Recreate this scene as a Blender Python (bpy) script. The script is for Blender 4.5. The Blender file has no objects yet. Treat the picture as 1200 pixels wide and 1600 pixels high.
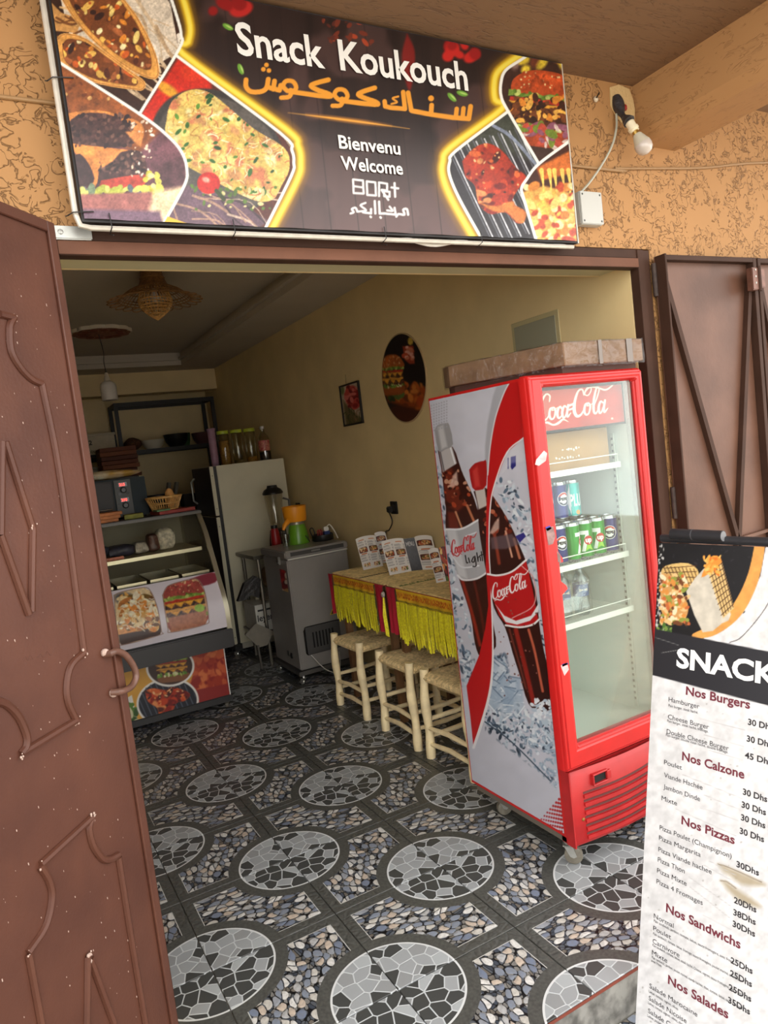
import bpy, bmesh, math, random
import numpy as np
from mathutils import Vector, Matrix, Euler

# ------------------------------------------------------------------ camera, sky, exposure
F_PX = 1119.465
HEAD, PITCH, ROLL = math.radians(-28.450), math.radians(4.960), math.radians(-6.874)
CAM = np.array([-1.3065, -1.8524, 1.6240])
SC = bpy.context.scene
COL = SC.collection

def cam_axes(h, p, r):
    f = np.array([-math.sin(h)*math.cos(p), math.cos(h)*math.cos(p), -math.sin(p)])
    rt = np.array([math.cos(h), math.sin(h), 0.0]); up = np.cross(rt, f)
    return np.array([math.cos(r)*rt+math.sin(r)*up, -math.sin(r)*rt+math.cos(r)*up, f])
RM = cam_axes(HEAD, PITCH, ROLL)

cd = bpy.data.cameras.new('camera'); co = bpy.data.objects.new('camera', cd); COL.objects.link(co)
cd.sensor_fit = 'VERTICAL'; cd.sensor_height = 36.0; cd.lens = F_PX/1600*36
cd.clip_start = .02; cd.clip_end = 200
co.matrix_world = Matrix(((RM[0][0], RM[1][0], -RM[2][0], CAM[0]), (RM[0][1], RM[1][1], -RM[2][1], CAM[1]),
                          (RM[0][2], RM[1][2], -RM[2][2], CAM[2]), (0, 0, 0, 1)))
SC.camera = co

w = bpy.data.worlds.new('sky'); SC.world = w; w.use_nodes = True
bg = w.node_tree.nodes['Background']
bg.inputs[0].default_value = (1.0, .985, .955, 1); bg.inputs[1].default_value = 2.6   # bright hazy overcast sky

SC.view_settings.view_transform = 'Standard'; SC.view_settings.look = 'None'
SC.view_settings.gamma = 1; SC.view_settings.use_curve_mapping = False
SC.view_settings.exposure = 0.52

# ------------------------------------------------------------------ photo pixel -> point on a known plane
def ray(px, py):
    return np.array([(px-600)/F_PX, (800-py)/F_PX, 1.0]) @ RM
def H(px, py, x=None, y=None, z=None):
    d = ray(px, py)
    a, v = (0, x) if x is not None else (1, y) if y is not None else (2, z)
    return CAM + (v-CAM[a])/d[a]*d
def HP(px, py, O, n):
    d = ray(px, py); O = np.array(O); n = np.array(n)
    return CAM + ((O-CAM) @ n)/(d @ n)*d
def PR(w):
    c = (np.asarray(w, float)-CAM) @ RM.T
    return np.stack([600+F_PX*c[..., 0]/c[..., 2], 800-F_PX*c[..., 1]/c[..., 2]], -1)

# ------------------------------------------------------------------ materials
MATS = {}
def lin(c):
    return tuple(((v/255)/12.92 if v/255 <= .04045 else ((v/255+.055)/1.055)**2.4) for v in c)
def mat(name, rgb=(200, 200, 200), rough=.5, metal=0., var=.0, scale=20., bump=0., bscale=None, emit=0., spec=.5, rgb2=None, coat=0.):
    """principled material, its colour varied by a noise texture"""
    if name in MATS: return MATS[name]
    m = bpy.data.materials.new(name); m.use_nodes = True; nt = m.node_tree; N = nt.nodes; L = nt.links
    b = N['Principled BSDF']; c = lin(rgb)
    b.inputs['Base Color'].default_value = (*c, 1); b.inputs['Roughness'].default_value = rough
    b.inputs['Metallic'].default_value = metal; b.inputs['Specular IOR Level'].default_value = spec
    if coat: b.inputs['Coat Weight'].default_value = coat
    if emit:
        b.inputs['Emission Color'].default_value = (*c, 1); b.inputs['Emission Strength'].default_value = emit
    if var or bump or rgb2:
        tc = N.new('ShaderNodeTexCoord'); no = N.new('ShaderNodeTexNoise'); no.inputs['Scale'].default_value = scale
        no.inputs['Detail'].default_value = 6; L.new(tc.outputs['Object'], no.inputs['Vector'])
        if var or rgb2:
            mx = N.new('ShaderNodeMix'); mx.data_type = 'RGBA'
            c2 = lin(rgb2) if rgb2 else tuple(v*(1-var) for v in c)
            c1 = c if rgb2 else tuple(min(1, v*(1+var)) for v in c)
            rmp = N.new('ShaderNodeMapRange'); rmp.inputs[1].default_value = .35; rmp.inputs[2].default_value = .65
            L.new(no.outputs['Fac'], rmp.inputs[0]); L.new(rmp.outputs[0], mx.inputs[0])
            mx.inputs[6].default_value = (*c1, 1); mx.inputs[7].default_value = (*c2, 1)
            L.new(mx.outputs[2], b.inputs['Base Color'])
        if bump:
            n2 = no
            if bscale:
                n2 = N.new('ShaderNodeTexNoise'); n2.inputs['Scale'].default_value = bscale; n2.inputs['Detail'].default_value = 5
                L.new(tc.outputs['Object'], n2.inputs['Vector'])
            bp = N.new('ShaderNodeBump'); bp.inputs['Strength'].default_value = bump; bp.inputs['Distance'].default_value = .01
            L.new(n2.outputs['Fac'], bp.inputs['Height']); L.new(bp.outputs[0], b.inputs['Normal'])
    MATS[name] = m; return m

def math_node(nt, op, a, b=None, c=None, clamp=False):
    n = nt.nodes.new('ShaderNodeMath'); n.operation = op; n.use_clamp = clamp
    for i, v in enumerate((a, b, c)):
        if v is None: continue
        if isinstance(v, (int, float)): n.inputs[i].default_value = v
        else: nt.links.new(v, n.inputs[i])
    return n.outputs[0]
def mixc(nt, f, a, b):
    n = nt.nodes.new('ShaderNodeMix'); n.data_type = 'RGBA'
    for i, v in ((0, f), (6, a), (7, b)):
        if isinstance(v, (int, float)): n.inputs[i].default_value = v
        elif isinstance(v, tuple): n.inputs[i].default_value = (*v, 1)
        else: nt.links.new(v, n.inputs[i])
    return n.outputs[2]

def glass(name, tint=(1, 1, 1), gloss=.12, rough=.03, bump=0., bscale=30, stretch=None):
    """thin clear sheet: mostly transparent with a sharp reflection"""
    if name in MATS: return MATS[name]
    m = bpy.data.materials.new(name); m.use_nodes = True; nt = m.node_tree; N = nt.nodes; L = nt.links
    N.remove(N['Principled BSDF']); out = N['Material Output']
    t = N.new('ShaderNodeBsdfTransparent'); t.inputs[0].default_value = (*tint, 1)
    g = N.new('ShaderNodeBsdfGlossy'); g.inputs['Roughness'].default_value = rough
    mx = N.new('ShaderNodeMixShader'); mx.inputs[0].default_value = gloss
    if gloss < .2:
        lw = N.new('ShaderNodeLayerWeight'); lw.inputs[0].default_value = .25
        L.new(math_node(nt, 'ADD', math_node(nt, 'MULTIPLY', lw.outputs['Fresnel'], .5), gloss*.25, clamp=True), mx.inputs[0])
    L.new(t.outputs[0], mx.inputs[1]); L.new(g.outputs[0], mx.inputs[2]); L.new(mx.outputs[0], out.inputs[0])
    if bump:
        tc = N.new('ShaderNodeTexCoord'); no = N.new('ShaderNodeTexNoise'); no.inputs['Scale'].default_value = bscale
        no.inputs['Detail'].default_value = 4; no.inputs['Distortion'].default_value = 1.5
        bp = N.new('ShaderNodeBump'); bp.inputs['Strength'].default_value = bump; bp.inputs['Distance'].default_value = .02
        src = tc.outputs['Object']
        if stretch:
            mp = N.new('ShaderNodeMapping'); mp.inputs['Scale'].default_value = stretch; L.new(src, mp.inputs['Vector']); src = mp.outputs[0]
        L.new(src, no.inputs['Vector']); L.new(no.outputs['Fac'], bp.inputs['Height']); L.new(bp.outputs[0], g.inputs['Normal'])
    MATS[name] = m; return m

def print_mat(name, rough=.4, spec=.4, bump=0, bscale=8):
    """printed sheet: the ink colours are stored with the sheet's vertices"""
    if name in MATS: return MATS[name]
    m = mat(name, (255, 255, 255), rough, spec=spec, bump=bump, scale=bscale)
    nt = m.node_tree; a = nt.nodes.new('ShaderNodeVertexColor'); a.layer_name = 'ink'
    nt.links.new(a.outputs[0], nt.nodes['Principled BSDF'].inputs['Base Color'])
    return m

# ------------------------------------------------------------------ mesh building
class MB:
    def __init__(s): s.v = []; s.f = []; s.mi = []; s.m = 0
    def add(s, vs, fs):
        o = len(s.v); s.v += [tuple(map(float, p)) for p in vs]
        for f in fs: s.f.append([i+o for i in f]); s.mi.append(s.m)
        return s
    def slot(s, i): s.m = i; return s
    def box(s, a, b):
        (x0, y0, z0), (x1, y1, z1) = a, b
        return s.add([(x0,y0,z0),(x1,y0,z0),(x1,y1,z0),(x0,y1,z0),(x0,y0,z1),(x1,y0,z1),(x1,y1,z1),(x0,y1,z1)],
                     [(3,2,1,0),(4,5,6,7),(0,1,5,4),(1,2,6,5),(2,3,7,6),(3,0,4,7)])
    def obox(s, O, U, V, W):
        """box from corner O along the three edge vectors"""
        O, U, V, W = (np.array(k, float) for k in (O, U, V, W))
        if np.dot(np.cross(U, V), W) < 0: U, V = V, U
        return s.add([O, O+U, O+U+V, O+V, O+W, O+U+W, O+U+V+W, O+V+W],
                     [(3,2,1,0),(4,5,6,7),(0,1,5,4),(1,2,6,5),(2,3,7,6),(3,0,4,7)])
    def prism(s, pts, ext):
        """closed loop of 3-D points swept along ext"""
        n = len(pts); P = [np.array(p, float) for p in pts]; e = np.array(ext, float)
        return s.add(P+[p+e for p in P], [list(range(n))[::-1], list(range(n, 2*n))]+[(i, (i+1) % n, (i+1) % n+n, i+n) for i in range(n)])
    def bar(s, a, b, w, t, up=(0, 0, 1)):
        """rectangular bar a->b, w wide across 'up', t along 'up'"""
        a = np.array(a, float); b = np.array(b, float); d = b-a; u = np.array(up, float)
        sd = np.cross(d, u); sd /= np.linalg.norm(sd); u = np.cross(sd, d); u /= np.linalg.norm(u)
        return s.obox(a-sd*w/2-u*t/2, d, sd*w, u*t)
    def tube(s, pts, r, n=8, closed=False, caps=True):
        P = [np.array(p, float) for p in pts]; k = len(P)
        R = list(r) if hasattr(r, '__len__') else [r]*k
        vs = []; ref = None
        for i in range(k):
            if closed: d = P[(i+1) % k]-P[i-1]
            else: d = P[min(i+1, k-1)]-P[max(i-1, 0)]
            d = d/(np.linalg.norm(d)+1e-12)
            if ref is None:
                ref = np.array([0, 0, 1.]) if abs(d[2]) < .9 else np.array([1., 0, 0])
            a = ref-d*np.dot(ref, d); a /= (np.linalg.norm(a)+1e-12); b = np.cross(d, a); ref = a
            for j in range(n):
                t = 2*math.pi*j/n; vs.append(P[i]+R[i]*(math.cos(t)*a+math.sin(t)*b))
        fs = []
        for i in range(k if closed else k-1):
            i2 = (i+1) % k
            for j in range(n): fs.append((i*n+j, i*n+(j+1) % n, i2*n+(j+1) % n, i2*n+j))
        if caps and not closed: fs += [list(range(n))[::-1], [(k-1)*n+j for j in range(n)]]
        return s.add(vs, fs)
    def lathe(s, prof, c=(0, 0, 0), n=24, ax=2):
        """profile (radius, height) turned around an axis through c"""
        vs = []; k = len(prof)
        for r, h in prof:
            for j in range(n):
                t = 2*math.pi*j/n; p = [r*math.cos(t), r*math.sin(t), h]
                if ax == 0: p = [p[2], p[0], p[1]]
                if ax == 1: p = [p[1], p[2], p[0]]
                vs.append((p[0]+c[0], p[1]+c[1], p[2]+c[2]))
        fs = [(i*n+j, i*n+(j+1) % n, (i+1)*n+(j+1) % n, (i+1)*n+j) for i in range(k-1) for j in range(n)]
        if prof[0][0] > 1e-4: fs.append(list(range(n))[::-1])
        if prof[-1][0] > 1e-4: fs.append([(k-1)*n+j for j in range(n)])
        return s.add(vs, fs)
    def ball(s, c, r, n=12, k=8):
        r = r if hasattr(r, '__len__') else (r, r, r)
        vs = []; fs = []
        for i in range(k+1):
            a = math.pi*i/k
            for j in range(n):
                t = 2*math.pi*j/n
                vs.append((c[0]+r[0]*math.sin(a)*math.cos(t), c[1]+r[1]*math.sin(a)*math.sin(t), c[2]-r[2]*math.cos(a)))
        for i in range(k):
            for j in range(n): fs.append((i*n+j, i*n+(j+1) % n, (i+1)*n+(j+1) % n, (i+1)*n+j))
        return s.add(vs, fs)
    def build(s, name, mats, parent=None, smooth=False, bevel=0., segs=2, loc=None, sub=0):
        me = bpy.data.meshes.new(name)
        off = np.array(origin(parent)) if parent else np.array(loc if loc is not None else (0, 0, 0), float)
        vs = (np.array(s.v)-off).tolist() if s.v else []
        me.from_pydata(vs, [], s.f)
        for m in (mats if isinstance(mats, (list, tuple)) else [mats]): me.materials.append(m)
        me.polygons.foreach_set('material_index', s.mi)
        if bevel or smooth:
            bm = bmesh.new(); bm.from_mesh(me)
            bmesh.ops.remove_doubles(bm, verts=bm.verts, dist=1e-6)
            if bevel:
                es = [e for e in bm.edges if len(e.link_faces) == 2 and e.calc_face_angle(0) > .6]
                bmesh.ops.bevel(bm, geom=es, offset=bevel, segments=segs, affect='EDGES', clamp_overlap=True)
            bm.to_mesh(me); bm.free()
        if smooth:
            me.shade_smooth()
            if hasattr(me, 'set_sharp_from_angle'): me.set_sharp_from_angle(angle=math.radians(40))
        me.update()
        o = bpy.data.objects.new(name, me); COL.objects.link(o)
        if parent: o.parent = parent
        elif loc is not None: o.location = loc
        return o
def origin(o):
    p = np.zeros(3)
    while o: p += np.array(o.location); o = o.parent
    return p
def tag(o, label=None, cat=None, group=None, kind=None):
    if label: o['label'] = label
    if cat: o['category'] = cat
    if group: o['group'] = group
    if kind: o['kind'] = kind
    return o
def thing(name, label, cat, loc=(0, 0, 0), group=None):
    o = bpy.data.objects.new(name, None); COL.objects.link(o); o.location = tuple(map(float, loc)); o.empty_display_size = .05
    return tag(o, label, cat, group)
def copy_tree(o, parent=None):
    c = o.copy(); COL.objects.link(c); c.parent = parent
    for ch in list(o.children): copy_tree(ch, c)
    return c
def struct(name, mb, m, parent=None, **k):
    o = mb.build(name, m, parent, **k)
    if not parent: o['kind'] = 'structure'
    return o
def smoothpath(pts, k=6):
    """Catmull-Rom through the points"""
    P = [np.array(p, float) for p in pts]; P = [2*P[0]-P[1]]+P+[2*P[-1]-P[-2]]; out = []
    for i in range(1, len(P)-2):
        for j in range(k):
            t = j/k; a, b, c, d = P[i-1:i+3]
            out.append(.5*((2*b)+(c-a)*t+(2*a-5*b+4*c-d)*t*t+(3*b-a-3*c+d)*t**3))
    out.append(P[-2]); return out

# ------------------------------------------------------------------ flat lettering from the built-in font
_fc = {}
def text2d(body, bold=0.0, res=3):
    """triangles of a line of writing, scaled to capital height 1, starting at x = 0"""
    key = (body, bold)
    if key in _fc: return _fc[key]
    cu = bpy.data.curves.new('writing', 'FONT'); cu.body = body; cu.resolution_u = res; cu.offset = bold; cu.size = 1
    ob = bpy.data.objects.new('writing', cu); COL.objects.link(ob)
    dg = bpy.context.evaluated_depsgraph_get(); dg.update()
    me = bpy.data.meshes.new_from_object(ob.evaluated_get(dg))
    n = len(me.vertices); v = np.zeros(n*3); me.vertices.foreach_get('co', v); v = v.reshape(-1, 3)[:, :2]
    f = [list(p.vertices) for p in me.polygons]
    bpy.data.objects.remove(ob); bpy.data.curves.remove(cu); bpy.data.meshes.remove(me)
    if n:
        v = v/.70; v[:, 0] -= v[:, 0].min()
    _fc[key] = (v, f); return _fc[key]
def write(mb, body, O, U, V, h, bold=0., width=None, align='l', lift=0., N=None):
    """writing in the plane O + x U + y V (unit vectors), capital height h"""
    v, f = text2d(body, bold)
    if not len(v): return mb
    O, U, V = (np.array(k, float) for k in (O, U, V)); wd = v[:, 0].max()
    sx = h if width is None else width/wd
    x = v[:, 0]*sx - (0 if align == 'l' else wd*sx if align == 'r' else wd*sx/2)
    P = O+np.outer(x, U)+np.outer(v[:, 1]*h, V)
    if N is not None: P = P+np.array(N)*lift
    return mb.add(P, f)

# ------------------------------------------------------------------ printed pictures: colours of a fine sheet
_rs = np.random.RandomState(5); _tab = _rs.rand(256, 256)
def vnoise(x, y):
    xi = np.floor(x).astype(int); yi = np.floor(y).astype(int); fx = x-xi; fy = y-yi
    fx = fx*fx*(3-2*fx); fy = fy*fy*(3-2*fy); g = lambda a, b: _tab[a % 256, b % 256]
    return (g(xi, yi)*(1-fx)+g(xi+1, yi)*fx)*(1-fy)+(g(xi, yi+1)*(1-fx)+g(xi+1, yi+1)*fx)*fy
def fbm(x, y, o=3):
    s = 0; a = .5
    for i in range(o): s = s+a*vnoise(x*2**i+17*i, y*2**i+31*i); a /= 2
    return s/(1-.5**o)
class Paint:
    def __init__(s, X, Y, base=(255, 255, 255)):
        s.X = X.ravel(); s.Y = Y.ravel(); s.C = np.tile(np.array(base, float), (s.X.size, 1)); s.clip = None
    def _sel(s, x0, x1, y0, y1):
        return np.nonzero((s.X >= x0) & (s.X <= x1) & (s.Y >= y0) & (s.Y <= y1))[0]
    def _put(s, idx, a, col):
        if s.clip is not None: a = a*s.clip[idx]
        col = np.array(col, float); a = a[:, None]; s.C[idx] = s.C[idx]*(1-a)+col*a
    def pmask(s, pts, soft=1.2, idx=None):
        P = np.array(pts, float)
        if idx is None: idx = s._sel(P[:, 0].min()-soft*2, P[:, 0].max()+soft*2, P[:, 1].min()-soft*2, P[:, 1].max()+soft*2)
        x = s.X[idx]; y = s.Y[idx]; ins = np.zeros(len(idx), bool); d2 = np.full(len(idx), 1e9)
        for (ax, ay), (bx, by) in zip(P, np.roll(P, -1, 0)):
            if ay != by:
                c = ((ay > y) != (by > y)) & (x < (bx-ax)*(y-ay)/(by-ay)+ax); ins ^= c
            dx, dy = bx-ax, by-ay; L = dx*dx+dy*dy+1e-9
            t = np.clip(((x-ax)*dx+(y-ay)*dy)/L, 0, 1); d2 = np.minimum(d2, (x-ax-t*dx)**2+(y-ay-t*dy)**2)
        sd = np.sqrt(d2)*np.where(ins, 1, -1)
        return idx, np.clip(sd/soft+.5, 0, 1), sd
    def setclip(s, pts=None, soft=1.):
        if pts is None: s.clip = None; return
        idx, a, _ = s.pmask(pts, soft); s.clip = np.zeros(s.X.size); s.clip[idx] = a
    def poly(s, pts, col, soft=1.2, a=1., smooth=0):
        if smooth:
            pts = smoothpath(list(pts)+[pts[0]], smooth)[:-1]
        idx, m, _ = s.pmask(pts, soft); s._put(idx, m*a, col)
    def ell(s, cx, cy, rx, ry, col, ang=0., soft=1.2, a=1.):
        R = max(rx, ry)+soft*2; idx = s._sel(cx-R, cx+R, cy-R, cy+R)
        if not len(idx): return
        c, n = math.cos(ang), math.sin(ang); x = s.X[idx]-cx; y = s.Y[idx]-cy
        u = (x*c+y*n)/rx; v = (-x*n+y*c)/ry; d = (1-np.sqrt(u*u+v*v))*min(rx, ry)
        s._put(idx, np.clip(d/soft+.5, 0, 1)*a, col)
    def stroke(s, pts, w, col, soft=1., a=1., smooth=5):
        """line with its own width at every point"""
        W = list(w) if hasattr(w, '__len__') else [w]*len(pts)
        Q = [(p[0], p[1], q) for p, q in zip(pts, W)]
        if smooth and len(Q) > 2: Q = smoothpath(Q, smooth)
        Q = np.array(Q, float); m = Q[:, 2].max()+soft*2
        idx = s._sel(Q[:, 0].min()-m, Q[:, 0].max()+m, Q[:, 1].min()-m, Q[:, 1].max()+m)
        if not len(idx): return
        x = s.X[idx]; y = s.Y[idx]; best = np.full(len(idx), -1e9)
        for A, B in zip(Q[:-1], Q[1:]):
            dx, dy = B[0]-A[0], B[1]-A[1]; L = dx*dx+dy*dy+1e-9
            t = np.clip(((x-A[0])*dx+(y-A[1])*dy)/L, 0, 1)
            d = (A[2]+(B[2]-A[2])*t)/2-np.sqrt((x-A[0]-t*dx)**2+(y-A[1]-t*dy)**2); best = np.maximum(best, d)
        s._put(idx, np.clip(best/soft+.5, 0, 1)*a, col)
    def grain(s, f, amt, col=None, thr=None, stretch=(1, 1), idx=None, seed=0):
        if idx is None: idx = np.arange(s.X.size) if s.clip is None else np.nonzero(s.clip > 0)[0]
        n = fbm(s.X[idx]*f*stretch[0]+seed*13.7, s.Y[idx]*f*stretch[1]+seed*7.3)
        if col is None:
            k = 1+(n-.5)*2*amt
            if s.clip is not None: k = 1+(k-1)*s.clip[idx]
            s.C[idx] *= k[:, None]
        else:
            s._put(idx, np.clip((n-thr)/.08, 0, 1)*amt, col)
    def blobs(s, box, n, cols, size, el=(1, 2), seed=1, ang=None, soft=1., a=1.):
        r = random.Random(seed); x0, y0, x1, y1 = box
        for _ in range(n):
            k = r.uniform(*size); e = r.uniform(*el)
            s.ell(r.uniform(x0, x1), r.uniform(y0, y1), k*e, k, r.choice(cols), (r.uniform(0, 3.14) if ang is None else r.gauss(*ang)), soft, a)
    def strands(s, box, n, cols, ln, w, seed=1, ang=(0, 1.5)):
        r = random.Random(seed); x0, y0, x1, y1 = box
        for _ in range(n):
            x, y = r.uniform(x0, x1), r.uniform(y0, y1); t = r.gauss(*ang); k = r.uniform(*ln)
            dx, dy = math.cos(t)*k, math.sin(t)*k; b = r.uniform(-.3, .3)*k
            s.stroke([(x, y), (x+dx/2-dy*b/k, y+dy/2+dx*b/k), (x+dx, y+dy)], r.uniform(*w), r.choice(cols), smooth=3)
    def linear(s):
        c = np.clip(s.C/255, 0, 1); return np.where(c <= .04045, c/12.92, ((c+.055)/1.055)**2.4)

def sheet(name, fn, nu, nv, painter, m, parent, white=.86):
    """thin printed sheet; fn(u, v) gives points, painter(P) colours it in photo pixels"""
    u, v = np.meshgrid(np.linspace(0, 1, nu), np.linspace(0, 1, nv)); W = fn(u, v)
    me = bpy.data.meshes.new(name); pts = W.reshape(-1, 3)
    uv = PR(pts); P = Paint(uv[:, 0], uv[:, 1]); P.W = pts; painter(P)
    off = origin(parent) if parent else np.zeros(3)
    i = np.arange((nv-1)*nu).reshape(nv-1, nu)[:, :-1].ravel()
    quads = np.stack([i, i+1, i+1+nu, i+nu], 1)
    me.vertices.add(len(pts)); me.vertices.foreach_set('co', (pts-off).ravel())
    me.loops.add(quads.size); me.loops.foreach_set('vertex_index', quads.ravel())
    me.polygons.add(len(quads)); me.polygons.foreach_set('loop_start', np.arange(0, quads.size, 4))
    me.update(calc_edges=True)
    at = me.color_attributes.new('ink', 'FLOAT_COLOR', 'POINT'); c = np.ones((len(pts), 4)); c[:, :3] = np.minimum(P.linear(), 1)*white
    at.data.foreach_set('color', c.ravel()); me.materials.append(m); me.validate()
    o = bpy.data.objects.new(name, me); COL.objects.link(o)
    if parent: o.parent = parent
    return o

# script logo drawn once in a 100 x 34 box, y up; list of strokes (points, widths)
SCRIPT = [
 ([(14,22),(14.5,27),(10,29),(5,24),(2,16),(2,9),(5,5),(10,6),(13,9)], [1.5,2,2,3,3.6,3.6,3,2,1.2]),
 ([(19,16),(15,15),(14,9),(16.5,5.5),(20,7),(21.5,13),(19,16),(17,13.5),(21,14),(24,15.5)], [1.5,2.4,3,2.4,2,2.4,2,1.2,1,1]),
 ([(29,14.5),(27,16),(24.5,13),(24,8),(26.5,5.5),(30,8.5)], [2.6,2,2.8,3,2.2,1.2]),
 ([(35.5,14.5),(32.5,16),(30,11),(31,6),(33.5,6),(36,11)], [1.8,2.2,3,2.6,1.8,1.4]),
 ([(37.5,16.5),(36,9),(37,5.8),(40.5,9)], [2.6,2.8,2.4,1.2]),
 ([(39.5,16),(43.5,16.8)], [2.6,2.6]),
 ([(39.0,12),(43,12.8)], [2.2,2.2]),
 ([(57,24),(55,29),(50,28),(46,20),(45,11),(48,5.5),(53,6),(57,10)], [1.5,2,2.4,3.2,4,3.6,2.6,1.4]),
 ([(57,24),(60,29),(65,31),(66,27),(62,23),(58,25),(64,30),(74,29),(84,26),(92,29),(96,33)], [1.4,1.6,1.6,1.5,1.4,1.4,1.6,2,2.2,1.8,1]),
 ([(62.5,16),(59,15),(57.5,9),(60,5.5),(63.5,7),(65,13),(62.5,16),(61,13.5),(65,14),(68,15)], [1.5,2.4,3,2.4,2,2.4,2,1.2,1,1]),
 ([(68,10),(73,19),(76,27),(73,29),(69.5,18),(69.5,8),(72,5.6),(75,9)], [1.2,1.6,1.8,2.2,3,3,2.2,1.2]),
 ([(81,14.5),(78,16),(75.5,11),(76.5,6),(79,6),(81.5,11)], [1.8,2.2,3,2.6,1.8,1.4]),
 ([(83.5,16.5),(82,9),(83,5.8),(87,9)], [2.6,2.8,2.4,1.2]),
]
SWASH = ([(4,2),(11,3),(19,0),(26,1.5),(31,4),(38,1)], [.8,2.6,2.2,3,2,.6])
def script_logo(P, A, B, up, col, swash=True, k=1., soft=.9):
    """logo with baseline A->B in photo pixels, 'up' the pixel vector for 34 units of height"""
    A = np.array(A, float); d = (np.array(B, float)-A)/100; u = np.array(up, float)/34
    sc = (np.linalg.norm(d)+np.linalg.norm(u))/2
    for pts, W in SCRIPT+([SWASH] if swash else []):
        P.stroke([tuple(A+d*x+u*y) for x, y in pts], [q*sc*k for q in W], col, soft=soft, smooth=4)

# ------------------------------------------------------------------ the place: floor, walls, ceilings, porch
XW, YF, YI, YB, XL = 1.05, .17, .36, 6.5, -1.95
ZC, ZG, T = 2.73, -.14, .45

def tile_material(name, circles=True):
    m = bpy.data.materials.new(name); m.use_nodes = True; nt = m.node_tree; N = nt.nodes; L = nt.links; M = lambda *a, **k: math_node(nt, *a, **k)
    b = N['Principled BSDF']; tc = N.new('ShaderNodeTexCoord')
    sc = N.new('ShaderNodeVectorMath'); sc.operation = 'SCALE'; sc.inputs[3].default_value = 1/T; L.new(tc.outputs['Object'], sc.inputs[0])
    P = sc.outputs[0]; sp = N.new('ShaderNodeSeparateXYZ'); L.new(P, sp.inputs[0]); x, y = sp.outputs[0], sp.outputs[1]
    def dist(cx, cy): return M('SQRT', M('ADD', M('POWER', M('SUBTRACT', x, cx), 2), M('POWER', M('SUBTRACT', y, cy), 2)))
    d = M('MINIMUM', dist(0, 0), dist(1, 1))
    edge = M('MINIMUM', M('MINIMUM', x, M('SUBTRACT', 1, x)), M('MINIMUM', y, M('SUBTRACT', 1, y)))
    def vor(scale, feature, src=P, rnd=1.0):
        v = N.new('ShaderNodeTexVoronoi'); v.feature = feature; v.voronoi_dimensions = '2D'
        v.inputs['Scale'].default_value = scale; v.inputs['Randomness'].default_value = rnd; L.new(src, v.inputs['Vector']); return v
    def ramp(fac, stops, interp='CONSTANT'):
        r = N.new('ShaderNodeValToRGB'); r.color_ramp.interpolation = interp; e = r.color_ramp.elements
        e[0].position, e[0].color = stops[0][0], (*lin(stops[0][1]), 1); e[1].position, e[1].color = stops[1][0], (*lin(stops[1][1]), 1)
        for q, c in stops[2:]:
            k = e.new(q); k.color = (*lin(c), 1)
        L.new(fac, r.inputs[0]); return r.outputs[0]
    def smooth(v, a, c):
        r = N.new('ShaderNodeMapRange'); r.interpolation_type = 'SMOOTHSTEP'; r.inputs[1].default_value = a; r.inputs[2].default_value = c
        L.new(v, r.inputs[0]); return r.outputs[0]
    nz = N.new('ShaderNodeTexNoise'); nz.inputs['Scale'].default_value = 40; nz.inputs['Detail'].default_value = 6; L.new(P, nz.inputs['Vector'])
    # crazy paving in the roundels
    mv = vor(9, 'F1', rnd=.9); me_ = vor(9, 'DISTANCE_TO_EDGE', rnd=.9)
    sr = N.new('ShaderNodeSeparateColor'); L.new(mv.outputs['Color'], sr.inputs[0])
    mos = ramp(sr.outputs[0], [(0, (66, 67, 66)), (.47, (150, 153, 155)), (.65, (162, 166, 168)), (.84, (140, 142, 143))])
    mos = mixc(nt, smooth(me_.outputs['Distance'], .055, .03), mos, lin((190, 194, 196)))
    # pebbles: stretched cells with dark gaps, a few larger ones
    wv = N.new('ShaderNodeTexNoise'); wv.inputs['Scale'].default_value = 3.2; L.new(P, wv.inputs['Vector'])
    wa = N.new('ShaderNodeVectorMath'); wa.operation = 'MULTIPLY_ADD'; L.new(wv.outputs['Color'], wa.inputs[0]); wa.inputs[1].default_value = (.16, .16, 0); L.new(P, wa.inputs[2])
    mp = N.new('ShaderNodeMapping'); mp.inputs['Scale'].default_value = (1.0, 1.55, 1); mp.inputs['Rotation'].default_value = (0, 0, .55); L.new(wa.outputs[0], mp.inputs['Vector'])
    pv = vor(10, 'F1', mp.outputs[0], .9); pe = vor(10, 'DISTANCE_TO_EDGE', mp.outputs[0], .9)
    qv = vor(21, 'F1', mp.outputs[0]); qe = vor(21, 'DISTANCE_TO_EDGE', mp.outputs[0]); qc = N.new('ShaderNodeSeparateColor'); L.new(qv.outputs['Color'], qc.inputs[0])
    pc = N.new('ShaderNodeSeparateColor'); L.new(pv.outputs['Color'], pc.inputs[0])
    peb = ramp(pc.outputs[1], [(0, (124, 132, 146)), (.16, (172, 172, 172)), (.34, (192, 188, 180)), (.5, (146, 150, 158)), (.62, (212, 210, 206)), (.76, (112, 122, 142)), (.88, (192, 176, 160))])
    peb = mixc(nt, M('MULTIPLY', smooth(nz.outputs['Fac'], .35, .7), .35), peb, lin((118, 116, 112)))
    dome = smooth(pe.outputs['Distance'], .0, .28)
    small = mixc(nt, M('MULTIPLY', smooth(qe.outputs['Distance'], .04, .12), smooth(qv.outputs['Distance'], .62, .5)), lin((20, 20, 22)), ramp(qc.outputs[0], [(0, (84, 88, 94)), (.35, (120, 118, 114)), (.65, (62, 68, 78)), (.85, (104, 98, 90))]))
    peb = mixc(nt, M('MULTIPLY', smooth(pe.outputs['Distance'], .04, .10), smooth(pv.outputs['Distance'], .49, .42)), small, peb)
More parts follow.
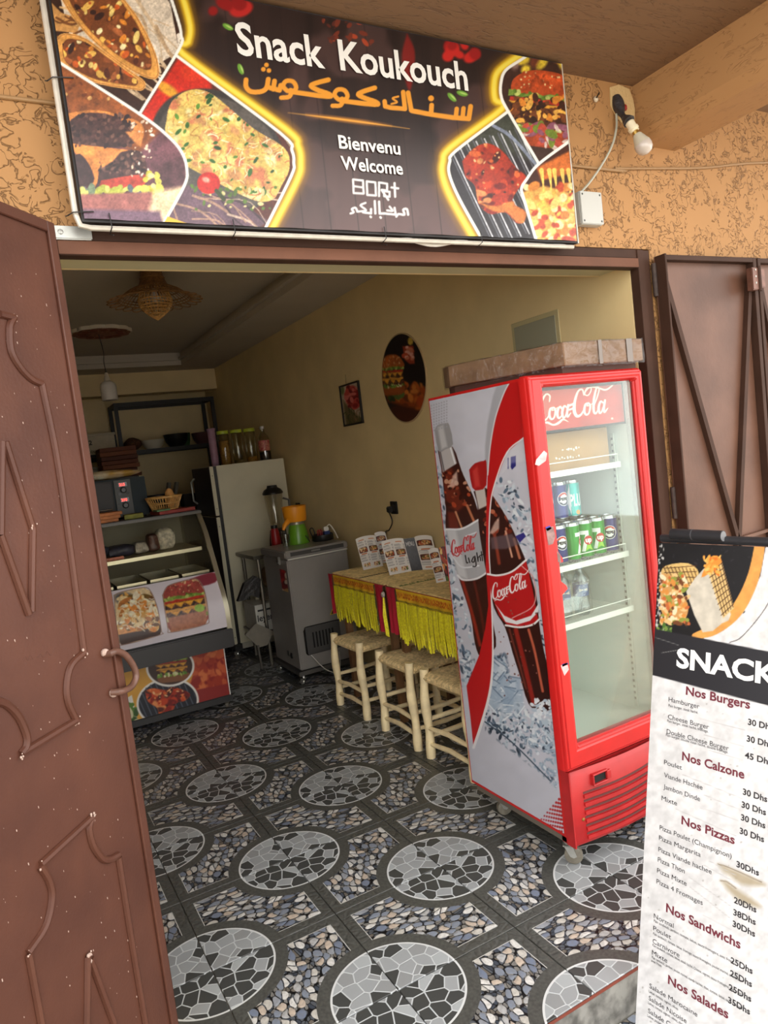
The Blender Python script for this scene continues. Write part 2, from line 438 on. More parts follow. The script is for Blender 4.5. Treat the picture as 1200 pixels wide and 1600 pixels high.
    dark = mixc(nt, smooth(nz.outputs['Fac'], .3, .7), lin((66, 66, 63)), lin((84, 84, 80)))
    line = lin((188, 188, 184))
    def band(v, a, c):  # 1 inside (a, c)
        return M('MULTIPLY', M('GREATER_THAN', v, a), M('LESS_THAN', v, c))
    col = mixc(nt, M('LESS_THAN', edge, .088), peb, dark)
    col = mixc(nt, band(edge, .088, .094), col, line)
    inside = M('LESS_THAN', d, .555)
    col = mixc(nt, inside, col, dark) if circles else peb
    if circles:
        col = mixc(nt, M('LESS_THAN', d, .462), col, lin((204, 206, 206)))
        col = mixc(nt, M('LESS_THAN', d, .447), col, mos)
    L.new(col, b.inputs['Base Color'])
    b.inputs['Roughness'].default_value = .38; b.inputs['Specular IOR Level'].default_value = .45
    bp = N.new('ShaderNodeBump'); bp.inputs['Strength'].default_value = .35; bp.inputs['Distance'].default_value = .004
    hgt = M('ADD', M('MULTIPLY', dome, M('GREATER_THAN', d, .555)), M('MULTIPLY', smooth(me_.outputs['Distance'], .01, .05), M('LESS_THAN', d, .447)))
    L.new(hgt, bp.inputs['Height']); L.new(bp.outputs[0], b.inputs['Normal'])
    return m
TILE = tile_material('printed pebble tile'); PEB = tile_material('pebble facing', circles=False)
GROUT = mat('grout', (120, 112, 100), .9, var=.25, scale=60)

def stucco(name, rgb, groove, dens=.5, bump=.7, scale=26, rough=.75, streak=False, depth=.75):
    m = bpy.data.materials.new(name); m.use_nodes = True; nt = m.node_tree; N = nt.nodes; L = nt.links; M = lambda *a, **k: math_node(nt, *a, **k)
    b = N['Principled BSDF']; tc = N.new('ShaderNodeTexCoord'); src = tc.outputs['Object']
    if streak:
        mp = N.new('ShaderNodeMapping'); mp.inputs['Scale'].default_value = streak; L.new(src, mp.inputs['Vector']); src = mp.outputs[0]
    n1 = N.new('ShaderNodeTexNoise'); n1.inputs['Scale'].default_value = scale; n1.inputs['Detail'].default_value = 2; n1.inputs['Distortion'].default_value = 1.1; L.new(src, n1.inputs['Vector'])
    n2 = N.new('ShaderNodeTexNoise'); n2.inputs['Scale'].default_value = 11; n2.inputs['Detail'].default_value = 3; L.new(src, n2.inputs['Vector'])
    n3 = N.new('ShaderNodeTexNoise'); n3.inputs['Scale'].default_value = 1.6; n3.inputs['Detail'].default_value = 3; L.new(tc.outputs['Object'], n3.inputs['Vector'])
    g = M('SUBTRACT', 1, M('MULTIPLY', M('ABSOLUTE', M('SUBTRACT', n1.outputs['Fac'], .5)), 30, clamp=True), clamp=True)   # worm-like grooves
    g = M('MULTIPLY', g, M('GREATER_THAN', n2.outputs['Fac'], dens))
    base = mixc(nt, n3.outputs['Fac'], lin(rgb), tuple(v*.78 for v in lin(rgb)))
    L.new(mixc(nt, M('MULTIPLY', g, depth), base, lin(groove)), b.inputs['Base Color']); b.inputs['Roughness'].default_value = rough
    bp = N.new('ShaderNodeBump'); bp.inputs['Strength'].default_value = bump; bp.inputs['Distance'].default_value = .012; bp.invert = True
    L.new(g, bp.inputs['Height']); L.new(bp.outputs[0], b.inputs['Normal'])
    return m
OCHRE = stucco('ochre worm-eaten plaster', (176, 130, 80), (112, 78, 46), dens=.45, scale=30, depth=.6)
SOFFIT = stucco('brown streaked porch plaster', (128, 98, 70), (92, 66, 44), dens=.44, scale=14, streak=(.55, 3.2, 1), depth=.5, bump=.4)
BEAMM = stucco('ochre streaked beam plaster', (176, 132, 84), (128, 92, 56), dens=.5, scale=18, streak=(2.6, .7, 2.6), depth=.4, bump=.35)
SOFF = mat('greyish cream plaster', (176, 170, 136), .6, var=.05, scale=5)
CREAM = mat('cream yellow wall paint', (222, 198, 146), .55, var=.06, scale=3)
CEILW = mat('off white ceiling paint', (190, 180, 164), .8, var=.04, scale=2)

# floor slab with a step down to the street, and its tiles
fl = struct('floor', MB().box((-2.5, -.352, ZG), (2.5, YB, -.0085)), GROUT)
_tc = {}
def tile(i, j, x0, x1, y0, y1):
    odd = (i+j) % 2 != 0
    a, b_, c, d_ = max(x0, i*T)+.0016, min(x1, i*T+T)-.0016, max(y0, j*T)+.0016, min(y1, j*T+T)-.0016
    if b_-a < .02 or d_-c < .02: return
    if odd: r = (a-i*T, b_-i*T, c-j*T, d_-j*T)
    else: r = (c-j*T, d_-j*T, (i+1)*T-b_, (i+1)*T-a)        # turned a quarter
    k = (odd,)+tuple(round(q, 4) for q in r)
    if k not in _tc:
        mb = MB(); X0, X1, Y0, Y1 = r; e = .0015
        mb.add([(X0,Y0,-.0085),(X1,Y0,-.0085),(X1,Y1,-.0085),(X0,Y1,-.0085),(X0,Y0,-e),(X1,Y0,-e),(X1,Y1,-e),(X0,Y1,-e),
                (X0+e,Y0+e,0),(X1-e,Y0+e,0),(X1-e,Y1-e,0),(X0+e,Y1-e,0)],
               [(0,1,5,4),(1,2,6,5),(2,3,7,6),(3,0,4,7),(4,5,9,8),(5,6,10,9),(6,7,11,10),(7,4,8,11),(8,9,10,11)])
        o = mb.build('tile', TILE, fl); _tc[k] = o.data
    else:
        o = bpy.data.objects.new('tile', _tc[k]); COL.objects.link(o); o.parent = fl
    o.location = (i*T if odd else (i+1)*T, j*T, 0); o.rotation_euler = (0, 0, 0 if odd else math.pi/2)
for j in range(-1, 15):
    for i in range(-6, 6):
        if (i+1)*T > -1.06: tile(i, j, -1.06, XW, -.36, YB)
        if j <= 0:
            tile(i, j, -2.5, -1.06, -.36, YF-.002); tile(i, j, XW, 2.5, -.36, YF-.002)
        elif i*T < -1.06: tile(i, j, XL, -1.06, YI, YB)
rz = MB()
riser = struct('trim_1', rz.box((-2.5, -.36, ZG), (2.5, -.3525, -.009)), mat('worn pebble-print riser', (86, 84, 80), .6, var=.5, scale=24, rgb2=(140, 138, 132)))
struct('trim_2', MB().box((-2.5, -.3625, -.011), (2.5, -.3605, -.002)), mat('red brown edging strip', (120, 58, 44), .5))
struct('ground', MB().box((-9, -9, ZG-.2), (9, -.353, ZG)), mat('pale dusty street', (176, 160, 138), .9, var=.15, scale=6, bump=.2))
for i in range(-3, 6):                                        # pebble tiles at the foot of the step
    o = MB().box((0, 0, 0), (T-.004, T-.004, .008)).build('paving_tile', PEB, bpy.data.objects['ground']); o.location = (i*T-.02, -.362-T, ZG)

# front wall with its opening
wf = struct('wall_front', MB().box((-4, YF, ZG), (-1.14, YI, 2.915)).box((1.13, YF, ZG), (4, YI, 2.915)).box((-1.14, YF, 2.29), (1.13, YI, 2.915)), OCHRE)
struct('wall_right', MB().box((XW, .205, 0), (XW+.075, YB, ZC+.2)), CREAM)
struct('wall_back', MB().box((XL, YB, 0), (XW, YB+.15, ZC+.2)), CREAM)
struct('wall_left', MB().box((XL-.15, YI, 0), (XL, YB, ZC+.2)), CREAM)
struct('trim_3', MB().box((-1.06, .205, 2.235), (XW, YI, 2.29)), SOFF)           # plastered underside of the lintel
struct('trim_4', MB().box((-1.14, .205, 0), (-1.06, YI, 2.29)), CREAM)
struct('wall_beam', MB().box((XL, 6.0, 2.51), (XW, 6.22, ZC)), CREAM)
struct('wall_inner_front', MB().box((XL, YI, 2.235), (XW, YI+.015, ZC)).box((XL, YI, 0), (-1.14, YI+.015, 2.235)), CREAM)
# tray ceiling: border, two small steps, raised middle
ce = MB(); bx0, bx1, by0, by1 = -1.45, .60, .95, 5.62
def ring(mb, x0, x1, y0, y1, X0, X1, Y0, Y1, z0, z1):
    mb.box((X0, Y0, z0), (X1, y0, z1)).box((X0, y1, z0), (X1, Y1, z1)).box((X0, y0, z0), (x0, y1, z1)).box((x1, y0, z0), (X1, y1, z1))
ring(ce, bx0, bx1, by0, by1, XL, XW, YI, YB, ZC, ZC+.045)
ring(ce, bx0-.0, bx1-.035, by0+.035, by1-.035, bx0-.05, bx1+.05, by0-.05, by1+.05, ZC+.045, ZC+.075)
ring(ce, bx0+.0, bx1-.0, by0, by1, bx0-.06, bx1+.06, by0-.06, by1+.06, ZC+.075, ZC+.13)
ce.box((XL, YI, ZC+.125), (XW, YB, ZC+.2))
struct('ceiling', ce, CEILW)
ZT = ZC+.125
# porch slab and beam outside
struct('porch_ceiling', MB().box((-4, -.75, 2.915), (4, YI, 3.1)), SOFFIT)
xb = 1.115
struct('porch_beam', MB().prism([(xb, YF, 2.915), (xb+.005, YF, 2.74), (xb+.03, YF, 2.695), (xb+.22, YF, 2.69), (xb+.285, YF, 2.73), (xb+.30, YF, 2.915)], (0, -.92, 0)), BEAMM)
# metal door frame round the opening
BROWN = mat('brown painted steel', (100, 64, 46), .6, var=.10, scale=9, bump=.08, bscale=70, spec=.25)
BROWND = mat('dark brown painted steel', (62, 41, 31), .65, var=.12, scale=9, spec=.2)
fr = MB().box((1.052, .160, 0), (1.088, .204, 2.285)).box((1.088, .166, 0), (1.124, .204, 2.285))
fr.box((-1.10, .160, 0), (-1.062, .204, 2.285)).box((-1.136, .166, 0), (-1.10, .204, 2.285))
fr.box((-1.062, .160, 2.214), (1.052, .204, 2.252)).box((-1.10, .166, 2.252), (1.088, .204, 2.287))
struct('trim_5', fr, BROWND, bevel=.002, segs=1)
struct('trim_6', MB().box((-1.062, .1588, 2.2165), (1.052, .1598, 2.250)), BROWN)

# ------------------------------------------------------------------ doors
STEEL = mat('galvanised steel', (168, 168, 162), .4, .7, var=.1, scale=30)
CHIP = mat('chipped pale primer', (180, 156, 144), .7)
PAINT = mat('red brown gloss door paint', (90, 55, 42), .42, var=.10, scale=5, bump=.06, bscale=120, rgb2=(77, 46, 36), spec=.3)
EDGE = np.array([-1.080, .040, 0.]); LD = np.array([-.674, -.739, 0.]); LN = np.array([.739, -.674, 0.])   # free edge, along the leaf, outward
Zv = np.array([0, 0, 1.])
def leafpt(px, py, out=0.): return HP(px, py, EDGE, LN)+LN*out
dl = thing('door_leaf', 'red-brown steel door leaf with welded curved mouldings and a ring handle', 'door', EDGE+LD*.28)
LW, LZ0, LZ1 = .56, .035, 2.252
def lslab(mb, u0, u1, z0, z1, t0, t1): return mb.obox(EDGE+LD*u0+LN*t0+Zv*z0, LD*(u1-u0), LN*(t1-t0), Zv*(z1-z0))
lslab(MB(), 0, LW, LZ0, LZ1, -.038, -.004).build('panel', PAINT, dl, bevel=.003)
for u0, u1, z0, z1 in ((0, .026, LZ0, LZ1), (LW-.026, LW, LZ0, LZ1), (.026, LW-.026, LZ1-.026, LZ1), (.026, LW-.026, LZ0, LZ0+.026)):
    lslab(MB(), u0, u1, z0, z1, -.004, .004).build('rim', PAINT, dl, bevel=.002, segs=1)
MOULD = [
 [(0,490),(23,496)], [(23,496),(16,512),(18,547),(31,572),(49,591),(66,599)], [(66,599),(89,712),(108,840),(124,960),(132,1020)],
 [(132,1020),(112,1040),(105,1068),(107,1096),(120,1126)], [(120,1126),(34,1178)], [(34,1178),(42,1166),(42,1148),(30,1120),(12,1101),(-8,1094)],
 [(64,1352),(144,1278)], [(144,1280),(140,1294),(146,1320),(160,1340),(172,1343),(186,1336)], [(186,1340),(208,1480),(228,1600),(236,1650)],
 [(64,1352),(78,1376),(82,1404),(72,1448),(45,1490)], [(46,1490),(66,1600),(72,1650)],
 [(4,690),(2,836)], [(9,690),(52,826)], [(52,826),(50,956)], [(2,836),(46,960)], [(138,1494),(136,1660)], [(142,1498),(198,1650)]]
for p in MOULD:
    q = smoothpath(p, 7) if len(p) > 3 else p
    MB().tube([leafpt(a, b, -.002) for a, b in q], .0085, 8).build('moulding', PAINT, dl, smooth=True)
r_ = random.Random(3)
ch = MB()
for k in range(210):                                          # specks of chipped paint
    px = r_.uniform(5, 250); py = r_.uniform(400, 1600)
    if px > 62+(py-350)*.148: continue
    o = leafpt(px, py, -.0036); s = r_.uniform(.0004, .0015); l = s*r_.uniform(1, 2.6)
    ch.add([o-LD*s-Zv*l, o+LD*s*.8-Zv*l*.7, o+LD*s+Zv*l, o-LD*s*.7+Zv*l*.8], [(3, 2, 1, 0)])
for (a, b), s in zip(((23,496),(132,1020),(120,1126),(34,1178),(64,1352),(144,1278),(138,1494),(52,826),(45,1490)), (4,7,5,7,6,7,9,7,5)):
    for k in range(7):
        o = leafpt(a+r_.uniform(-4, 4), b+r_.uniform(-8, 8), .0); q = .00045*s*r_.uniform(.4, 1); ch.ball(o+LN*.003, (q, q, q*1.3), 6, 4)
tag(ch.build('chipped_paint', CHIP, dl), kind='stuff')
hp = [(163,1022),(172,1018),(186,1024),(198,1040),(203,1056),(198,1070),(188,1078),(174,1082)]
hb = smoothpath(hp, 6); hm = MB(); outs = [0]+[.018]*(len(hb)-2)+[0]
hm.tube([leafpt(a, b, o) for (a, b), o in zip(hb, outs)], .0085, 10)
hd = hm.build('handle', mat('worn handle paint', (98, 68, 56), .35, var=.15, scale=40), dl, smooth=True)
for a_, b_ in ((163, 1020), (176, 1083)): MB().ball(leafpt(a_, b_, .002), .0105, 8, 6).build('weld', CHIP, hd)
lslab(MB(), .13, .14, 1.02, 1.03, -.004, -.001)
# scribbled mark on the leaf
sc_ = MB()
for p in ([(38,1032),(42,1026),(46,1032),(50,1024),(54,1030)], [(60,1028),(66,1022),(70,1027),(76,1018),(82,1024),(88,1012)]):
    sc_.tube([leafpt(a, b, -.0036) for a, b in smoothpath(p, 4)], .0006, 4)
sc_.build('scribble', mat('grey scribble', (84, 52, 40), .8), dl)
# the other half of this folding door stands behind it, hinged to the frame
J = np.array([-1.118, .10, 0.]); K = EDGE+LD*LW-LN*.055; KD = (K-J); KL = np.linalg.norm(KD[:2]); KD = KD/KL; KN = np.array([-KD[1], KD[0], 0]); KN = KN if KN @ LN > 0 else -KN
d2 = thing('door_leaf', 'red-brown steel door leaf folded away behind the one with the ring handle', 'door', (J+K)/2)
MB().obox(J+KD*.01-KN*.035+Zv*LZ0, KD*(KL-.03), KN*.03, Zv*(LZ1-LZ0)).build('panel', PAINT, d2, bevel=.003)
for u in (.01, KL-.05): MB().obox(J+KD*u-KN*.005+Zv*LZ0, KD*.03, KN*.012, Zv*(LZ1-LZ0)).build('rim', PAINT, d2)

# right-hand folding door, folded open against the wall: we see its inside
INN = mat('thin brown paint on sheet steel', (104, 73, 58), .45, var=.16, scale=4, bump=.08, bscale=40, rgb2=(84, 57, 44), spec=.3)
dr = thing('door_leaf', 'brown steel door leaf with diagonal braces, folded open against the plaster', 'door', (1.41, .1, 0))
MB().box((1.135, .150, .035), (1.735, .154, 2.255)).build('sheet', INN, dr)
for a, b in (((1.135, .100, .035), (1.145, .150, 2.255)), ((1.712, .115, .035), (1.735, .150, 2.255)), ((1.145, .115, 2.235), (1.712, .150, 2.255)), ((1.145, .115, .035), (1.712, .150, .06))):
    MB().box(a, b).build('frame_bar', BROWND, dr, bevel=.0015, segs=1)
for a, b in (((1.150, .138, 2.21), (1.495, .138, 1.04)), ((1.705, .138, 2.15), (1.495, .138, 1.04)), ((1.150, .138, .1), (1.495, .138, 1.04)), ((1.705, .138, .1), (1.495, .138, 1.04))):
    MB().bar(a, b, .022, .022, up=(0, 1, 0)).build('brace', BROWND, dr)
MB().bar((1.147, .138, 1.04), (1.71, .138, 1.06), .014, .02, up=(0, 1, 0)).build('rail', INN, dr)
for z in (2.10, 1.2, .3):
    MB().tube([(1.129, .152, z), (1.129, .152, z+.13)], .010, 10).build('hinge', mat('rusty black hinge', (58, 44, 38), .7, var=.3, scale=60), dr, smooth=True)
hg = MB().box((1.655, .085, 2.11), (1.70, .114, 2.205)).box((1.705, .09, 2.12), (1.75, .114, 2.20))
hh = hg.build('fold_hinge', mat('brown hinge block', (108, 72, 58), .4, .3, var=.2, scale=50), dr, bevel=.003)
MB().tube([(1.7025, .086, 2.105), (1.7025, .086, 2.21)], .009, 10).build('pin', BROWND, hh, smooth=True)
for z in (2.14, 2.167, 2.195): MB().ball((1.678, .0845, z), (.005, .002, .005), 8, 4).build('screw', STEEL, hh)
dz = thing('door_leaf', 'brown steel door leaf hinged beyond the diagonally braced one, mostly out of sight', 'door', (2.0, .1, 0))
MB().box((1.745, .150, .035), (2.33, .154, 2.255)).build('sheet', INN, dz)
for a, b in (((1.745, .115, .035), (1.765, .150, 2.255)), ((2.30, .115, .035), (2.33, .150, 2.255)), ((1.765, .12, 2.235), (2.30, .150, 2.255)), ((1.765, .12, .035), (2.30, .150, .06))):
    MB().box(a, b).build('frame_bar', BROWND, dz, bevel=.0015, segs=1)
MB().bar((1.775, .138, 2.16), (2.03, .138, 1.04), .02, .02, up=(0, 1, 0)).build('brace', BROWND, dz)

# ------------------------------------------------------------------ banner sign over the door
SY = .100
c00, c10, c11 = H(129, 350, y=SY), H(904, 376, y=SY), H(880, 101, y=SY)
SX0, SX1, SZ0, SZ1 = c00[0], c10[0], (c00[2]+c10[2])/2, 2.906
sg = thing('banner_sign', 'printed snack bar banner with food photographs and glowing yellow outlines above the door', 'sign', ((SX0+SX1)/2, SY, SZ0))
S1 = [(60,-90),(235,-90),(258,-8),(277,28),(283,55),(279,78),(218,178),(92,97)]
S2 = [(92,97),(218,178),(265,215),(285,240),(292,265),(288,290),(256,349),(110,352)]
S3 = [(277,88),(438,208),(456,235),(459,255),(455,275),(413,360),(256,352),(288,290),(292,265),(285,240),(265,215),(218,178)]
R1 = [(900,60),(840,78),(813,94),(790,110),(783,128),(783,150),(794,174),(842,256),(892,219)]
R2 = [(794,174),(712,236),(703,252),(702,272),(717,309),(752,372),(838,376),(818,309),(815,294),(823,280),(842,256)]
R3 = [(842,256),(892,219),(915,385),(838,376),(818,309),(815,294),(823,280)]
def burger(P, x, y, w, h, bun=(196,112,56), seed=1, t=0., dark=False):
    """side view of a burger centred at x, y"""
    c, s = math.cos(t), math.sin(t); q = lambda a, b: (x+(a*c-b*s)*w/2, y+(a*s+b*c)*h/2)
    P.poly([q(-.95,-.35), q(-.9,-.7), q(-.5,-.97), q(0,-1.03), q(.5,-.97), q(.9,-.7), q(.95,-.35)], bun, smooth=4)
    P.poly([q(-.6,-.75), q(-.2,-.92), q(.3,-.92), q(.5,-.8), q(0,-.78)], tuple(min(255, v*1.25) for v in bun), smooth=4, soft=5)
    r = random.Random(seed)
    for k in range(26): a, b = q(r.uniform(-.7,.7), r.uniform(-.95,-.5)); P.ell(a, b, w*.012+.4, w*.008+.4, (236,208,150), r.uniform(0,3))
    P.poly([q(-.95,.55), q(.95,.55), q(.88,.95), q(.4,1.02), q(-.4,1.02), q(-.88,.95)], tuple(v*.9 for v in bun), smooth=3)
    def layer(b, th, col, wav, e=.94):
        up = [q(a, b-th/2+r.uniform(-wav, wav)) for a in np.linspace(-e, e, 11)]; dn = [q(a, b+th/2+r.uniform(-wav, wav)) for a in np.linspace(e, -e, 11)]
        P.poly(up+dn, col, soft=1.4)
    def crumbs(b0, b1, n, cols, k=.03, e=.9):
        for _ in range(n):
            a, b = q(r.uniform(-e, e), r.uniform(b0, b1)); P.ell(a, b, w*k*r.uniform(.4, 1.2)+.5, w*k*r.uniform(.3, .8)+.4, r.choice(cols), r.uniform(0, 3))
    layer(-.32, .14, (120,150,60), .05, 1.); crumbs(-.40, -.26, 16, [(150,180,80),(90,120,40),(190,200,110)], .045, 1.)
    layer(-.18, .12, (190,54,40), .03); layer(.0, .26, (78,44,30), .03); crumbs(-.1, .12, 70, [(104,62,42),(56,32,24),(130,80,52),(46,26,20)])
    for a in (-.7, -.25, .2, .66): P.poly([q(a-.26,-.12), q(a+.26,-.12), q(a+.05,.10)], (240,172,60), soft=2)
    layer(.19, .10, (226,160,66), .03); layer(.38, .26, (72,40,28), .03); crumbs(.28, .5, 70, [(104,62,42),(56,32,24),(130,80,52),(46,26,20)])
    for a in (-.5, .05, .55): P.poly([q(a-.24,.24), q(a+.24,.24), q(a+.04,.44)], (238,168,56), soft=2)
    crumbs(.50, .62, 26, [(120,160,60),(88,130,44),(176,196,96),(226,222,170)], .05, 1.); crumbs(-.9, -.45, 40, [tuple(min(255, v*1.12) for v in bun), tuple(v*.88 for v in bun)], .03, .8)
def chicken(P, pts, box, seed=2):
    P.poly(pts, (176,52,26), smooth=5, soft=2)
    idx, m, _ = P.pmask(smoothpath(list(pts)+[pts[0]], 5)[:-1], 2); old = P.clip; P.clip = np.zeros(P.X.size); P.clip[idx] = m*(old[idx] if old is not None else 1)
    P.blobs(box, 110, [(206,70,34),(150,34,22),(224,104,50),(120,24,18),(90,30,20),(236,150,90),(70,24,18)], (1.2, 6), (1, 2.4), seed, soft=2)
    P.blobs(box, 40, [(250,196,140),(240,140,80),(60,22,16)], (.6, 1.8), (1, 2.5), seed+5); P.clip = old
def grill(P, a, b, n, d, col=(120,120,124), bgc=(30,28,32)):
    """bars of a grill from a to b, repeated n times by d"""
    for k in range(n): P.stroke([(a[0]+d[0]*k, a[1]+d[1]*k), (b[0]+d[0]*k, b[1]+d[1]*k)], 2.2, col, smooth=0); 
def outline(P, pts, col, w, closed=False): P.stroke(pts, w, col, smooth=4)
def paint_sign(P):
    P.C[:] = (44, 30, 27); P.grain(.02, .35, stretch=(3, .25)); P.grain(.012, .6, (92, 66, 62), .52, seed=3)
    idx = P._sel(300, 760, 180, 400); P._put(idx, np.clip((P.Y[idx]-190)/170, 0, 1)*.55, (126, 94, 92))  # paler lower middle: glare painted into the banner
    for x in range(300, 800, 43): P.stroke([(x, -60), (x+48, 380)], 1.4, (30, 20, 18), a=.6)
    P.blobs((320,-20,380,20), 10, [(196,40,36),(150,24,24)], (6, 13), (1, 1.6), 4, soft=4); P.blobs((700,70,745,90), 8, [(206,40,34),(160,26,26)], (5, 11), (1, 1.5), 5, soft=4)
    P.blobs((505,28,590,70), 26, [(120,50,32),(176,70,40),(90,40,30)], (1, 4), (1, 2.4), 9)
    P.poly([(636,52),(648,80),(646,118),(640,142),(632,120),(628,85)], (150,28,24), a=.8, soft=4, smooth=4)
    for a, b, t in ((378,58,.9),(356,42,.5),(376,108,1.2),(722,146,.3),(706,152,.8)): P.ell(a, b, 9, 4, (110,166,56), t); P.ell(a+2, b, 6, 1.2, (190,220,120), t)
    # glow behind the picture cells
    for cells, pts in (((S1,S2,S3), [(268,-60),(284,-10),(297,40),(294,66),(286,84),(445,200),(466,228),(470,255),(464,282),(424,360)]), ((R1,R2,R3), [(850,66),(806,90),(778,112),(772,134),(774,156),(784,170),(704,230),(692,252),(692,276),(706,312),(742,376)])):
        for w, col, a in ((34,(150,96,22),.25),(22,(206,150,20),.5),(12,(248,206,36),1.),(6,(255,232,90),1.)): P.stroke(pts, w, col, soft=w*.55, a=a)
        for c in cells: P.poly(c, (255,252,240), soft=7)
    # tortillas
    P.setclip(S1); P.C[P.clip > 0] = (58, 34, 24)
    P.poly([(75,-80),(250,-80),(280,80),(215,120),(110,60)], (222,206,184)); P.strands((170,-60,285,110), 26, [(240,228,210),(206,180,146),(190,160,124)], (60,110), (2,6), 3, (.95,.06))
    P.poly([(76,0),(96,20),(128,30),(120,52),(86,48)], (206,150,84)); P.strands((70,10,130,60), 9, [(120,72,36),(232,190,130)], (30,50), (2,4), 8, (.1,.2))
    for pts in ([(96,-80),(92,-20),(118,30),(160,75),(205,108),(238,122),(247,112),(240,80),(215,30),(180,-20),(150,-90)], [(88,64),(100,54),(130,60),(165,84),(200,110),(224,128),(222,139),(205,138),(150,128),(112,110),(92,92)]):
        P.poly(pts, (226,160,78), smooth=4)
        c = np.mean(pts, 0); inn = [tuple(c+(np.array(p)-c)*.86) for p in pts]; P.poly(inn, (120,66,34), smooth=4)
        idx, m, _ = P.pmask(inn, 1); old = P.clip.copy(); k = np.zeros(P.X.size); k[idx] = m; P.clip = old*k
        P.blobs((75,-80,250,140), 420, [(110,58,34),(84,42,28),(140,78,44),(236,206,120),(244,226,170),(226,140,50),(52,30,24),(206,96,40),(240,190,90),(176,100,56)], (1.5,5), (1,2.4), 5)
        P.clip = old
        P.stroke(list(pts)+[pts[0]], 4, (236,176,96)); P.stroke(list(pts)+[pts[0]], 1.2, (176,104,44))
    P.setclip(S2); P.C[P.clip > 0] = (104, 66, 74); P.grain(.03, .3)
    P.poly([(90,95),(210,170),(250,205),(215,240),(110,190)], (150,84,42), soft=8)
    P.blobs((95,110,200,170), 30, [(232,180,110),(120,60,30)], (1,3), (1,1.6), 3)
    P.poly([(100,178),(150,172),(205,185),(225,200),(218,228),(205,210),(150,180),(104,205)], (222,140,70), smooth=3)
    P.poly([(104,200),(112,186),(140,176),(180,182),(205,205),(212,222),(180,230),(108,224)], (74,46,44), smooth=3)
    P.poly([(110,224),(180,232),(200,236),(165,250),(152,285),(146,292),(138,260),(114,236)], (232,146,72), smooth=3)
    P.poly([(152,288),(158,255),(180,240),(215,235),(228,252),(222,275),(160,285)], (72,46,46), smooth=3); P.poly([(110,250),(125,240),(142,262),(146,285),(118,290)], (66,42,44), smooth=3)
    P.poly([(158,282),(226,272),(222,292),(160,296)], (196,70,54), smooth=2); P.grain(.12, .22)
    P.blobs((106,180,212,228), 110, [(96,62,56),(58,36,36),(120,84,72),(48,30,32)], (1.2,3.4), (1,1.8), 41); P.blobs((156,242,226,274), 90, [(96,62,58),(56,36,38),(124,88,78),(46,30,32)], (1.2,3.2), (1,1.8), 43)
    P.poly([(150,236),(190,236),(176,252),(160,262)], (232,150,80), soft=2); P.poly([(196,206),(222,204),(220,230),(210,222)], (226,146,80), soft=3)
    P.blobs((116,294,246,302), 40, [(190,196,80),(226,220,120),(120,140,110),(96,110,120)], (2.5,6), (1,2), 7); P.blobs((222,272,250,310), 22, [(226,220,100),(206,196,70),(240,236,160)], (3,6), (1,1.6), 8)
    P.poly([(118,304),(238,300),(240,340),(128,344)], (170,104,98), soft=4); P.poly([(240,300),(292,290),(262,350),(228,346)], (250,222,178), soft=8)
    P.poly([(118,326),(250,330),(256,352),(120,352)], (120,90,110), soft=6); P.blobs((206,190,238,280), 34, [(250,220,190),(255,240,220)], (.7,2.2), (1,2), 2)
    P.setclip(S3); P.C[P.clip > 0] = (92, 44, 34)
    P.poly([(220,180),(285,82),(330,110),(330,150),(240,200)], (206,44,26), soft=6); P.ell(300,112,18,14,(226,60,30),soft=4); P.ell(262,140,20,8,(240,170,50),.6,soft=5)
    P.ell(340,235,112,88,(60,56,54),.62,soft=3); P.ell(342,238,104,80,(90,84,78),.62,soft=3)
    P.poly([(256,330),(280,290),(330,290),(420,345),(400,360),(256,356)], (110,84,98), soft=4); P.strands((265,300,420,355), 16, [(176,140,120),(70,52,62),(206,180,160)], (60,110), (1,4), 4, (.5,.1))
    pa = [(258,200),(268,160),(300,140),(335,150),(395,200),(445,232),(452,262),(440,290),(425,312),(395,312),(330,280),(285,255),(262,232)]
    P.poly(pa, (226,196,104), smooth=5); idx, m, _ = P.pmask(smoothpath(pa+[pa[0]], 5)[:-1], 1); old = P.clip.copy(); k = np.zeros(P.X.size); k[idx] = m; P.clip = old*k
    P.blobs((255,138,460,320), 160, [(240,216,130),(222,180,90),(206,150,96),(246,232,170),(214,130,90),(236,200,110)], (4,10), (1,1.8), 3, soft=4)
    P.strands((255,138,450,312), 330, [(250,232,160),(236,200,110),(214,170,84),(255,244,200),(196,140,70),(206,116,80)], (8,20), (.9,1.8), 12, (.6,1.2))
    P.blobs((262,145,450,305), 70, [(60,110,44),(88,136,50),(44,84,40)], (1.2,3.4), (1,2.4), 6); P.clip = old
    P.blobs((300,290,440,330), 40, [(226,210,150),(90,120,50)], (1.2,3), (1,2.4), 13)
    P.ell(326,286,18,17,(206,40,30)); P.ell(322,281,6,4,(250,180,160),.4,soft=3); P.stroke([(338,298),(350,312)], 6, (60,70,40))
    P.setclip(R1); P.C[P.clip > 0] = (62, 40, 32); P.blobs((800,70,900,110), 14, [(120,60,40),(206,120,50),(150,120,110),(230,200,60)], (6,12), (1,2), 3, soft=5)
    burger(P, 846, 170, 108, 116, (186,76,36), 11, .12); P.poly([(800,160),(846,168),(888,176),(886,190),(846,196),(804,182)], (92,50,30), smooth=3)
    P.blobs((800,150,888,190), 80, [(120,66,34),(66,36,24),(226,140,50),(240,180,80),(50,30,22)], (1.5,5), (1,2.2), 15); P.blobs((812,196,888,228), 40, [(150,90,110),(226,200,190),(120,140,50),(196,80,60)], (2,6), (1.2,3), 16)
    P.setclip(R2); P.C[P.clip > 0] = (40, 36, 42); P.poly([(795,170),(720,232),(790,240),(840,254)], (66,70,60), soft=12)
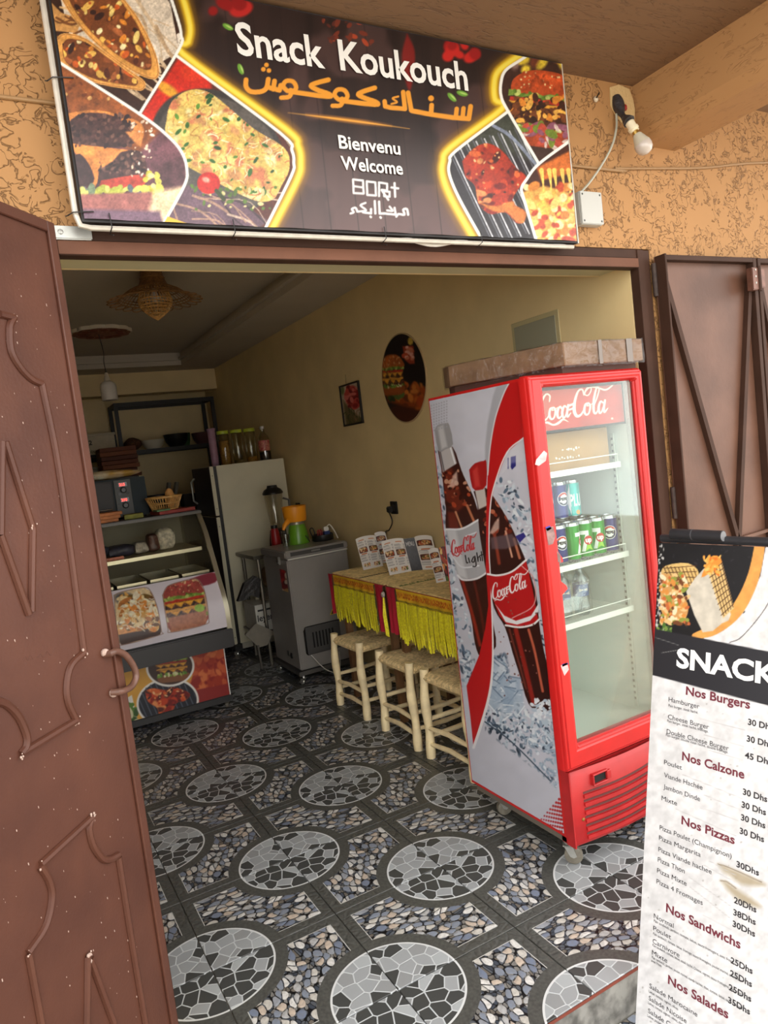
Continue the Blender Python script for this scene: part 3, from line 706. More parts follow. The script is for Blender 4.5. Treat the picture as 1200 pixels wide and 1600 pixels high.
    grill(P, (700,232), (770,380), 12, (13,-4), (96,98,106)); grill(P, (705,233), (775,381), 12, (13,-4), (206,208,214))
    P.stroke([(770,196),(800,215),(842,262)], 5, (140,150,170))
    chicken(P, [(722,252),(740,232),(762,224),(785,236),(806,262),(822,276),(812,292),(800,316),(820,330),(818,346),(806,348),(790,332),(765,334),(748,318),(742,290),(728,276)], (718,222,826,350))
    P.poly([(748,316),(770,330),(792,332),(806,346),(818,348),(822,332),(806,322),(800,314),(775,322)], (222,130,60), soft=3, smooth=3)
    P.setclip(R3); P.C[P.clip > 0] = (70, 36, 26)
    P.poly([(838,262),(892,235),(896,270),(846,282)], (206,110,50), soft=4); P.poly([(816,300),(850,290),(905,305),(915,390),(838,380)], (236,176,84), soft=4)
    for x in (846,858,866,878,888): P.stroke([(x, 266), (x+3, 292), (x+2, 318)], [7,2.6,6], (246,206,100))
    P.blobs((815,290,910,385), 130, [(250,216,120),(226,140,60),(206,80,44),(244,190,80),(255,236,170),(190,70,40)], (2,7), (1,2), 21, soft=2)
    P.setclip()
    for c in (S1, S2, S3, R1, R2, R3):
        P.setclip(c); P.grain(.35, .16); P.grain(.09, .14, seed=5); P.grain(.55, .10, seed=9)
    P.setclip()
    for p in ([(92,97),(218,178),(265,215),(285,240),(292,265),(288,290),(254,352)], [(255,-40),(277,28),(283,55),(279,78),(218,178)], [(277,88),(438,208),(456,235),(459,255),(455,275),(413,360)],
              [(892,60),(840,78),(813,94),(790,110),(783,128),(783,150),(794,174),(842,256)], [(794,174),(712,236),(703,252),(702,272),(717,309),(752,372)], [(892,219),(842,256),(823,280),(815,294),(818,309),(838,376)]):
        P.stroke(p, 4.6, (255,255,246))
    P.poly([(256,349),(262,338),(300,352)], (250,196,60))
    # line of light
    P.stroke([(450,176),(545,188),(640,201)], [.5,2.6,.5], (255,190,80), soft=1.4); P.ell(545,188,60,4,(255,170,60),.13,soft=4,a=.6)
    # the Arabic name, drawn letter by letter
    O = (240,160,48); z = lambda *p: [(340+a/2.069, b/2.069) for a, b in p]
    def st(pts, w=8.5, smooth=4): P.stroke(z(*pts), w, O, smooth=smooth, soft=1)
    st([(818,344),(812,384),(760,380),(690,370),(628,358)], 7.6, 0); st([(795,350),(792,380)], 7); st([(773,352),(770,380)], 7); st([(692,340),(690,368)], 7.5); P.ell(*z((690,318))[0], 4.6, 4.6, O)
    st([(616,300),(626,356)], 7.4, 0); st([(600,298),(606,352),(560,348),(542,344),(540,328)], 7.2, 0); st([(584,312),(566,318),(580,330),(562,336)], 3.2)
    st([(508,284),(470,296),(455,306),(478,318),(512,330),(508,338),(400,326)], 7.6, 3); st([(404,328),(420,312),(410,292),(388,290),(378,306),(392,322),(404,320),(398,340),(372,342)], 7, 4)
    st([(358,258),(320,268),(302,278),(326,292),(360,304),(354,312),(235,296)], 7.6, 3); st([(240,300),(254,284),(244,264),(222,262),(212,278),(226,294),(238,292),(232,312),(206,316)], 7, 4)
    st([(204,276),(200,292),(180,286)], 7.5, 0); st([(184,262),(180,288),(160,280)], 7.5, 0); st([(164,256),(158,284),(140,296),(108,296),(92,280),(92,258)], 7.6, 4)
    for a, b in ((148,224),(166,228),(158,210)): P.ell(*z((a, b))[0], 3.6, 3.6, O)
    # small lines in Tifinagh and Arabic
    Wt = (238,236,234); s2 = lambda *p, w=4., k=3: P.stroke(z(*p), w, Wt, smooth=k, soft=.9)
    s2((440,580),(470,584),(472,626),(440,624),(438,580),w=3.4,k=0); s2((440,602),(470,606),w=3.2,k=0)
    s2((482,586),(510,590),(512,632),(484,630),(482,586),w=3.4,k=0)
    s2((522,590),(522,634),w=3.4,k=0); s2((522,590),(548,594),(548,616),(530,614),(552,646),w=3.4,k=0)
    s2((538,618),(556,620),(556,636),(538,634),(538,618),w=3.2,k=0); s2((572,592),(574,636),w=3.6,k=0); s2((562,606),(584,609),w=3.4,k=0)
    s2((616,694),(612,676),(600,678),(604,694),(585,692),(578,700),w=3.6); s2((572,672),(576,694),(540,690),w=3.6,k=0); s2((556,668),(566,682),(548,680),w=3.2)
    s2((522,652),(524,690),(538,690),w=3.6,k=0); s2((508,650),(510,690),w=3.6,k=0); s2((496,676),(496,690),(470,686),w=3.6,k=0); s2((478,656),(462,664),(480,680),(452,684),w=3.2); s2((452,684),(446,672),(434,676),(440,686),(430,690),w=3.4)
    s2((526,702),(528,704),w=3.4,k=0); s2((494,700),(496,702),w=3.4,k=0)
PRINT = print_mat('glossy printed vinyl', .33, .5, bump=.03, bscale=5)
SW = SX1-SX0; SHh = SZ1-SZ0
def sag(u, v): return np.stack([SX0+.006+u*(SW-.012), SY-.0012-.0022*np.sin(u*61)*np.exp(-v*9)-.0012*np.sin(u*17+v*3), SZ0+.006+v*(SHh-.012)], -1)
sheet('banner', sag, 760, 290, paint_sign, PRINT, sg, white=.68)
MB().box((SX0, SY+.004, SZ0), (SX1, SY+.045, SZ1)).build('backing_frame', mat('black banner back', (34, 30, 30), .6), sg)
U = np.array([1., 0, 0])
def sign_text(body, pl, prr, h, bold, col):
    a, b = H(*pl, y=SY-.0045), H(*prr, y=SY-.0045)
    m = MB(); write(m, body, (a[0], SY-.0052, (a[2]+b[2])/2), U, Zv, h, bold, width=b[0]-a[0])
    return m.build('lettering', col, sg)
WHITE = mat('white print', (216, 214, 208), .4)
sign_text('Snack', (372, 86), (508, 104), .085, .022, WHITE); sign_text('Koukouch', (532, 107), (732, 142), .085, .022, WHITE)
sign_text('Bienvenu', (530, 231), (626, 242), .038, .020, WHITE); sign_text('Welcome', (534, 264), (630, 273), .038, .020, WHITE)
LP = mat('pale lashing pipe', (196, 190, 178), .35, .2, var=.08, scale=30)
MB().tube([(SX0-.012, SY+.01, SZ1), (SX0-.012, SY+.01, SZ0+.02), (SX0-.004, SY+.01, SZ0-.008), (SX0+.02, SY+.01, SZ0-.013), (SX1-.02, SY+.01, SZ0-.013)], .0075, 8).build('frame_pipe', LP, sg, smooth=True)
MB().tube([(SX1+.004, SY+.012, SZ0), (SX1+.004, SY+.012, SZ1)], .007, 8).build('frame_pipe', LP, sg, smooth=True)
TIE = mat('black cable tie', (24, 22, 22), .5)
for px, py in ((172,352),(364,357),(600,372),(750,380)):
    q = H(px, py, y=SY); MB().tube([(q[0], SY-.009, SZ0+.02), (q[0]+.002, SY-.010, SZ0-.016), (q[0], SY+.02, SZ0-.024), (q[0]+.004, SY-.006, SZ0-.034)], .0016, 5).build('cable_tie', TIE, sg)
for py in (122, 330):
    q = H(100, py, y=SY); MB().tube([(SX0+.03, SY-.008, q[2]), (SX0-.018, SY-.002, q[2]-.002), (SX0-.03, SY+.012, q[2]-.006), (SX0-.036, SY, q[2]-.012)], .0016, 5).build('cable_tie', TIE, sg)
bq = H(95, 360, y=.14)
MB().box((bq[0]-.035, .15, bq[2]-.018), (bq[0]+.075, .169, bq[2]+.016)).build('bracket', STEEL, sg, bevel=.003)
MB().ball((bq[0], .1495, bq[2]), (.007, .003, .007), 8, 4).build('screw', STEEL, sg)
cb = [(600,368),(625,369),(655,379),(680,383),(710,378),(745,371),(772,371),(800,376),(830,381),(862,384),(880,381),(890,377)]
tag(MB().tube([H(a, b, y=.128) for a, b in smoothpath(cb, 4)], .0062, 8).build('light_rope', mat('white plastic cable', (222, 220, 212), .35), smooth=True), 'white cable drooping below the bottom edge of the banner', 'cable')

# ------------------------------------------------------------------ small fittings on the plaster
jb = thing('junction_box', 'grey square electrical junction box screwed to the plaster beside the banner', 'box', H(923, 330, y=.15))
a, b = H(904, 298, y=.135), H(943, 352, y=.135)
MB().box((a[0], .135, b[2]), (b[0], .169, a[2])).build('casing', mat('pale grey plastic', (186, 186, 180), .45, var=.04), jb, bevel=.004)
MB().box((a[0]+.001, .130, b[2]+.001), (b[0]-.001, .1348, a[2]-.001)).build('lid', mat('pale grey plastic lid', (180, 180, 174), .4), jb, bevel=.002)
for x in (a[0]+.012, b[0]-.012):
    for z in (a[2]-.012, b[2]+.012): MB().ball((x, .1298, z), (.004, .0015, .004), 8, 4).build('screw', mat('dark screw', (70, 70, 68), .4, .6), jb)
lb = thing('light_bulb', 'white light bulb in a holder hanging out of a hole in the plaster', 'bulb', H(972, 172, y=.165))
p0, p1, p2, p3 = H(983, 190, y=.10), H(990, 203, y=.09), H(997, 214, y=.082), H(1016, 246, y=.055)
ax = np.array(p3)-np.array(p0); AL = np.linalg.norm(ax); ax /= AL
def along(t): return np.array(p0)+ax*t
def turned(prof, n=20):
    mb = MB(); mb.tube([along(t) for t, r in prof], [r for t, r in prof], n); return mb
turned([(0,.013),(.004,.017),(.026,.017),(.027,.020),(.036,.020),(.037,.017),(.044,.017)]).build('holder', mat('cream lamp holder', (226, 216, 186), .4), lb, smooth=True)
turned([(.044,.012),(.056,.012)]).build('cap', mat('brass cap', (196, 160, 84), .3, .9), lb, smooth=True)
turned([(.056,.014),(.060,.017),(.085,.026),(.098,.0315)]).build('bulb_body', mat('white bulb plastic', (200, 194, 174), .4), lb, smooth=True)
turned([(.098,.0312),(.110,.0325),(.125,.029),(.136,.019),(.141,.004)]).build('bulb_globe', mat('frosted bulb glass', (190, 180, 170), .2, coat=.5), lb, smooth=True)
tp = smoothpath([H(962, 152, y=.166), H(968, 170, y=.15), H(974, 182, y=.125), p0], 5)
MB().tube(tp, [.017+.007*math.sin(i*.5) for i in range(len(tp))], 10).build('taped_wires', mat('black insulating tape', (52, 50, 52), .4, var=.3, scale=90, bump=.6, bscale=60), lb, smooth=True)
MB().tube([H(963, 172, y=.155), H(977, 168, y=.145)], .012, 10).build('red_tape', mat('red tape', (150, 44, 40), .4), lb, smooth=True)
hole = MB().prism([H(x, y, y=.1695) for x, y in ((952,137),(966,133),(982,140),(988,156),(991,172),(990,190),(976,198),(962,182),(953,165))], (0, -.004, 0))
hole.build('patch', mat('pale patch of filler', (206, 176, 124), .8, bump=.5, bscale=50), lb)
tag(MB().tube(smoothpath([H(963,178,y=.155), H(963,200,y=.15), H(956,228,y=.15), H(940,258,y=.155), H(922,284,y=.155), H(908,300,y=.15)], 5), .0042, 8).build('bulb_cable', mat('grey cable sheath', (176, 176, 160), .45), smooth=True), 'grey cable running from the bulb holder down to the junction box', 'cable')
tag(MB().tube(smoothpath([(-1.9,.165,2.60)]+[H(a, b, y=.162) for a, b in ((905,260),(960,263),(1020,263),(1100,262),(1200,254))]+[(2.8,.162,2.74)], 4), .0055, 8).build('wall_wire', mat('ochre painted wire', (150, 116, 76), .6), smooth=True), 'thin painted wire strung level across the ochre plaster', 'wire')
hk = thing('wall_hook', 'small nail in a white plug between the banner and the bulb', 'hook', H(930, 153, y=.165))
q = H(931, 155, y=.165); MB().ball(q, (.011, .008, .011), 10, 6).build('plug', mat('white plug', (206, 190, 164), .6), hk, smooth=True)
MB().tube([q, H(936, 145, y=.135)], .0025, 6).build('nail', mat('dark nail', (50, 44, 40), .4, .7), hk)

# ------------------------------------------------------------------ red drinks cooler
CX0, CX1, CY0, CY1, CZ0, CZ1 = .353, .905, .058, .703, .13, 1.812
RED = mat('cooler red plastic', (186, 26, 26), .33, var=.06, scale=12)
REDD = mat('faded red plastic', (168, 30, 32), .42, var=.10, scale=14)
LINER = mat('white liner', (222, 228, 222), .35)
RUB = mat('black rubber', (26, 24, 24), .6)
ck = thing('drinks_cooler', 'red glass-door drinks cooler with cola bottles printed on its white side', 'refrigerator', ((CX0+CX1)/2, (CY0+CY1)/2, 0))
def paint_side(P):
    P.C[:] = (206, 206, 218); P.grain(.03, .05)
    ls = lambda y: 671+(y-622)*.1067            # the panel's rear edge in the photograph
    # spray round the bottles
    def spray(poly, n, seed, cols=((232,238,244),(150,170,190),(96,116,138),(190,206,220),(60,74,92),(214,224,234)), size=(.7,2.6)):
        P.setclip(poly, 6); xs = [p[0] for p in poly]; ys = [p[1] for p in poly]
        P.blobs((min(xs), min(ys), max(xs), max(ys)), n, cols, size, (1, 3.2), seed, (1.1, .7)); P.setclip()
    spray([(676,690),(690,720),(700,830),(720,920),(742,1010),(734,1080),(722,1080),(690,800)], 620, 3)
    spray([(772,740),(800,750),(830,800),(850,900),(862,1000),(868,1110),(840,1000),(815,880),(790,810)], 800, 4)
    # red sweep
    sweep = [(799,592),(787,615),(774,653),(766,697),(762,742),(760,800),(759,885),(763,946),(758,983),(749,1023),(729,1072),(735,1120),(740,1168),(752,1132),(764,1088),(769,1050),(770,1000),(767,916),(764,854),(766,793),(773,756),(792,707),(818,684),(810,586)]
    # silver band beside it
    P.poly([(799,590),(787,615),(774,653),(766,697),(762,742),(758,742),(758,697),(762,660),(770,620),(780,592)], (176,176,184), soft=3)
    # left bottle
    bt1 = [(684,704),(690,735),(694,770),(697,800),(697,828),(716,900),(735,960),(742,1005),(752,1026),(775,1010),(768,960),(762,890),(752,815),(746,796),(738,772),(722,738),(707,698)]
    P.poly(bt1, (58,22,18), smooth=3)
    idx, m, _ = P.pmask(bt1, 2); P.clip = np.zeros(P.X.size); P.clip[idx] = m
    P.poly([(690,735),(706,732),(726,790),(715,800),(698,790)], (112,40,26), soft=5); P.blobs((690,735,735,790), 46, [(150,66,42),(206,150,120),(60,20,16),(176,70,40)], (1,3.4), (1,2), 5)
    P.poly([(699,800),(712,800),(718,828),(702,828)], (110,40,28), soft=4); P.stroke([(712,800),(722,826)], 3, (214,150,110), soft=2); P.stroke([(730,790),(742,818)], 4, (196,120,84), soft=2)
    P.stroke([(722,906),(738,960),(750,1008)], 5, (150,44,30), soft=3); P.stroke([(740,904),(752,960),(758,1000)], 4, (96,32,24), soft=3); P.setclip()
    P.poly([(686,704),(706,697),(714,724),(692,738)], (196,190,190), soft=2); P.stroke([(688,706),(694,736)], 2, (110,104,106)); P.stroke([(704,700),(711,724)], 2.4, (240,240,244))
    P.poly([(679,672),(684,664),(697,661),(702,664),(708,694),(696,702),(685,705)], (160,158,160), smooth=2); P.poly([(684,668),(692,664),(699,698),(690,702)], (206,204,206), soft=4)
    P.poly([(708,742),(714,736),(716,756),(708,762),(702,760)], (222,190,176), soft=3, a=.8)
    P.poly([(697,828),(722,826),(748,812),(754,850),(762,893),(745,904),(722,905),(715,898)], (176,176,180)); P.poly([(697,828),(712,828),(730,904),(716,900)], (208,208,212), soft=5)
    P.stroke([(697,827),(722,826),(748,812)], 3, (236,236,240)); P.stroke([(715,899),(724,906),(745,904),(763,893)], 3, (232,232,236))
    P.stroke([(706,868),(722,886),(748,884)], 2.4, (220,222,228)); P.stroke([(728,838),(744,832)], 2.4, (220,222,228))
    script_logo(P, (706,871), (748,862), (-2,-31), (206,34,40), k=.9)
    for p in ([(727,868),(729,879),(731,879)], [(732,872),(734,879)], [(740,870),(737,877),(741,878),(742,869),(744,884),(739,885)], [(745,864),(747,877),(747,871),(750,870),(751,876)], [(752,862),(754,876)], [(750,868),(756,866)]):
        P.stroke(p, 1.7, (24,20,22), soft=.8, smooth=2)
    # right bottle
    bt2 = [(740,768),(746,790),(749,830),(757,880),(762,900),(772,950),(789,980),(801,1020),(812,1055),(826,1100),(846,1112),(866,1100),(858,1050),(850,1018),(843,978),(838,930),(822,878),(814,858),(803,832),(790,806),(772,778),(758,762)]
    P.poly(bt2, (54,20,17), smooth=3)
    idx, m, _ = P.pmask(bt2, 2); P.clip = np.zeros(P.X.size); P.clip[idx] = m
    P.blobs((755,775,800,835), 60, [(150,60,38),(196,110,80),(60,20,16),(110,36,24)], (1,3.6), (1,2), 8)
    P.stroke([(772,832),(780,880)], 5, (150,60,40), soft=3); P.stroke([(790,830),(800,870)], 3, (226,170,140), soft=2); P.stroke([(803,842),(812,872)], 4, (196,120,90), soft=2)
    P.stroke([(806,984),(820,1040),(834,1100)], 7, (150,36,28), soft=3); P.stroke([(826,984),(836,1020),(848,1080)], 4, (196,96,70), soft=2); P.stroke([(796,984),(812,1040),(822,1076)], 3, (110,50,40), soft=2)
    P.poly([(766,840),(800,834),(812,850),(790,858),(768,858)], (112,96,104), soft=3, a=.7); P.setclip()
    P.poly([(742,766),(757,760),(761,790),(748,796)], (206,196,190), soft=2)
    P.poly([(733,734),(742,724),(756,720),(760,722),(760,758),(748,766),(738,762)], (176,28,30), smooth=2); P.poly([(738,736),(746,728),(750,760),(742,762)], (212,60,56), soft=4)
    P.poly([(773,816),(780,808),(780,826),(770,834),(764,834)], (222,190,176), soft=3, a=.8)
    # ice at the feet of the bottles
    spray([(758,1030),(790,1020),(800,1080),(830,1120),(862,1125),(866,1180),(840,1170),(790,1150),(752,1126)], 900, 9)
    spray([(724,1040),(742,1030),(734,1060),(728,1076)], 60, 19)
    r = random.Random(77)
    for k in range(46):
        x, y = r.uniform(758, 812), r.uniform(1030, 1112)
        if x > 772+(y-1020)*.55+6 or x < 768-(y-1030)*.12: continue
        a, s, t = r.uniform(0, 1.5), r.uniform(6, 13), r.random(); q_ = [(x+s*math.cos(a+b)*(.8+.5*r.random()), y+1.5*s*math.sin(a+b)*(.8+.4*r.random())) for b in (0, 1.4, 3.0, 4.6)]
        P.poly(q_, (150+70*t, 172+58*t, 196+44*t), soft=4, a=.75); P.stroke([q_[0], q_[1]], 1.6, (240,246,250), soft=1.5); P.stroke([q_[2], q_[3]], 1.6, (92,116,142), soft=1.5, a=.8)
    P.blobs((830,1092,868,1126), 80, [(240,244,250),(190,206,222),(226,234,242)], (1,3), (1,2), 23)
    spray([(756,1118),(790,1136),(826,1172),(862,1206),(868,1230),(830,1196),(790,1166),(760,1142)], 260, 11, ((80,98,116),(50,62,78),(150,170,190),(110,130,150),(196,208,220)))
    P.stroke([(758,1128),(800,1160),(860,1220)], 2, (70,86,104)); spray([(800,1120),(868,1150),(874,1240),(830,1180)], 200, 14, ((226,232,240),(176,192,208),(150,168,188)))
    P.poly(sweep, (200,26,30), smooth=0)
    P.stroke([(818,684),(792,707),(773,756),(766,793),(764,854),(767,916),(770,1000),(769,1050),(764,1088),(752,1132),(740,1168)], [2,2,2,2,2,2,2.6,3.4,4,4.4,4.4], (244,240,242))
    P.stroke([(799,592),(787,615),(774,653),(766,697),(762,742)], 2, (226,222,226))
    # red label over the sweep's edge
    P.poly([(762,898),(778,900),(800,894),(822,876),(832,920),(841,968),(830,976),(812,979),(792,976),(780,962),(768,930)], (192,26,32))
    P.poly([(774,944),(788,962),(806,970),(830,962),(842,942),(841,956),(828,970),(808,976),(790,972)], (238,236,238), soft=1.2)
    P.stroke([(762,897),(778,899),(800,893),(822,875)], 3, (244,242,242)); P.stroke([(790,977),(812,980),(832,976),(842,968)], 3, (244,242,242))
    P.stroke([(815,884),(834,905),(834,945),(800,966)], 1.6, (226,160,160))
    script_logo(P, (770,942), (832,920), (-3,-34), (246,244,244), k=.88)
    P.blobs((780,925,840,1090), 34, [(120,70,60),(150,90,80)], (.6,1.3), (1,1.4), 31)
    # torn stickers
    P.poly([(798,714),(806,712),(806,728),(800,734),(798,730)], (46,46,128)); P.stroke([(794,716),(794,732)], 1.6, (60,60,130)); P.poly([(805,838),(818,832),(822,838),(812,848)], (52,48,134)); P.poly([(784,740),(800,700),(818,690),(822,720),(800,724)], (236,236,240), a=.35, soft=4)
    # halftone dots in the lower corner
    for r in range(12):
        for q in range(14):
            x, y = 846+q*4.6-r*.9, 1250+r*6.0+q*-5.2+30
            t = min(1, max(0, (q*1.2+(-r+8)*.4)/14))
            if y < 1240 or x > 895: continue
            P.ell(x, y, .8+1.5*t, .8+1.8*t, (186,30,34))
    for r in range(10):
        for q in range(7): P.ell(674+q*4-r*.4*0, 634+r*4.4-q*1.2, 1.1, 1.1, (170,170,178))
sp = sheet('side_print', lambda u, v: np.stack([np.full_like(u, CX0-.0006), CY1-.006-u*(CY1-.006-.122), CZ0+.012+v*(CZ1-CZ0-.022)], -1), 230, 720, paint_side, print_mat('printed vinyl wrap', .3, .5), ck, white=.74)
sp['label'] = 'printed vinyl with two cola bottles bursting through ice'
MB().box((CX0, .112, CZ0), (CX0+.028, CY1, CZ1)).build('side_panel', RED, ck)
MB().box((CX1-.028, .112, CZ0), (CX1, CY1, CZ1)).build('side_panel', RED, ck)
MB().box((CX0+.028, CY1-.03, CZ0), (CX1-.028, CY1, CZ1)).build('back_panel', LINER, ck)
MB().box((CX0+.028, .112, CZ1-.03), (CX1-.028, CY1-.03, CZ1)).build('top_panel', RED, ck)
MB().box((CX0+.028, .14, CZ0), (CX1-.028, CY1-.03, .455)).build('base', LINER, ck)
MB().box((CX0+.028, .115, .455), (CX0+.046, CY1-.03, CZ1-.03)).box((CX1-.046, .115, .455), (CX1-.028, CY1-.03, CZ1-.03)).box((CX0+.046, CY1-.048, .455), (CX1-.046, CY1-.03, CZ1-.03)).build('liner', LINER, ck)
for x in (CX0+.05, CX1-.056):
    for y in (.18, CY1-.07):
        s_ = MB().box((x, y, .47), (x+.006, y+.016, 1.58))
        s_.build('shelf_track', mat('pale shelf track', (196, 204, 196), .4), ck)
SLOT = mat('dark slot', (70, 76, 72), .7)
sl = MB()
for k in range(44):
    z = .50+k*.0245; sl.box((CX1-.0575, CY1-.068, z), (CX1-.0562, CY1-.058, z+.010)).box((CX1-.0575, .184, z), (CX1-.0562, .192, z+.010))
tag(sl.build('track_slots', SLOT, ck), kind='stuff')
# door: frame, panes
GX0, GX1, GZ0, GZ1 = .408, .862, .484, 1.772
DX0, DX1, DZ0, DZ1 = .338, .902, .398, 1.815
df = MB()
for a, b in (((DX0, CY0, DZ0), (GX0, .108, DZ1)), ((GX1, CY0, DZ0), (DX1, .108, DZ1)), ((GX0, CY0, GZ1), (GX1, .108, DZ1)), ((GX0, CY0, DZ0), (GX1, .108, GZ0))): df.box(a, b)
dm = bmesh.new()
dr_ = MB(); sq = lambda x0, x1, z0, z1, y: [(x0, y, z0), (x1, y, z0), (x1, y, z1), (x0, y, z1)]
e = .012
loops = [sq(DX0+e, DX1-e, DZ0+e, DZ1-e, CY0-.006), sq(DX0, DX1, DZ0, DZ1, CY0+.010), sq(DX0, DX1, DZ0, DZ1, .108), sq(GX0, GX1, GZ0, GZ1, .108), sq(GX0, GX1, GZ0, GZ1, CY0+.008), sq(GX0-e, GX1+e, GZ0-e, GZ1+e, CY0-.006)]
vs = [p for l in loops for p in l]; fs = []
for i in range(6):
    j = (i+1) % 6
    for k in range(4): fs.append((i*4+k, i*4+(k+1) % 4, j*4+(k+1) % 4, j*4+k))
door = dr_.add(vs, [f[::-1] for f in fs]).build('door', RED, ck, bevel=.006, segs=3, smooth=True)
PANE = glass('clear door glass', (.93, .97, .95), .10)
MB().box((GX0, .078, GZ0), (GX1, .082, GZ1)).build('pane', PANE, door)
MB().box((GX1-.012, .084, GZ0), (GX1-.002, .106, GZ1)).box((GX0+.001, .084, GZ0), (GX0+.008, .106, GZ1)).build('gasket', mat('grey gasket', (176, 180, 176), .5), door)
MB().box((DX0+.008, .1085, DZ0+.01), (DX1-.008, .1115, DZ1-.012)).build('seal', RUB, door) if False else None
for x0, x1 in ((DX0+.012, DX0+.03), (DX1-.03, DX1-.012)): MB().box((x0, .1082, DZ0+.01), (x1, .1118, DZ1-.012)).build('seal', RUB, door)
wm = MB(); r_ = random.Random(8)
for px, py, s, c in ((842,722,16,0),(838,715,10,0),(848,712,8,0)):
    pass
def scuff(pts, m, y=CY0-.0068): return MB().add([H(a, b, y=y) for a, b in pts], [list(range(len(pts)))[::-1]]).build('scuff', m, door)
GREYS = mat('grey scuffed primer', (132, 104, 100), .6, var=.3, scale=50); PINKS = mat('pinkish torn sticker', (222, 170, 170), .6, var=.2, scale=60)
scuff([(838,718),(850,704),(855,708),(853,720),(842,728),(836,726)], PINKS); scuff([(853,826),(864,822),(868,838),(864,850),(857,852)], GREYS); scuff([(870,860),(876,868),(877,880),(872,878)], GREYS)
scuff([(852,824),(859,821),(862,826),(855,830)], mat('blue sticker scrap', (50, 48, 140), .5)); scuff([(876,1040),(886,1035),(889,1046),(882,1056)], PINKS); scuff([(878,1038),(887,1035),(888,1038),(879,1042)], mat('blue sticker scrap', (50, 48, 140), .5))
TORN = mat('torn red film', (214, 44, 40), .4)
scuff([(868,856),(879,872),(880,878),(872,880),(868,874)], TORN, y=.074); scuff([(872,905),(885,915),(887,920),(878,930),(874,940)], TORN, y=.074)
# illuminated-type header board with the script name, behind the glass
hx0, hx1, hz0, hz1 = .452, .864, 1.612, 1.768
hb_ = MB().box((hx0, .120, hz0), (hx1, .150, hz1)).build('header_board', mat('dark header edge', (70, 36, 32), .5), ck)
def paint_head(P):
    P.C[:] = (196, 52, 36); P.grain(.05, .12); P.poly([(840,604),(905,594),(890,640),(846,650)], (206,84,56), soft=14, a=.6)
    script_logo(P, (841,667), (966,651), (0,-58), (248,238,222), k=.86)
    P.ell(956.5, 654, 1.8, 1.8, (240,220,200)); P.stroke([(850,690),(975,668)], 2, (120,30,24))
sheet('header_print', lambda u, v: np.stack([hx0+.003+u*(hx1-.014-hx0), np.full_like(u, .1192), hz0+.008+v*(hz1-.014-hz0)], -1), 190, 90, paint_head, print_mat('printed header film', .35), hb_)
MB().box((hx0, .1190, hz0), (hx1, .1194, hz0+.007)).box((hx1-.011, .1190, hz0+.007), (hx1, .1194, hz1)).build('header_trim', RUB, hb_)
# kick panel with curved louvres
def kick(x, z): # bulges forward at the middle
    t = (x-CX0)/(CX1-CX0); return .068-.022*math.sin(math.pi*min(max(t, 0), 1))*(1-.0*(z))
kp = MB(); nx, zz = 14, [.105, .12, .37, .386]
for iz, z in enumerate(zz):
    for k in range(nx+1):
        x = CX0+.004+(CX1-CX0-.008)*k/nx; kp.v.append((x, kick(x, z)+(.012 if iz in (0, 3) else 0), z))
for iz in range(3):
    for k in range(nx): kp.f.append((iz*(nx+1)+k, iz*(nx+1)+k+1, (iz+1)*(nx+1)+k+1, (iz+1)*(nx+1)+k)); kp.mi.append(0)
kp.box((CX0+.004, .082, .105), (CX1-.004, .14, .386))
for x0, x1 in ((CX0+.004, CX0+.006), (CX1-.006, CX1-.004)): kp.box((x0, .07, .107), (x1, .14, .384))
kp.box((CX0, .066, .105), (CX0+.006, .1115, .392))
kick_o = kp.build('kick_panel', REDD, ck, smooth=True)
LSHADE = mat('dusty louvre shadow', (92, 46, 44), .8)  # shadow between the louvres painted as dark strips, dust included
for k in range(6):
    for m_, dz, hh_, dy in ((REDD, 0, .013, -.007), (LSHADE, .015, .008, -.0012)):
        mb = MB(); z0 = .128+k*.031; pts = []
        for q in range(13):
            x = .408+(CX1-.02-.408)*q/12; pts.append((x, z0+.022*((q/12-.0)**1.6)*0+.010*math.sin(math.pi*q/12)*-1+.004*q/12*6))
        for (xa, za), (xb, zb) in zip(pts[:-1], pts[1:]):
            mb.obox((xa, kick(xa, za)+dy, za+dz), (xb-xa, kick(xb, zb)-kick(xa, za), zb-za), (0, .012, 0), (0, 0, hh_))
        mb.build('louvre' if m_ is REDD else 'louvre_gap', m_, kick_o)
MB().box((.452, .0500, .326), (.515, .075, .358)).build('switch_recess', mat('black recess', (14, 12, 12), .8), kick_o)
for a, b in (((.446, .040, .320), (.520, .06, .326)), ((.446, .040, .358), (.520, .06, .364)), ((.446, .040, .326), (.452, .06, .358)), ((.515, .040, .326), (.535, .06, .358))): MB().box(a, b).build('recess_rim', REDD, kick_o, bevel=.002, segs=1)
MB().ball((.398, .062, .205), (.007, .005, .007), 10, 6).build('screw', mat('brass screw', (150, 110, 60), .4, .6), kick_o)
MB().box((CX0+.01, .14, .100), (CX1-.01, CY1-.02, CZ0)).build('undertray', mat('galvanised tray', (120, 112, 100), .6, .4), ck)
GRY = mat('grey caster rubber', (112, 106, 94), .6, var=.15, scale=50)
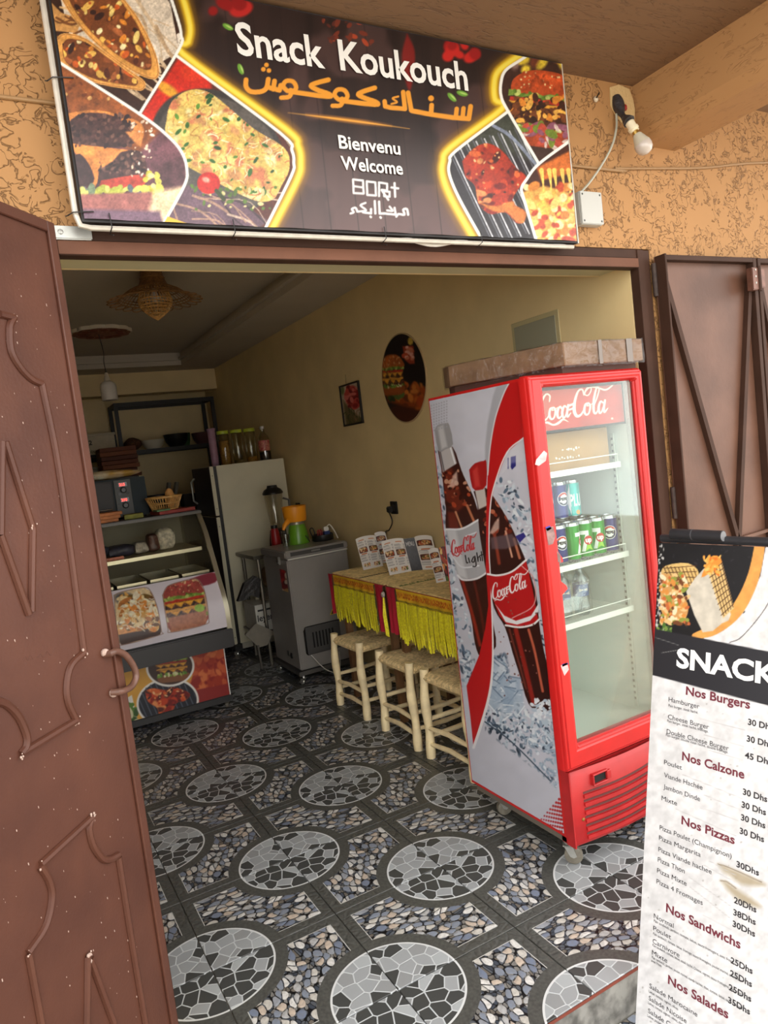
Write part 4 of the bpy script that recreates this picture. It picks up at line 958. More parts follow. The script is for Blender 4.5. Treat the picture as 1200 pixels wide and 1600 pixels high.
def caster(root, x, y, z1, r=.034, ang=.5, steel=STEEL, wheelm=GRY, name='caster'):
    c = MB().tube([(x, y, z1), (x, y, r*2+.006)], .012, 8); d = np.array([math.cos(ang), math.sin(ang), 0]); n = np.array([-d[1], d[0], 0]); ctr = np.array([x, y, r+.001])+d*.018
    for s in (-1, 1): c.prism([ctr+n*s*.0155+np.array([0, 0, -.006]), ctr+n*s*.0155+d*.012, np.array([x, y, r*2+.012])+n*s*.0155+d*.016, np.array([x, y, r*2+.012])+n*s*.0155-d*.016, ctr+n*s*.0155-d*.012], n*s*.003)
    c.obox(np.array([x, y, r*2+.006])-d*.018-n*.0185, d*.036, n*.037, np.array([0, 0, .006]))
    o = c.build(name, steel, root)
    MB().tube([ctr-n*.0115, ctr-n*.0085, ctr+n*.0085, ctr+n*.0115], [r-.004, r, r, r-.004], 18).build('wheel', wheelm, o, smooth=True)
    return o
for x, y, a in ((.388, .150, -.75), (.412, .590, -.2), (.85, .16, .4), (.85, .61, 1.)): caster(ck, x, y, .101, ang=a)
# wire shelves
WIRE = mat('white coated wire', (236, 238, 232), .35)
SHZ = (1.447, 1.094, .874)
for z in SHZ:
    sh = MB().box((CX0+.06, .150, z), (CX1-.06, .156, z+.022)).build('shelf', WIRE, ck)
    w2 = MB()
    for k in range(34): x = CX0+.064+k*(CX1-CX0-.13)/33; w2.box((x-.0013, .156, z+.014), (x+.0013, CY1-.055, z+.017))
    for y in (.156, .4, CY1-.06): w2.box((CX0+.06, y, z+.010), (CX1-.06, y+.004, z+.014))
    tag(w2.build('shelf_wires', WIRE, sh), kind='stuff')
    MB().tube([(CX0+.07, .152, z+.02), (CX0+.07, .150, z+.052), (CX1-.075, .150, z+.052), (CX1-.075, .152, z+.02)], .0022, 6).build('guard_rail', WIRE, sh, smooth=True)

# ------------------------------------------------------------------ what is inside the cooler
KRAFT = mat('brown cardboard', (176, 136, 92), .8, var=.06, scale=20)
tag(MB().box((.415, .175, SHZ[0]+.018), (.815, .52, 1.608)).build('carton', KRAFT, bevel=.002, segs=1, loc=(.61, .35, SHZ[0])), 'plain brown cardboard carton on the top shelf of the cooler', 'carton')
ct = bpy.data.objects['carton']; wl = MB()
q = lambda a, b: (lambda p: (p[0], .1743, p[2]))(H(a, b, y=.175))
r_ = random.Random(31)
for x_, y_, n_ in ((880, 704, 7), (870, 717, 9)):
    for k in range(n_):
        c_ = np.array(q(x_+k*4.2+r_.uniform(-1, 1), y_-k*.6+r_.uniform(-1.5, 1.5))); s_ = r_.uniform(.003, .007)
        wl.add([c_+np.array([s_*math.cos(t)*r_.uniform(.6, 1.3), 0, s_*math.sin(t)*r_.uniform(.5, 1.2)]) for t in (0, 1.1, 2.3, 3.4, 4.5, 5.5)], [(5, 4, 3, 2, 1, 0)])
tag(wl.build('torn_label_scraps', WHITE, ct), kind='stuff')
ALU = mat('can aluminium', (200, 202, 206), .25, .9)
CAN = [(.0, .0), (.022, .0), (.0275, .006), (.0285, .012), (.0285, .122), (.0255, .131), (.0262, .1335), (.0245, .1335), (.0235, .131), (0, .131)]
def cyl_write(mb, body, h, z, ang, r, bold=.03, width=None, up=True):
    v, f = text2d(body, bold); wd = v[:, 0].max(); s = h if width is None else width/wd
    x = (v[:, 0]-wd/2)*s; P = [(r*math.sin(ang+a/r), -r*math.cos(ang+a/r), z+b*h) for a, b in zip(x, v[:, 1])]; return mb.add(P, f)
def cyl_patch(mb, fn, r, n=16):
    """closed outline fn(t) -> (arc, height) laid on a cylinder as thin rings"""
    P = [fn(k/n) for k in range(n)]; c = np.mean(P, 0); vs = [(r*math.sin(c[0]/r), -r*math.cos(c[0]/r), c[1])]
    for q_ in (.5, 1.):
        for p in P: a = c+(np.array(p)-c)*q_; vs.append((r*math.sin(a[0]/r), -r*math.cos(a[0]/r), a[1]))
    fs = [(0, 1+k, 1+(k+1) % n) for k in range(n)]+[(1+k, 1+n+k, 1+n+(k+1) % n, 1+(k+1) % n) for k in range(n)]
    return mb.add(vs, fs)
def disc(cx, cz, r, a0=0, a1=1): return lambda t: (cx+r*math.cos(2*math.pi*(a0+(a1-a0)*t)), cz+r*math.sin(2*math.pi*(a0+(a1-a0)*t)))
def cap_seg(cx, cz, r, h0, top):  # part of a disc above / below a level
    def fn(t):
        a = math.asin(max(-1, min(1, h0/r))); lo, hi = (a, math.pi-a) if top else (math.pi-a, 2*math.pi+a)
        b = lo+(hi-lo)*t/.9375; return (cx+r*math.cos(b), cz+r*math.sin(b))
    return fn
def can_proto(kind):
    cols = {'pepsi': (26, 40, 120), 'lime': (44, 150, 60), 'plum': (60, 176, 172)}
    t = thing('drink_can', 'x', 'can')
    MB().lathe(CAN[3:5], n=28).build('body', mat(kind+' can paint', cols[kind], .28, .35, var=.08, scale=30), t, smooth=True)
    MB().lathe(CAN[:4], n=28).build('base', ALU, t, smooth=True); MB().lathe(CAN[4:], n=28).build('lid', ALU, t, smooth=True)
    R = .0288
    if kind == 'pepsi':
        lg = cyl_patch(MB(), disc(0, .075, .0235), R, 24).build('emblem_disc', mat('white ink', (236, 236, 238), .35), t)
        cyl_patch(MB(), cap_seg(0, .075, .0215, .0075, True), R+.0002).build('emblem_red', mat('red ink', (196, 40, 34), .35), lg)
        cyl_patch(MB(), cap_seg(0, .075, .0215, -.0075, False), R+.0002).build('emblem_blue', mat('navy ink', (18, 26, 70), .35), lg)
        cyl_write(MB(), 'PEPSI', .0095, .0703, 0, R+.0004, .05, .034).build('lettering', mat('black ink', (16, 16, 20), .4), lg)
    elif kind == 'lime':
        sv = MB(); cy = lambda a, z: (R*math.sin(a/R-.25), -R*math.cos(a/R-.25), z)
        for k in range(6):
            a0, a1 = -.016+k*.0053, -.0107+k*.0053; sv.add([cy(a0, .086), cy(a1, .086), cy(a1, .099), cy(a0, .099)], [(0, 1, 2, 3)])
        for k in range(6):
            z0, z1_ = .086-k*.0095, .0765-k*.0095; a0, a1 = .004-k*.0026, .0014-k*.0026
            sv.add([cy(a1, z1_), cy(a1+.006, z1_), cy(a1+.012, z1_), cy(a0, z0), cy(a0+.006, z0), cy(a0+.012, z0)], [(0, 1, 4, 3), (1, 2, 5, 4)])
        sv.build('figure_seven', mat('white ink', (236, 236, 238), .35), t)
        dd = cyl_patch(MB(), disc(.007, .066, .0155), R+.0003, 20).build('emblem_disc', mat('red ink', (196, 40, 34), .35), t)
        cyl_write(MB(), 'up', .016, .060, .007/R, R+.0006, .05).build('lettering', mat('white ink', (236, 236, 238), .35), dd)
        cyl_patch(MB(), lambda k: ((-.006, .03), (.022, .03), (.012, .052), (.0, .05))[int(k*4)], R+.0001, 4).build('leaf_green', mat('lime ink', (150, 206, 60), .35), t)
    else:
        cyl_patch(MB(), lambda k: ((-.04, .014), (-.016, .014), (-.016, .12), (-.04, .12))[int(k*4)], R, 4).build('white_stripe', mat('white ink', (236, 236, 238), .35), t)
        cyl_write(MB(), 'PLU', .040, .045, .1, R+.0002, .03, .042).build('lettering', mat('white ink', (236, 236, 238), .35), t)
        cyl_patch(MB(), disc(.008, .022, .008), R+.0002, 12).build('fruit', mat('orange ink', (236, 150, 50), .35), t)
    return t
protos = {k: can_proto(k) for k in ('pepsi', 'lime', 'plum')}; used = set()
z1 = SHZ[1]+.017; z2 = z1+.154
cans = []
for x, y, z, k, rot, lab in (
  [(x, .205, z1, k, rt, l) for x, k, rt, l in ((.470,'pepsi',.3,0),(.537,'pepsi',.15,0),(.604,'lime',.9,2),(.671,'lime',-.15,1),(.738,'lime',-.25,1),(.805,'pepsi',-.35,3))] +
  [(x, y, z1, 'pepsi', .2, 4) for y in (.272, .339) for x in (.475, .542, .609, .676, .743)] +
  [(x, .275, z2, k, rt, l) for x, k, rt, l in ((.490,'pepsi',.2,5),(.557,'pepsi',-.1,5),(.624,'pepsi',.3,5),(.692,'plum',0,6))] + [(x, .342, z2, 'pepsi', 0, 7) for x in (.49, .557, .624)]):
    o = protos[k] if k not in used else copy_tree(protos[k]); used.add(k)
    o.location = (x, y, z); o.rotation_euler = (0, 0, rot-.35); o.scale = (1.15, 1.15, 1.145)
    tag(o, ('dark blue cola can beside the green cans in the front row of the cooler shelf', 'green lemonade can with a big white 7 facing out on the cooler shelf', 'green lemonade can with its 7 turned aside, next to the blue cola cans',
            'dark blue cola can standing at the end beyond the green lemonade cans', 'dark blue cola can in the rows behind the green lemonade cans', 'dark blue cola can in the front of the upper layer stacked on other cans',
            'teal and white juice can stacked on the lower layer of cans', 'dark blue cola can at the back of the upper stacked layer')[lab], 'can', ('front-row cola cans', 'green lemonade cans', None, None, 'back-row cola cans', 'upper-layer cola cans', None, 'rear upper cola cans')[lab])
    if 'group' in o.keys() and lab in (2, 3, 6): del o['group']
# water bottles in a torn shrink-wrap
WTR = glass('clear water bottle', (.80, .90, .96), .22, .06)
def bottle_proto():
    t = thing('water_bottle', 'clear plastic water bottle with a blue label under torn shrink-wrap', 'bottle', group='water bottles on the cooler shelf')
    MB().lathe([(.0,.0),(.026,.0),(.030,.006),(.030,.03),(.028,.034),(.030,.038),(.028,.05),(.030,.056),(.030,.125),(.026,.145),(.014,.165),(.0125,.172),(.0125,.182)], n=20).build('body', WTR, t, smooth=True)
    MB().lathe([(.0306,.075),(.0306,.122)], n=20).build('label_band', mat('blue bottle label', (40, 86, 160), .35), t, smooth=True)
    MB().lathe([(.0,.198),(.0145,.198),(.015,.194),(.015,.182),(.0,.182)][::-1], n=16).build('cap', mat('blue cap', (60, 110, 190), .4), t, smooth=True)
    cyl_patch(MB(), lambda k: ((-.018, .094), (.018, .094), (.018, .106), (-.018, .106))[int(k*4)], .0309, 4).build('label_stripe', WHITE, t)
    return t
bp_ = bottle_proto()
for k, (x, y) in enumerate(((.655, .235), (.50, .255), (.575, .25), (.62, .32), (.54, .33))):
    o = bp_ if k == 0 else copy_tree(bp_); o.location = (x, y, SHZ[2]+.017); o.rotation_euler = (0, 0, -.35)
FILM = glass('crumpled clear film', (.95, .95, .94), .21, .14, bump=.5, bscale=10)
fm = MB(); r_ = random.Random(4); ring_ = []
for k in range(20):
    t = 2*math.pi*k/20; ring_.append((.578+.135*math.copysign(abs(math.cos(t))**.6, math.cos(t)), .285+.09*math.copysign(abs(math.sin(t))**.6, math.sin(t))))
for iz, z in enumerate((SHZ[2]+.0185, .93, .98, 1.03, 1.06, 1.07)):
    s = (1, 1.03, 1.0, .96, .8, .45)[iz]
    for x, y in ring_: fm.v.append((.578+(x-.578)*s+r_.uniform(-.006, .006)*(iz > 0), .285+(y-.285)*s+r_.uniform(-.006, .006)*(iz > 0), z+r_.uniform(-.004, .004)*(iz > 0)))
for iz in range(5):
    for k in range(20): fm.f.append((iz*20+k, iz*20+(k+1) % 20, iz*20+20+(k+1) % 20, iz*20+20+k)); fm.mi.append(0)
tag(fm.build('shrink_wrap', FILM, smooth=False, loc=(.578, .285, SHZ[2])), 'crumpled clear shrink-wrap over the water bottles in the cooler', 'wrap')

# film-wrapped carton lying on top of the cooler
bx = thing('wrapped_carton', 'flat brown carton wrapped in shiny clear film on top of the red cooler', 'carton', (.66, .35, CZ1+.004))
loop = [(.535, .075), (.935, .075), (.935, .62), (.385, .62), (.372, .56)]
MB().prism([(x, y, CZ1+.030) for x, y in loop], (0, 0, .082)).build('carton', mat('wrapped brown cardboard', (128, 100, 76), .75, var=.15, scale=14), bx, bevel=.003, segs=1)
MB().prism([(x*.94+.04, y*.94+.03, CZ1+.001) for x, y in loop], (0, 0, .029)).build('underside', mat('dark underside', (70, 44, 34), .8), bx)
fm = MB(); r_ = random.Random(12); N_ = 72
per = []
for (x0, y0), (x1, y1) in zip(loop, loop[1:]+loop[:1]):
    L_ = math.hypot(x1-x0, y1-y0); k = max(3, int(L_/.024)); per += [(x0+(x1-x0)*i/k, y0+(y1-y0)*i/k) for i in range(k)]
M_ = len(per); cx_, cy_ = .66, .35
for iz, (z, s) in enumerate(((CZ1+.022, 1.004), (CZ1+.045, 1.012), (CZ1+.07, 1.010), (CZ1+.095, 1.012), (CZ1+.1145, 1.006), (CZ1+.1155, .85), (CZ1+.115, .5))):
    for x, y in per: fm.v.append((cx_+(x-cx_)*s+r_.uniform(-.0014, .0014), cy_+(y-cy_)*s+r_.uniform(-.0014, .0014), z+r_.uniform(-.0015, .0015)))
for iz in range(6):
    for k in range(M_): fm.f.append((iz*M_+k, iz*M_+(k+1) % M_, (iz+1)*M_+(k+1) % M_, (iz+1)*M_+k)); fm.mi.append(0)
fm.build('film', glass('shiny carton film', (.94, .93, .92), .16, .10, bump=.8, bscale=24), bx)
TAPE = mat('silvery adhesive tape', (110, 100, 92), .35)
for x in (.70, .845): MB().box((x, .0700, CZ1+.028), (x+(.018 if x < .8 else .03), .0712, CZ1+.114)).build('tape', TAPE, bx)

# ------------------------------------------------------------------ menu board standing in the street
BA = np.array([-.118, .993, 0.]); BPp = np.array([.993, .118, 0.])        # along the board (away), across it
BT = H(1030, 848, y=-.42)
d_ = ray(993, 1600); t_ = ((BT-CAM) @ BA)/(d_ @ BA); BB = CAM+t_*d_        # lower point of the far edge
BV = (BT-BB); BV = BV/np.linalg.norm(BV); BUv = -BA                          # up the sheet, along it toward the street
BN = np.cross(BUv, BV); BN = BN/np.linalg.norm(BN)
if BN @ (CAM-BT) < 0: BN = -BN
BH = (BT[2]-ZG-.012)/BV[2]; BW = .66
BO = BT-BV*BH                                                               # lower far corner
bd = thing('menu_board', 'free-standing printed snack menu board with white price list and black heading', 'sign', (BO[0]+.1, BO[1]-.3, ZG))
def bpt(px, py, lift=0.): return HP(px, py, BT, BN)+BN*lift
MB().obox(BO-BN*.018, BUv*BW, BN*.016, BV*BH).build('panel', mat('white plastic panel edge', (190, 190, 188), .5, var=.05), bd, bevel=.002, segs=1)
def paint_board(P):
    P.C[:] = (232, 232, 234); 
    P.blobs((990,1080,1300,1700), 90, [(170,168,164),(190,188,184)], (.4,1.1), (1,1.6), 6, soft=1.4)
    top = [(1026,846),(1260,848),(1300,1150),(1018,985)]
    P.poly([(1020,830),(1210,840),(1196,856),(1188,900),(1165,950),(1130,985),(1092,1000),(1018,985)], (24,24,28), soft=1.2)
    P.blobs((1030,850,1180,980), 60, [(44,44,50),(36,36,40)], (.6,1.6), (1,3), 7)
    sw = [(1188,820),(1186,860),(1174,910),(1150,955),(1116,983),(1086,994)]
    P.poly([(1206,820),(1240,1010),(1120,1002),(1146,984),(1178,944),(1196,895),(1204,850)], (236,234,234), soft=2)
    P.stroke(sw, [16,17,19,20,18,10], (232,164,84), soft=1.2)
    P.stroke([(1216,905),(1196,950),(1160,994),(1140,1004)], 1.2, (60,56,60))
    # wraps on the black ground
    P.poly([(1030,900),(1040,884),(1075,880),(1092,896),(1076,918),(1052,912)], (226,190,120), smooth=3)
    for k in range(9): P.stroke([(1036+k*6, 884+k*.6), (1050+k*5.4, 914+k*.2)], 1.2, (84,48,26)); 
    for k in range(4): P.stroke([(1038, 888+k*7), (1088, 884+k*9)], 1.2, (84,48,26))
    wr = [(1078,922),(1104,898),(1122,972),(1100,990),(1086,978)]
    P.poly([(1072,924),(1100,888),(1118,905),(1142,960),(1128,974),(1098,988)], (214,206,190), smooth=2); P.grain(.1, .10)
    P.poly([(1106,892),(1126,876),(1128,878),(1147,950),(1130,966),(1118,930)], (232,198,132))
    for k in range(9): P.stroke([(1106+k*2.6, 894+k*8.4), (1128+k*2.2, 880+k*8.)], 1.2, (74,42,24))
    for k in range(5): P.stroke([(1110+k*4.2, 890-k*3.), (1131+k*3.6, 962-k*3.4)], 1.2, (74,42,24))
    P.poly([(1100,890),(1108,872),(1120,868),(1128,878),(1108,896),(1096,902)], (236,150,60), smooth=2); P.blobs((1100,868,1126,898), 30, [(246,176,80),(226,120,40),(250,200,110)], (1,2.6), (1,3), 9)
    P.poly([(1034,896),(1050,900),(1066,928),(1076,950),(1066,974),(1046,972),(1032,950)], (214,160,96), smooth=3); P.blobs((1032,896,1074,974), 150, [(240,200,140),(226,150,70),(206,110,60),(150,160,70),(250,230,190),(120,70,40)], (1.2,3.6), (1,2.4), 10)
    P.blobs((1026,975,1052,1010), 40, [(80,120,50),(60,90,44),(120,150,70)], (1,3), (1,2), 12)
    for k in range(60):
        r = random.Random(k); P.ell(1030+r.gauss(0, 3), 850+r.uniform(0, 150), r.uniform(.5, 1.4), r.uniform(.5, 2.5), (226,224,220))
    P.poly([(1016,981),(1030,984),(1300,1038),(1320,1134),(1016,1054)], (40,40,46), soft=1.2)
    P.stroke([(1034,1020),(1070,1014)], .8, (150,150,150)); P.stroke([(1024,996),(1060,1008)], .8, (130,130,130))
    # hand-rubbed stains where prices were painted over
    for pts in ([(1122,1350),(1140,1356),(1190,1378),(1192,1384),(1160,1382),(1140,1368),(1130,1362)], [(1126,1376),(1136,1378),(1150,1388),(1186,1412),(1184,1418),(1160,1410),(1140,1394)]):
        P.poly(pts, (176,160,130), soft=8, smooth=3, a=.8); P.grain(.2, .0); P.stroke(pts[:3], 1.4, (110,92,66), a=.7)
    for y0, dy in ((1125,0),): pass
    for (a, b), (c, e_) in (((1092,1122),(1164,1141)),((1100,1148),(1162,1166)),((1108,1172),(1160,1188)),((1066,1210),(1160,1248)),((1100,1242),(1158,1266)),((1094,1262),(1154,1282)),((1056,1264),(1150,1306)),((1108,1345),(1150,1368)),((1100,1352),(1148,1378)),((1076,1370),(1142,1416)),((1078,1386),(1140,1434)),((1098,1430),(1142,1452))):
        P.stroke([(a, b), (c, e_)], .8, (196,194,196), smooth=0)
sheet('menu_print', lambda u, v: BO+BN*.0006+u[..., None]*BUv*BW+v[..., None]*BV*BH, 300, 620, paint_board, print_mat('printed corrugated plastic', .45, .4), bd, white=.74)
INK = mat('black lettering', (40, 36, 40), .5); MAROON = mat('maroon lettering', (104, 36, 50), .5); WH = mat('white lettering', (240, 240, 240), .5)
def btext(body, px, py, hpx, m, bold=0., right=None, name='lettering'):
    """a line of the menu: starts (or is fitted) at photo pixels, height given in pixels"""
    a = bpt(px, py, .0014); top = bpt(px, py-hpx, .0014); h = (top-a) @ BV
    wd = None
    if right: wd = (bpt(*right, .0014)-a) @ BUv
    mb = MB(); write(mb, body, a, BUv, BV, h, bold, width=wd); return mb.build(name, m, bd)
btext('SNACK', 1057, 1041, 29, WH, .035, right=(1216, 1085))
for body, l, r, h in (('Nos Burgers',(1072,1085),(1172,1113),13), ('Nos Calzone',(1066,1187),(1163,1222),13), ('Nos Pizzas',(1065,1287),(1148,1326),13), ('Nos Sandwichs',(1041,1424),(1157,1490),13.5), ('Nos Salades',(1044,1536),(1138,1597),13.5)):
    btext(body, *l, h, MAROON, .025, right=r)
for body, l, r in (('Hamburger',(1045,1096),(1093,1110)), ('Cheese Burger',(1044,1123),(1108,1140)), ('Double Cheese Burger',(1042,1146),(1139,1175)), ('Poulet',(1038,1194),(1066,1202)), ('Viande Hachée',(1038,1214),(1098,1234)),
                   ('Jambon Dinde',(1037,1232),(1094,1254)), ('Mixte',(1034,1250),(1058,1260)), ('Pizza Poulet (Champignon)',(1031,1296),(1143,1350)), ('Pizza Margarita',(1030,1312),(1095,1343)), ('Pizza Viande hachee',(1029,1330),(1112,1371)),
                   ('Pizza Thon',(1028,1346),(1070,1368)), ('Pizza Mixte',(1027,1363),(1073,1387)), ('Pizza 4 Fromages',(1026,1380),(1098,1419)), ('Normal',(1022,1434),(1053,1447)), ('Poulet',(1021,1453),(1049,1465)), ('Carnivore',(1020,1473),(1062,1493)), ('Mixte',(1019,1491),(1043,1502)),
                   ('Salade Marocaine',(1015,1543),(1090,1588)), ('Salade Nicoise',(1014,1562),(1073,1597)), ('Salade Cesar',(1013,1582),(1066,1616))):
    btext(body, *l, 7.5, INK, 0., right=r)
for body, l, r in (('Pain burger, steak haché.',(1045,1104),(1091,1117)), ('Pain burger, steak haché, fromage.',(1043,1128),(1107,1147)), ('Pain burger, double steak haché, double fromage.',(1041,1150),(1138,1181)),
                   ('Pain sandwich, jambon, tomate, laitue, sauce fromagère, avec frites',(1022,1440),(1145,1514)), ('Pain sandwich, tomate, laitue, fromage, sauce fromagère, poulet mariné, avec frites',(1021,1460),(1158,1544)),
                   ('Pain sandwich, tomate, laitue, steak haché, Cheese, oignon, sauce fromagère, avec frites',(1020,1478),(1158,1566)), ('Pain sandwich, jambon, poulet mariné, viande hachée, thon, tomate, laitue, sauce fromagère',(1019,1497),(1162,1592)), ('avec frites',(1018,1502),(1034,1511)),
                   ('Laitue, tomate, oignon, olives',(1014,1550),(1060,1576)), ('Laitue, tomate, oignon, olives, thon',(1013,1568),(1068,1603)), ('Laitue, poulet, croutons',(1012,1588),(1050,1612))):
    btext(body, *l, 4.2, INK, 0., right=r)
for body, l, r in (('30 Dhs',(1169,1132),(1208,1144)), ('30 Dhs',(1167,1158),(1206,1171)), ('45 Dhs',(1164,1184),(1206,1200)), ('30 Dhs',(1161,1241),(1199,1256)), ('30 Dhs',(1159,1261),(1197,1277)), ('30 Dhs',(1158,1281),(1196,1298)), ('30 Dhs',(1156,1302),(1194,1319)),
                   ('30Dhs',(1151,1354),(1186,1371)), ('20Dhs',(1147,1410),(1182,1429)), ('38Dhs',(1146,1429),(1181,1448)), ('30Dhs',(1145,1447),(1180,1467)), ('25Dhs',(1142,1504),(1176,1525)), ('25Dhs',(1141,1524),(1175,1547)), ('25Dhs',(1139,1546),(1174,1568)), ('35Dhs',(1138,1566),(1172,1589))):
    btext(body, *l, 9.5, INK, .025, right=r)
# frame pipe on top, side rails, rear legs
BLK = mat('black plastic tube', (34, 34, 38), .4, var=.1)
MB().tube([BT-BN*.012+BV*.014+BUv*.05*0-BUv*.0, BT-BN*.012+BV*.014+BUv*BW], .012, 10).build('top_rail', BLK, bd, smooth=True)
ra, rb = HP(1050, 834, BT+BN*.004, BN), HP(1130, 838, BT+BN*.004, BN)
rl = MB().tube([ra, rb], .0155, 14).build('rolled_tube', BLK, bd, smooth=True)
MB().tube([rb, rb+BUv*.001], [.0135, .0135], 14).build('tube_bore', mat('grey bore', (110, 110, 112), .6), rl)
MB().tube([ra+(rb-ra)*.42, ra+(rb-ra)*.44], .0159, 14).build('clip', mat('grey clip', (70, 70, 74), .4), rl, smooth=True)
bl = BT-BN*.02; 
for s in (.03, BW-.03):
    p = BT+BUv*s-BN*.02; foot = p+np.array([1, .12, 0])*.36; foot[2] = ZG+.01; MB().tube([p, foot], .010, 8).build('rear_leg', BLK, bd, smooth=True)

# ------------------------------------------------------------------ stools
PEEL = mat('peeled pale wood', (242, 220, 174), .55, var=.14, scale=14, bump=.25, bscale=30)
RUSH = mat('twisted straw rope', (204, 178, 130), .85, var=.30, scale=60, bump=.5, bscale=120)
def stool_proto():
    t = thing('straw_stool', 'x', 'stool', group='straw stools at the wall tables')
    r = random.Random(2); HX, HY = .185, .185
    for sx in (-1, 1):
        for sy in (-1, 1):
            b = r.uniform(-.006, .006); p = [(sx*HX, sy*HY, 0), (sx*HX+b, sy*(HY-.003), .15), (sx*(HX-.004)-b, sy*(HY-.006), .32), (sx*(HX-.012), sy*(HY-.012), .478)]
            MB().tube(smoothpath(p, 5), [.0240+.0025*math.sin(i*.9) for i in range(15)]+[.0245], 10).build('leg', PEEL, t, smooth=True)
    for s in (-1, 1):
        for z in (.085, .17):
            MB().tube([(s*HX, -HY, z), (s*HX+.004, 0, z+.006), (s*HX, HY, z-.008)], [.011, .014, .011], 8).build('rung', PEEL, t, smooth=True)
        for z in (.115, .205):
            MB().tube([(-HX, s*HY, z), (0, s*HY+.004, z-.006), (HX, s*HY, z+.006)], [.011, .014, .011], 8).build('rung', PEEL, t, smooth=True)
    # woven seat: cords run out from the four sides and meet on the diagonals
    W_, n = .178, 17
    st = MB().box((-W_+.012, -W_+.012, .428), (W_-.012, W_-.012, .444)).build('seat', RUSH, t)
    cd_ = MB(); r = random.Random(5)
    for q in range(4):
        c, s = ((1, 0), (0, 1), (-1, 0), (0, -1))[q]
        for k in range(-n, n+1):
            y = k*W_*.90/n; L_ = W_; i0 = abs(y)*.95
            if L_-i0 < .012: continue
            pts = [(i0-.004, y, .446), (i0+(L_-i0)*.4, y+r.uniform(-.0015, .0015), .4535+r.uniform(-.0015, .0015)), (L_-.010, y, .452), (L_+.006, y, .446), (L_+.011, y, .434), (L_+.005, y, .420), (L_-.012, y, .416)]
            cd_.tube([(x*c-yy*s, x*s+yy*c, z) for x, yy, z in pts], .0056, 6)
    tag(cd_.build('woven_cords', RUSH, st, smooth=True), kind='stuff')
    for s in (-1, 1):
        MB().tube([(-W_, s*(W_), .434), (W_, s*W_, .434)], .011, 8).build('seat_rail', PEEL, st); MB().tube([(s*W_, -W_, .434), (s*W_, W_, .434)], .011, 8).build('seat_rail', PEEL, st)
    return t
sp_ = stool_proto()
for k, (x, y, rz_, lab) in enumerate(((.685, 2.205, .02, 'straw-seated wooden stool standing next to the grey freezer'), (.687, 1.598, -.015, 'straw-seated wooden stool between two other stools at the tables'), (.690, 1.108, .03, 'straw-seated wooden stool nearest the red cooler'))):
    o = sp_ if k == 0 else copy_tree(sp_); o.location = (x, y, 0); o.rotation_euler = (0, 0, rz_); o['label'] = lab

# ------------------------------------------------------------------ tables against the wall with mats and fringed cloths
STRAW = mat('woven reed', (206, 178, 120), .8, var=.25, scale=40, bump=.5, bscale=90)
TWOOD = mat('dark table wood', (112, 78, 48), .6, var=.2, scale=12)
YEL = mat('yellow silk fringe', (246, 226, 44), .6, var=.22, scale=90)
REDC = mat('crimson cloth', (172, 24, 48), .6, var=.15, scale=20)
TX0, TX1, TZ = .600, 1.044, .842
def paint_band(seed):
    def f(P):
        P.C[:] = (222, 176, 44); P.grain(.08, .15); r = random.Random(seed); W = P.W
        ys, zs = W[:, 1], W[:, 2]; X = -ys*1000; Z = zs*1000; P2 = Paint(X, Z); P2.C = P.C
        x = X.min()+12
        while x < X.max():
            for a in range(9):
                t = a*.7; P2.ell(x+14*math.cos(t)+r.uniform(-3, 3), 815+13*math.sin(t), 7, 3.6, r.choice([(206,110,34),(190,86,30),(226,140,40)]), t, soft=2)
            P2.stroke([(x-16, 800), (x, 812), (x+14, 832)], 3, (170,70,26)); x += 34
        P2.stroke([(X.min(), 778), (X.max(), 778)], 9, (60,74,40)); 
        for k in range(int((X.max()-X.min())/9)): P2.ell(X.min()+k*9, 778, 3.4, 2.4, (222,190,50))
        P.C = P2.C
    return f
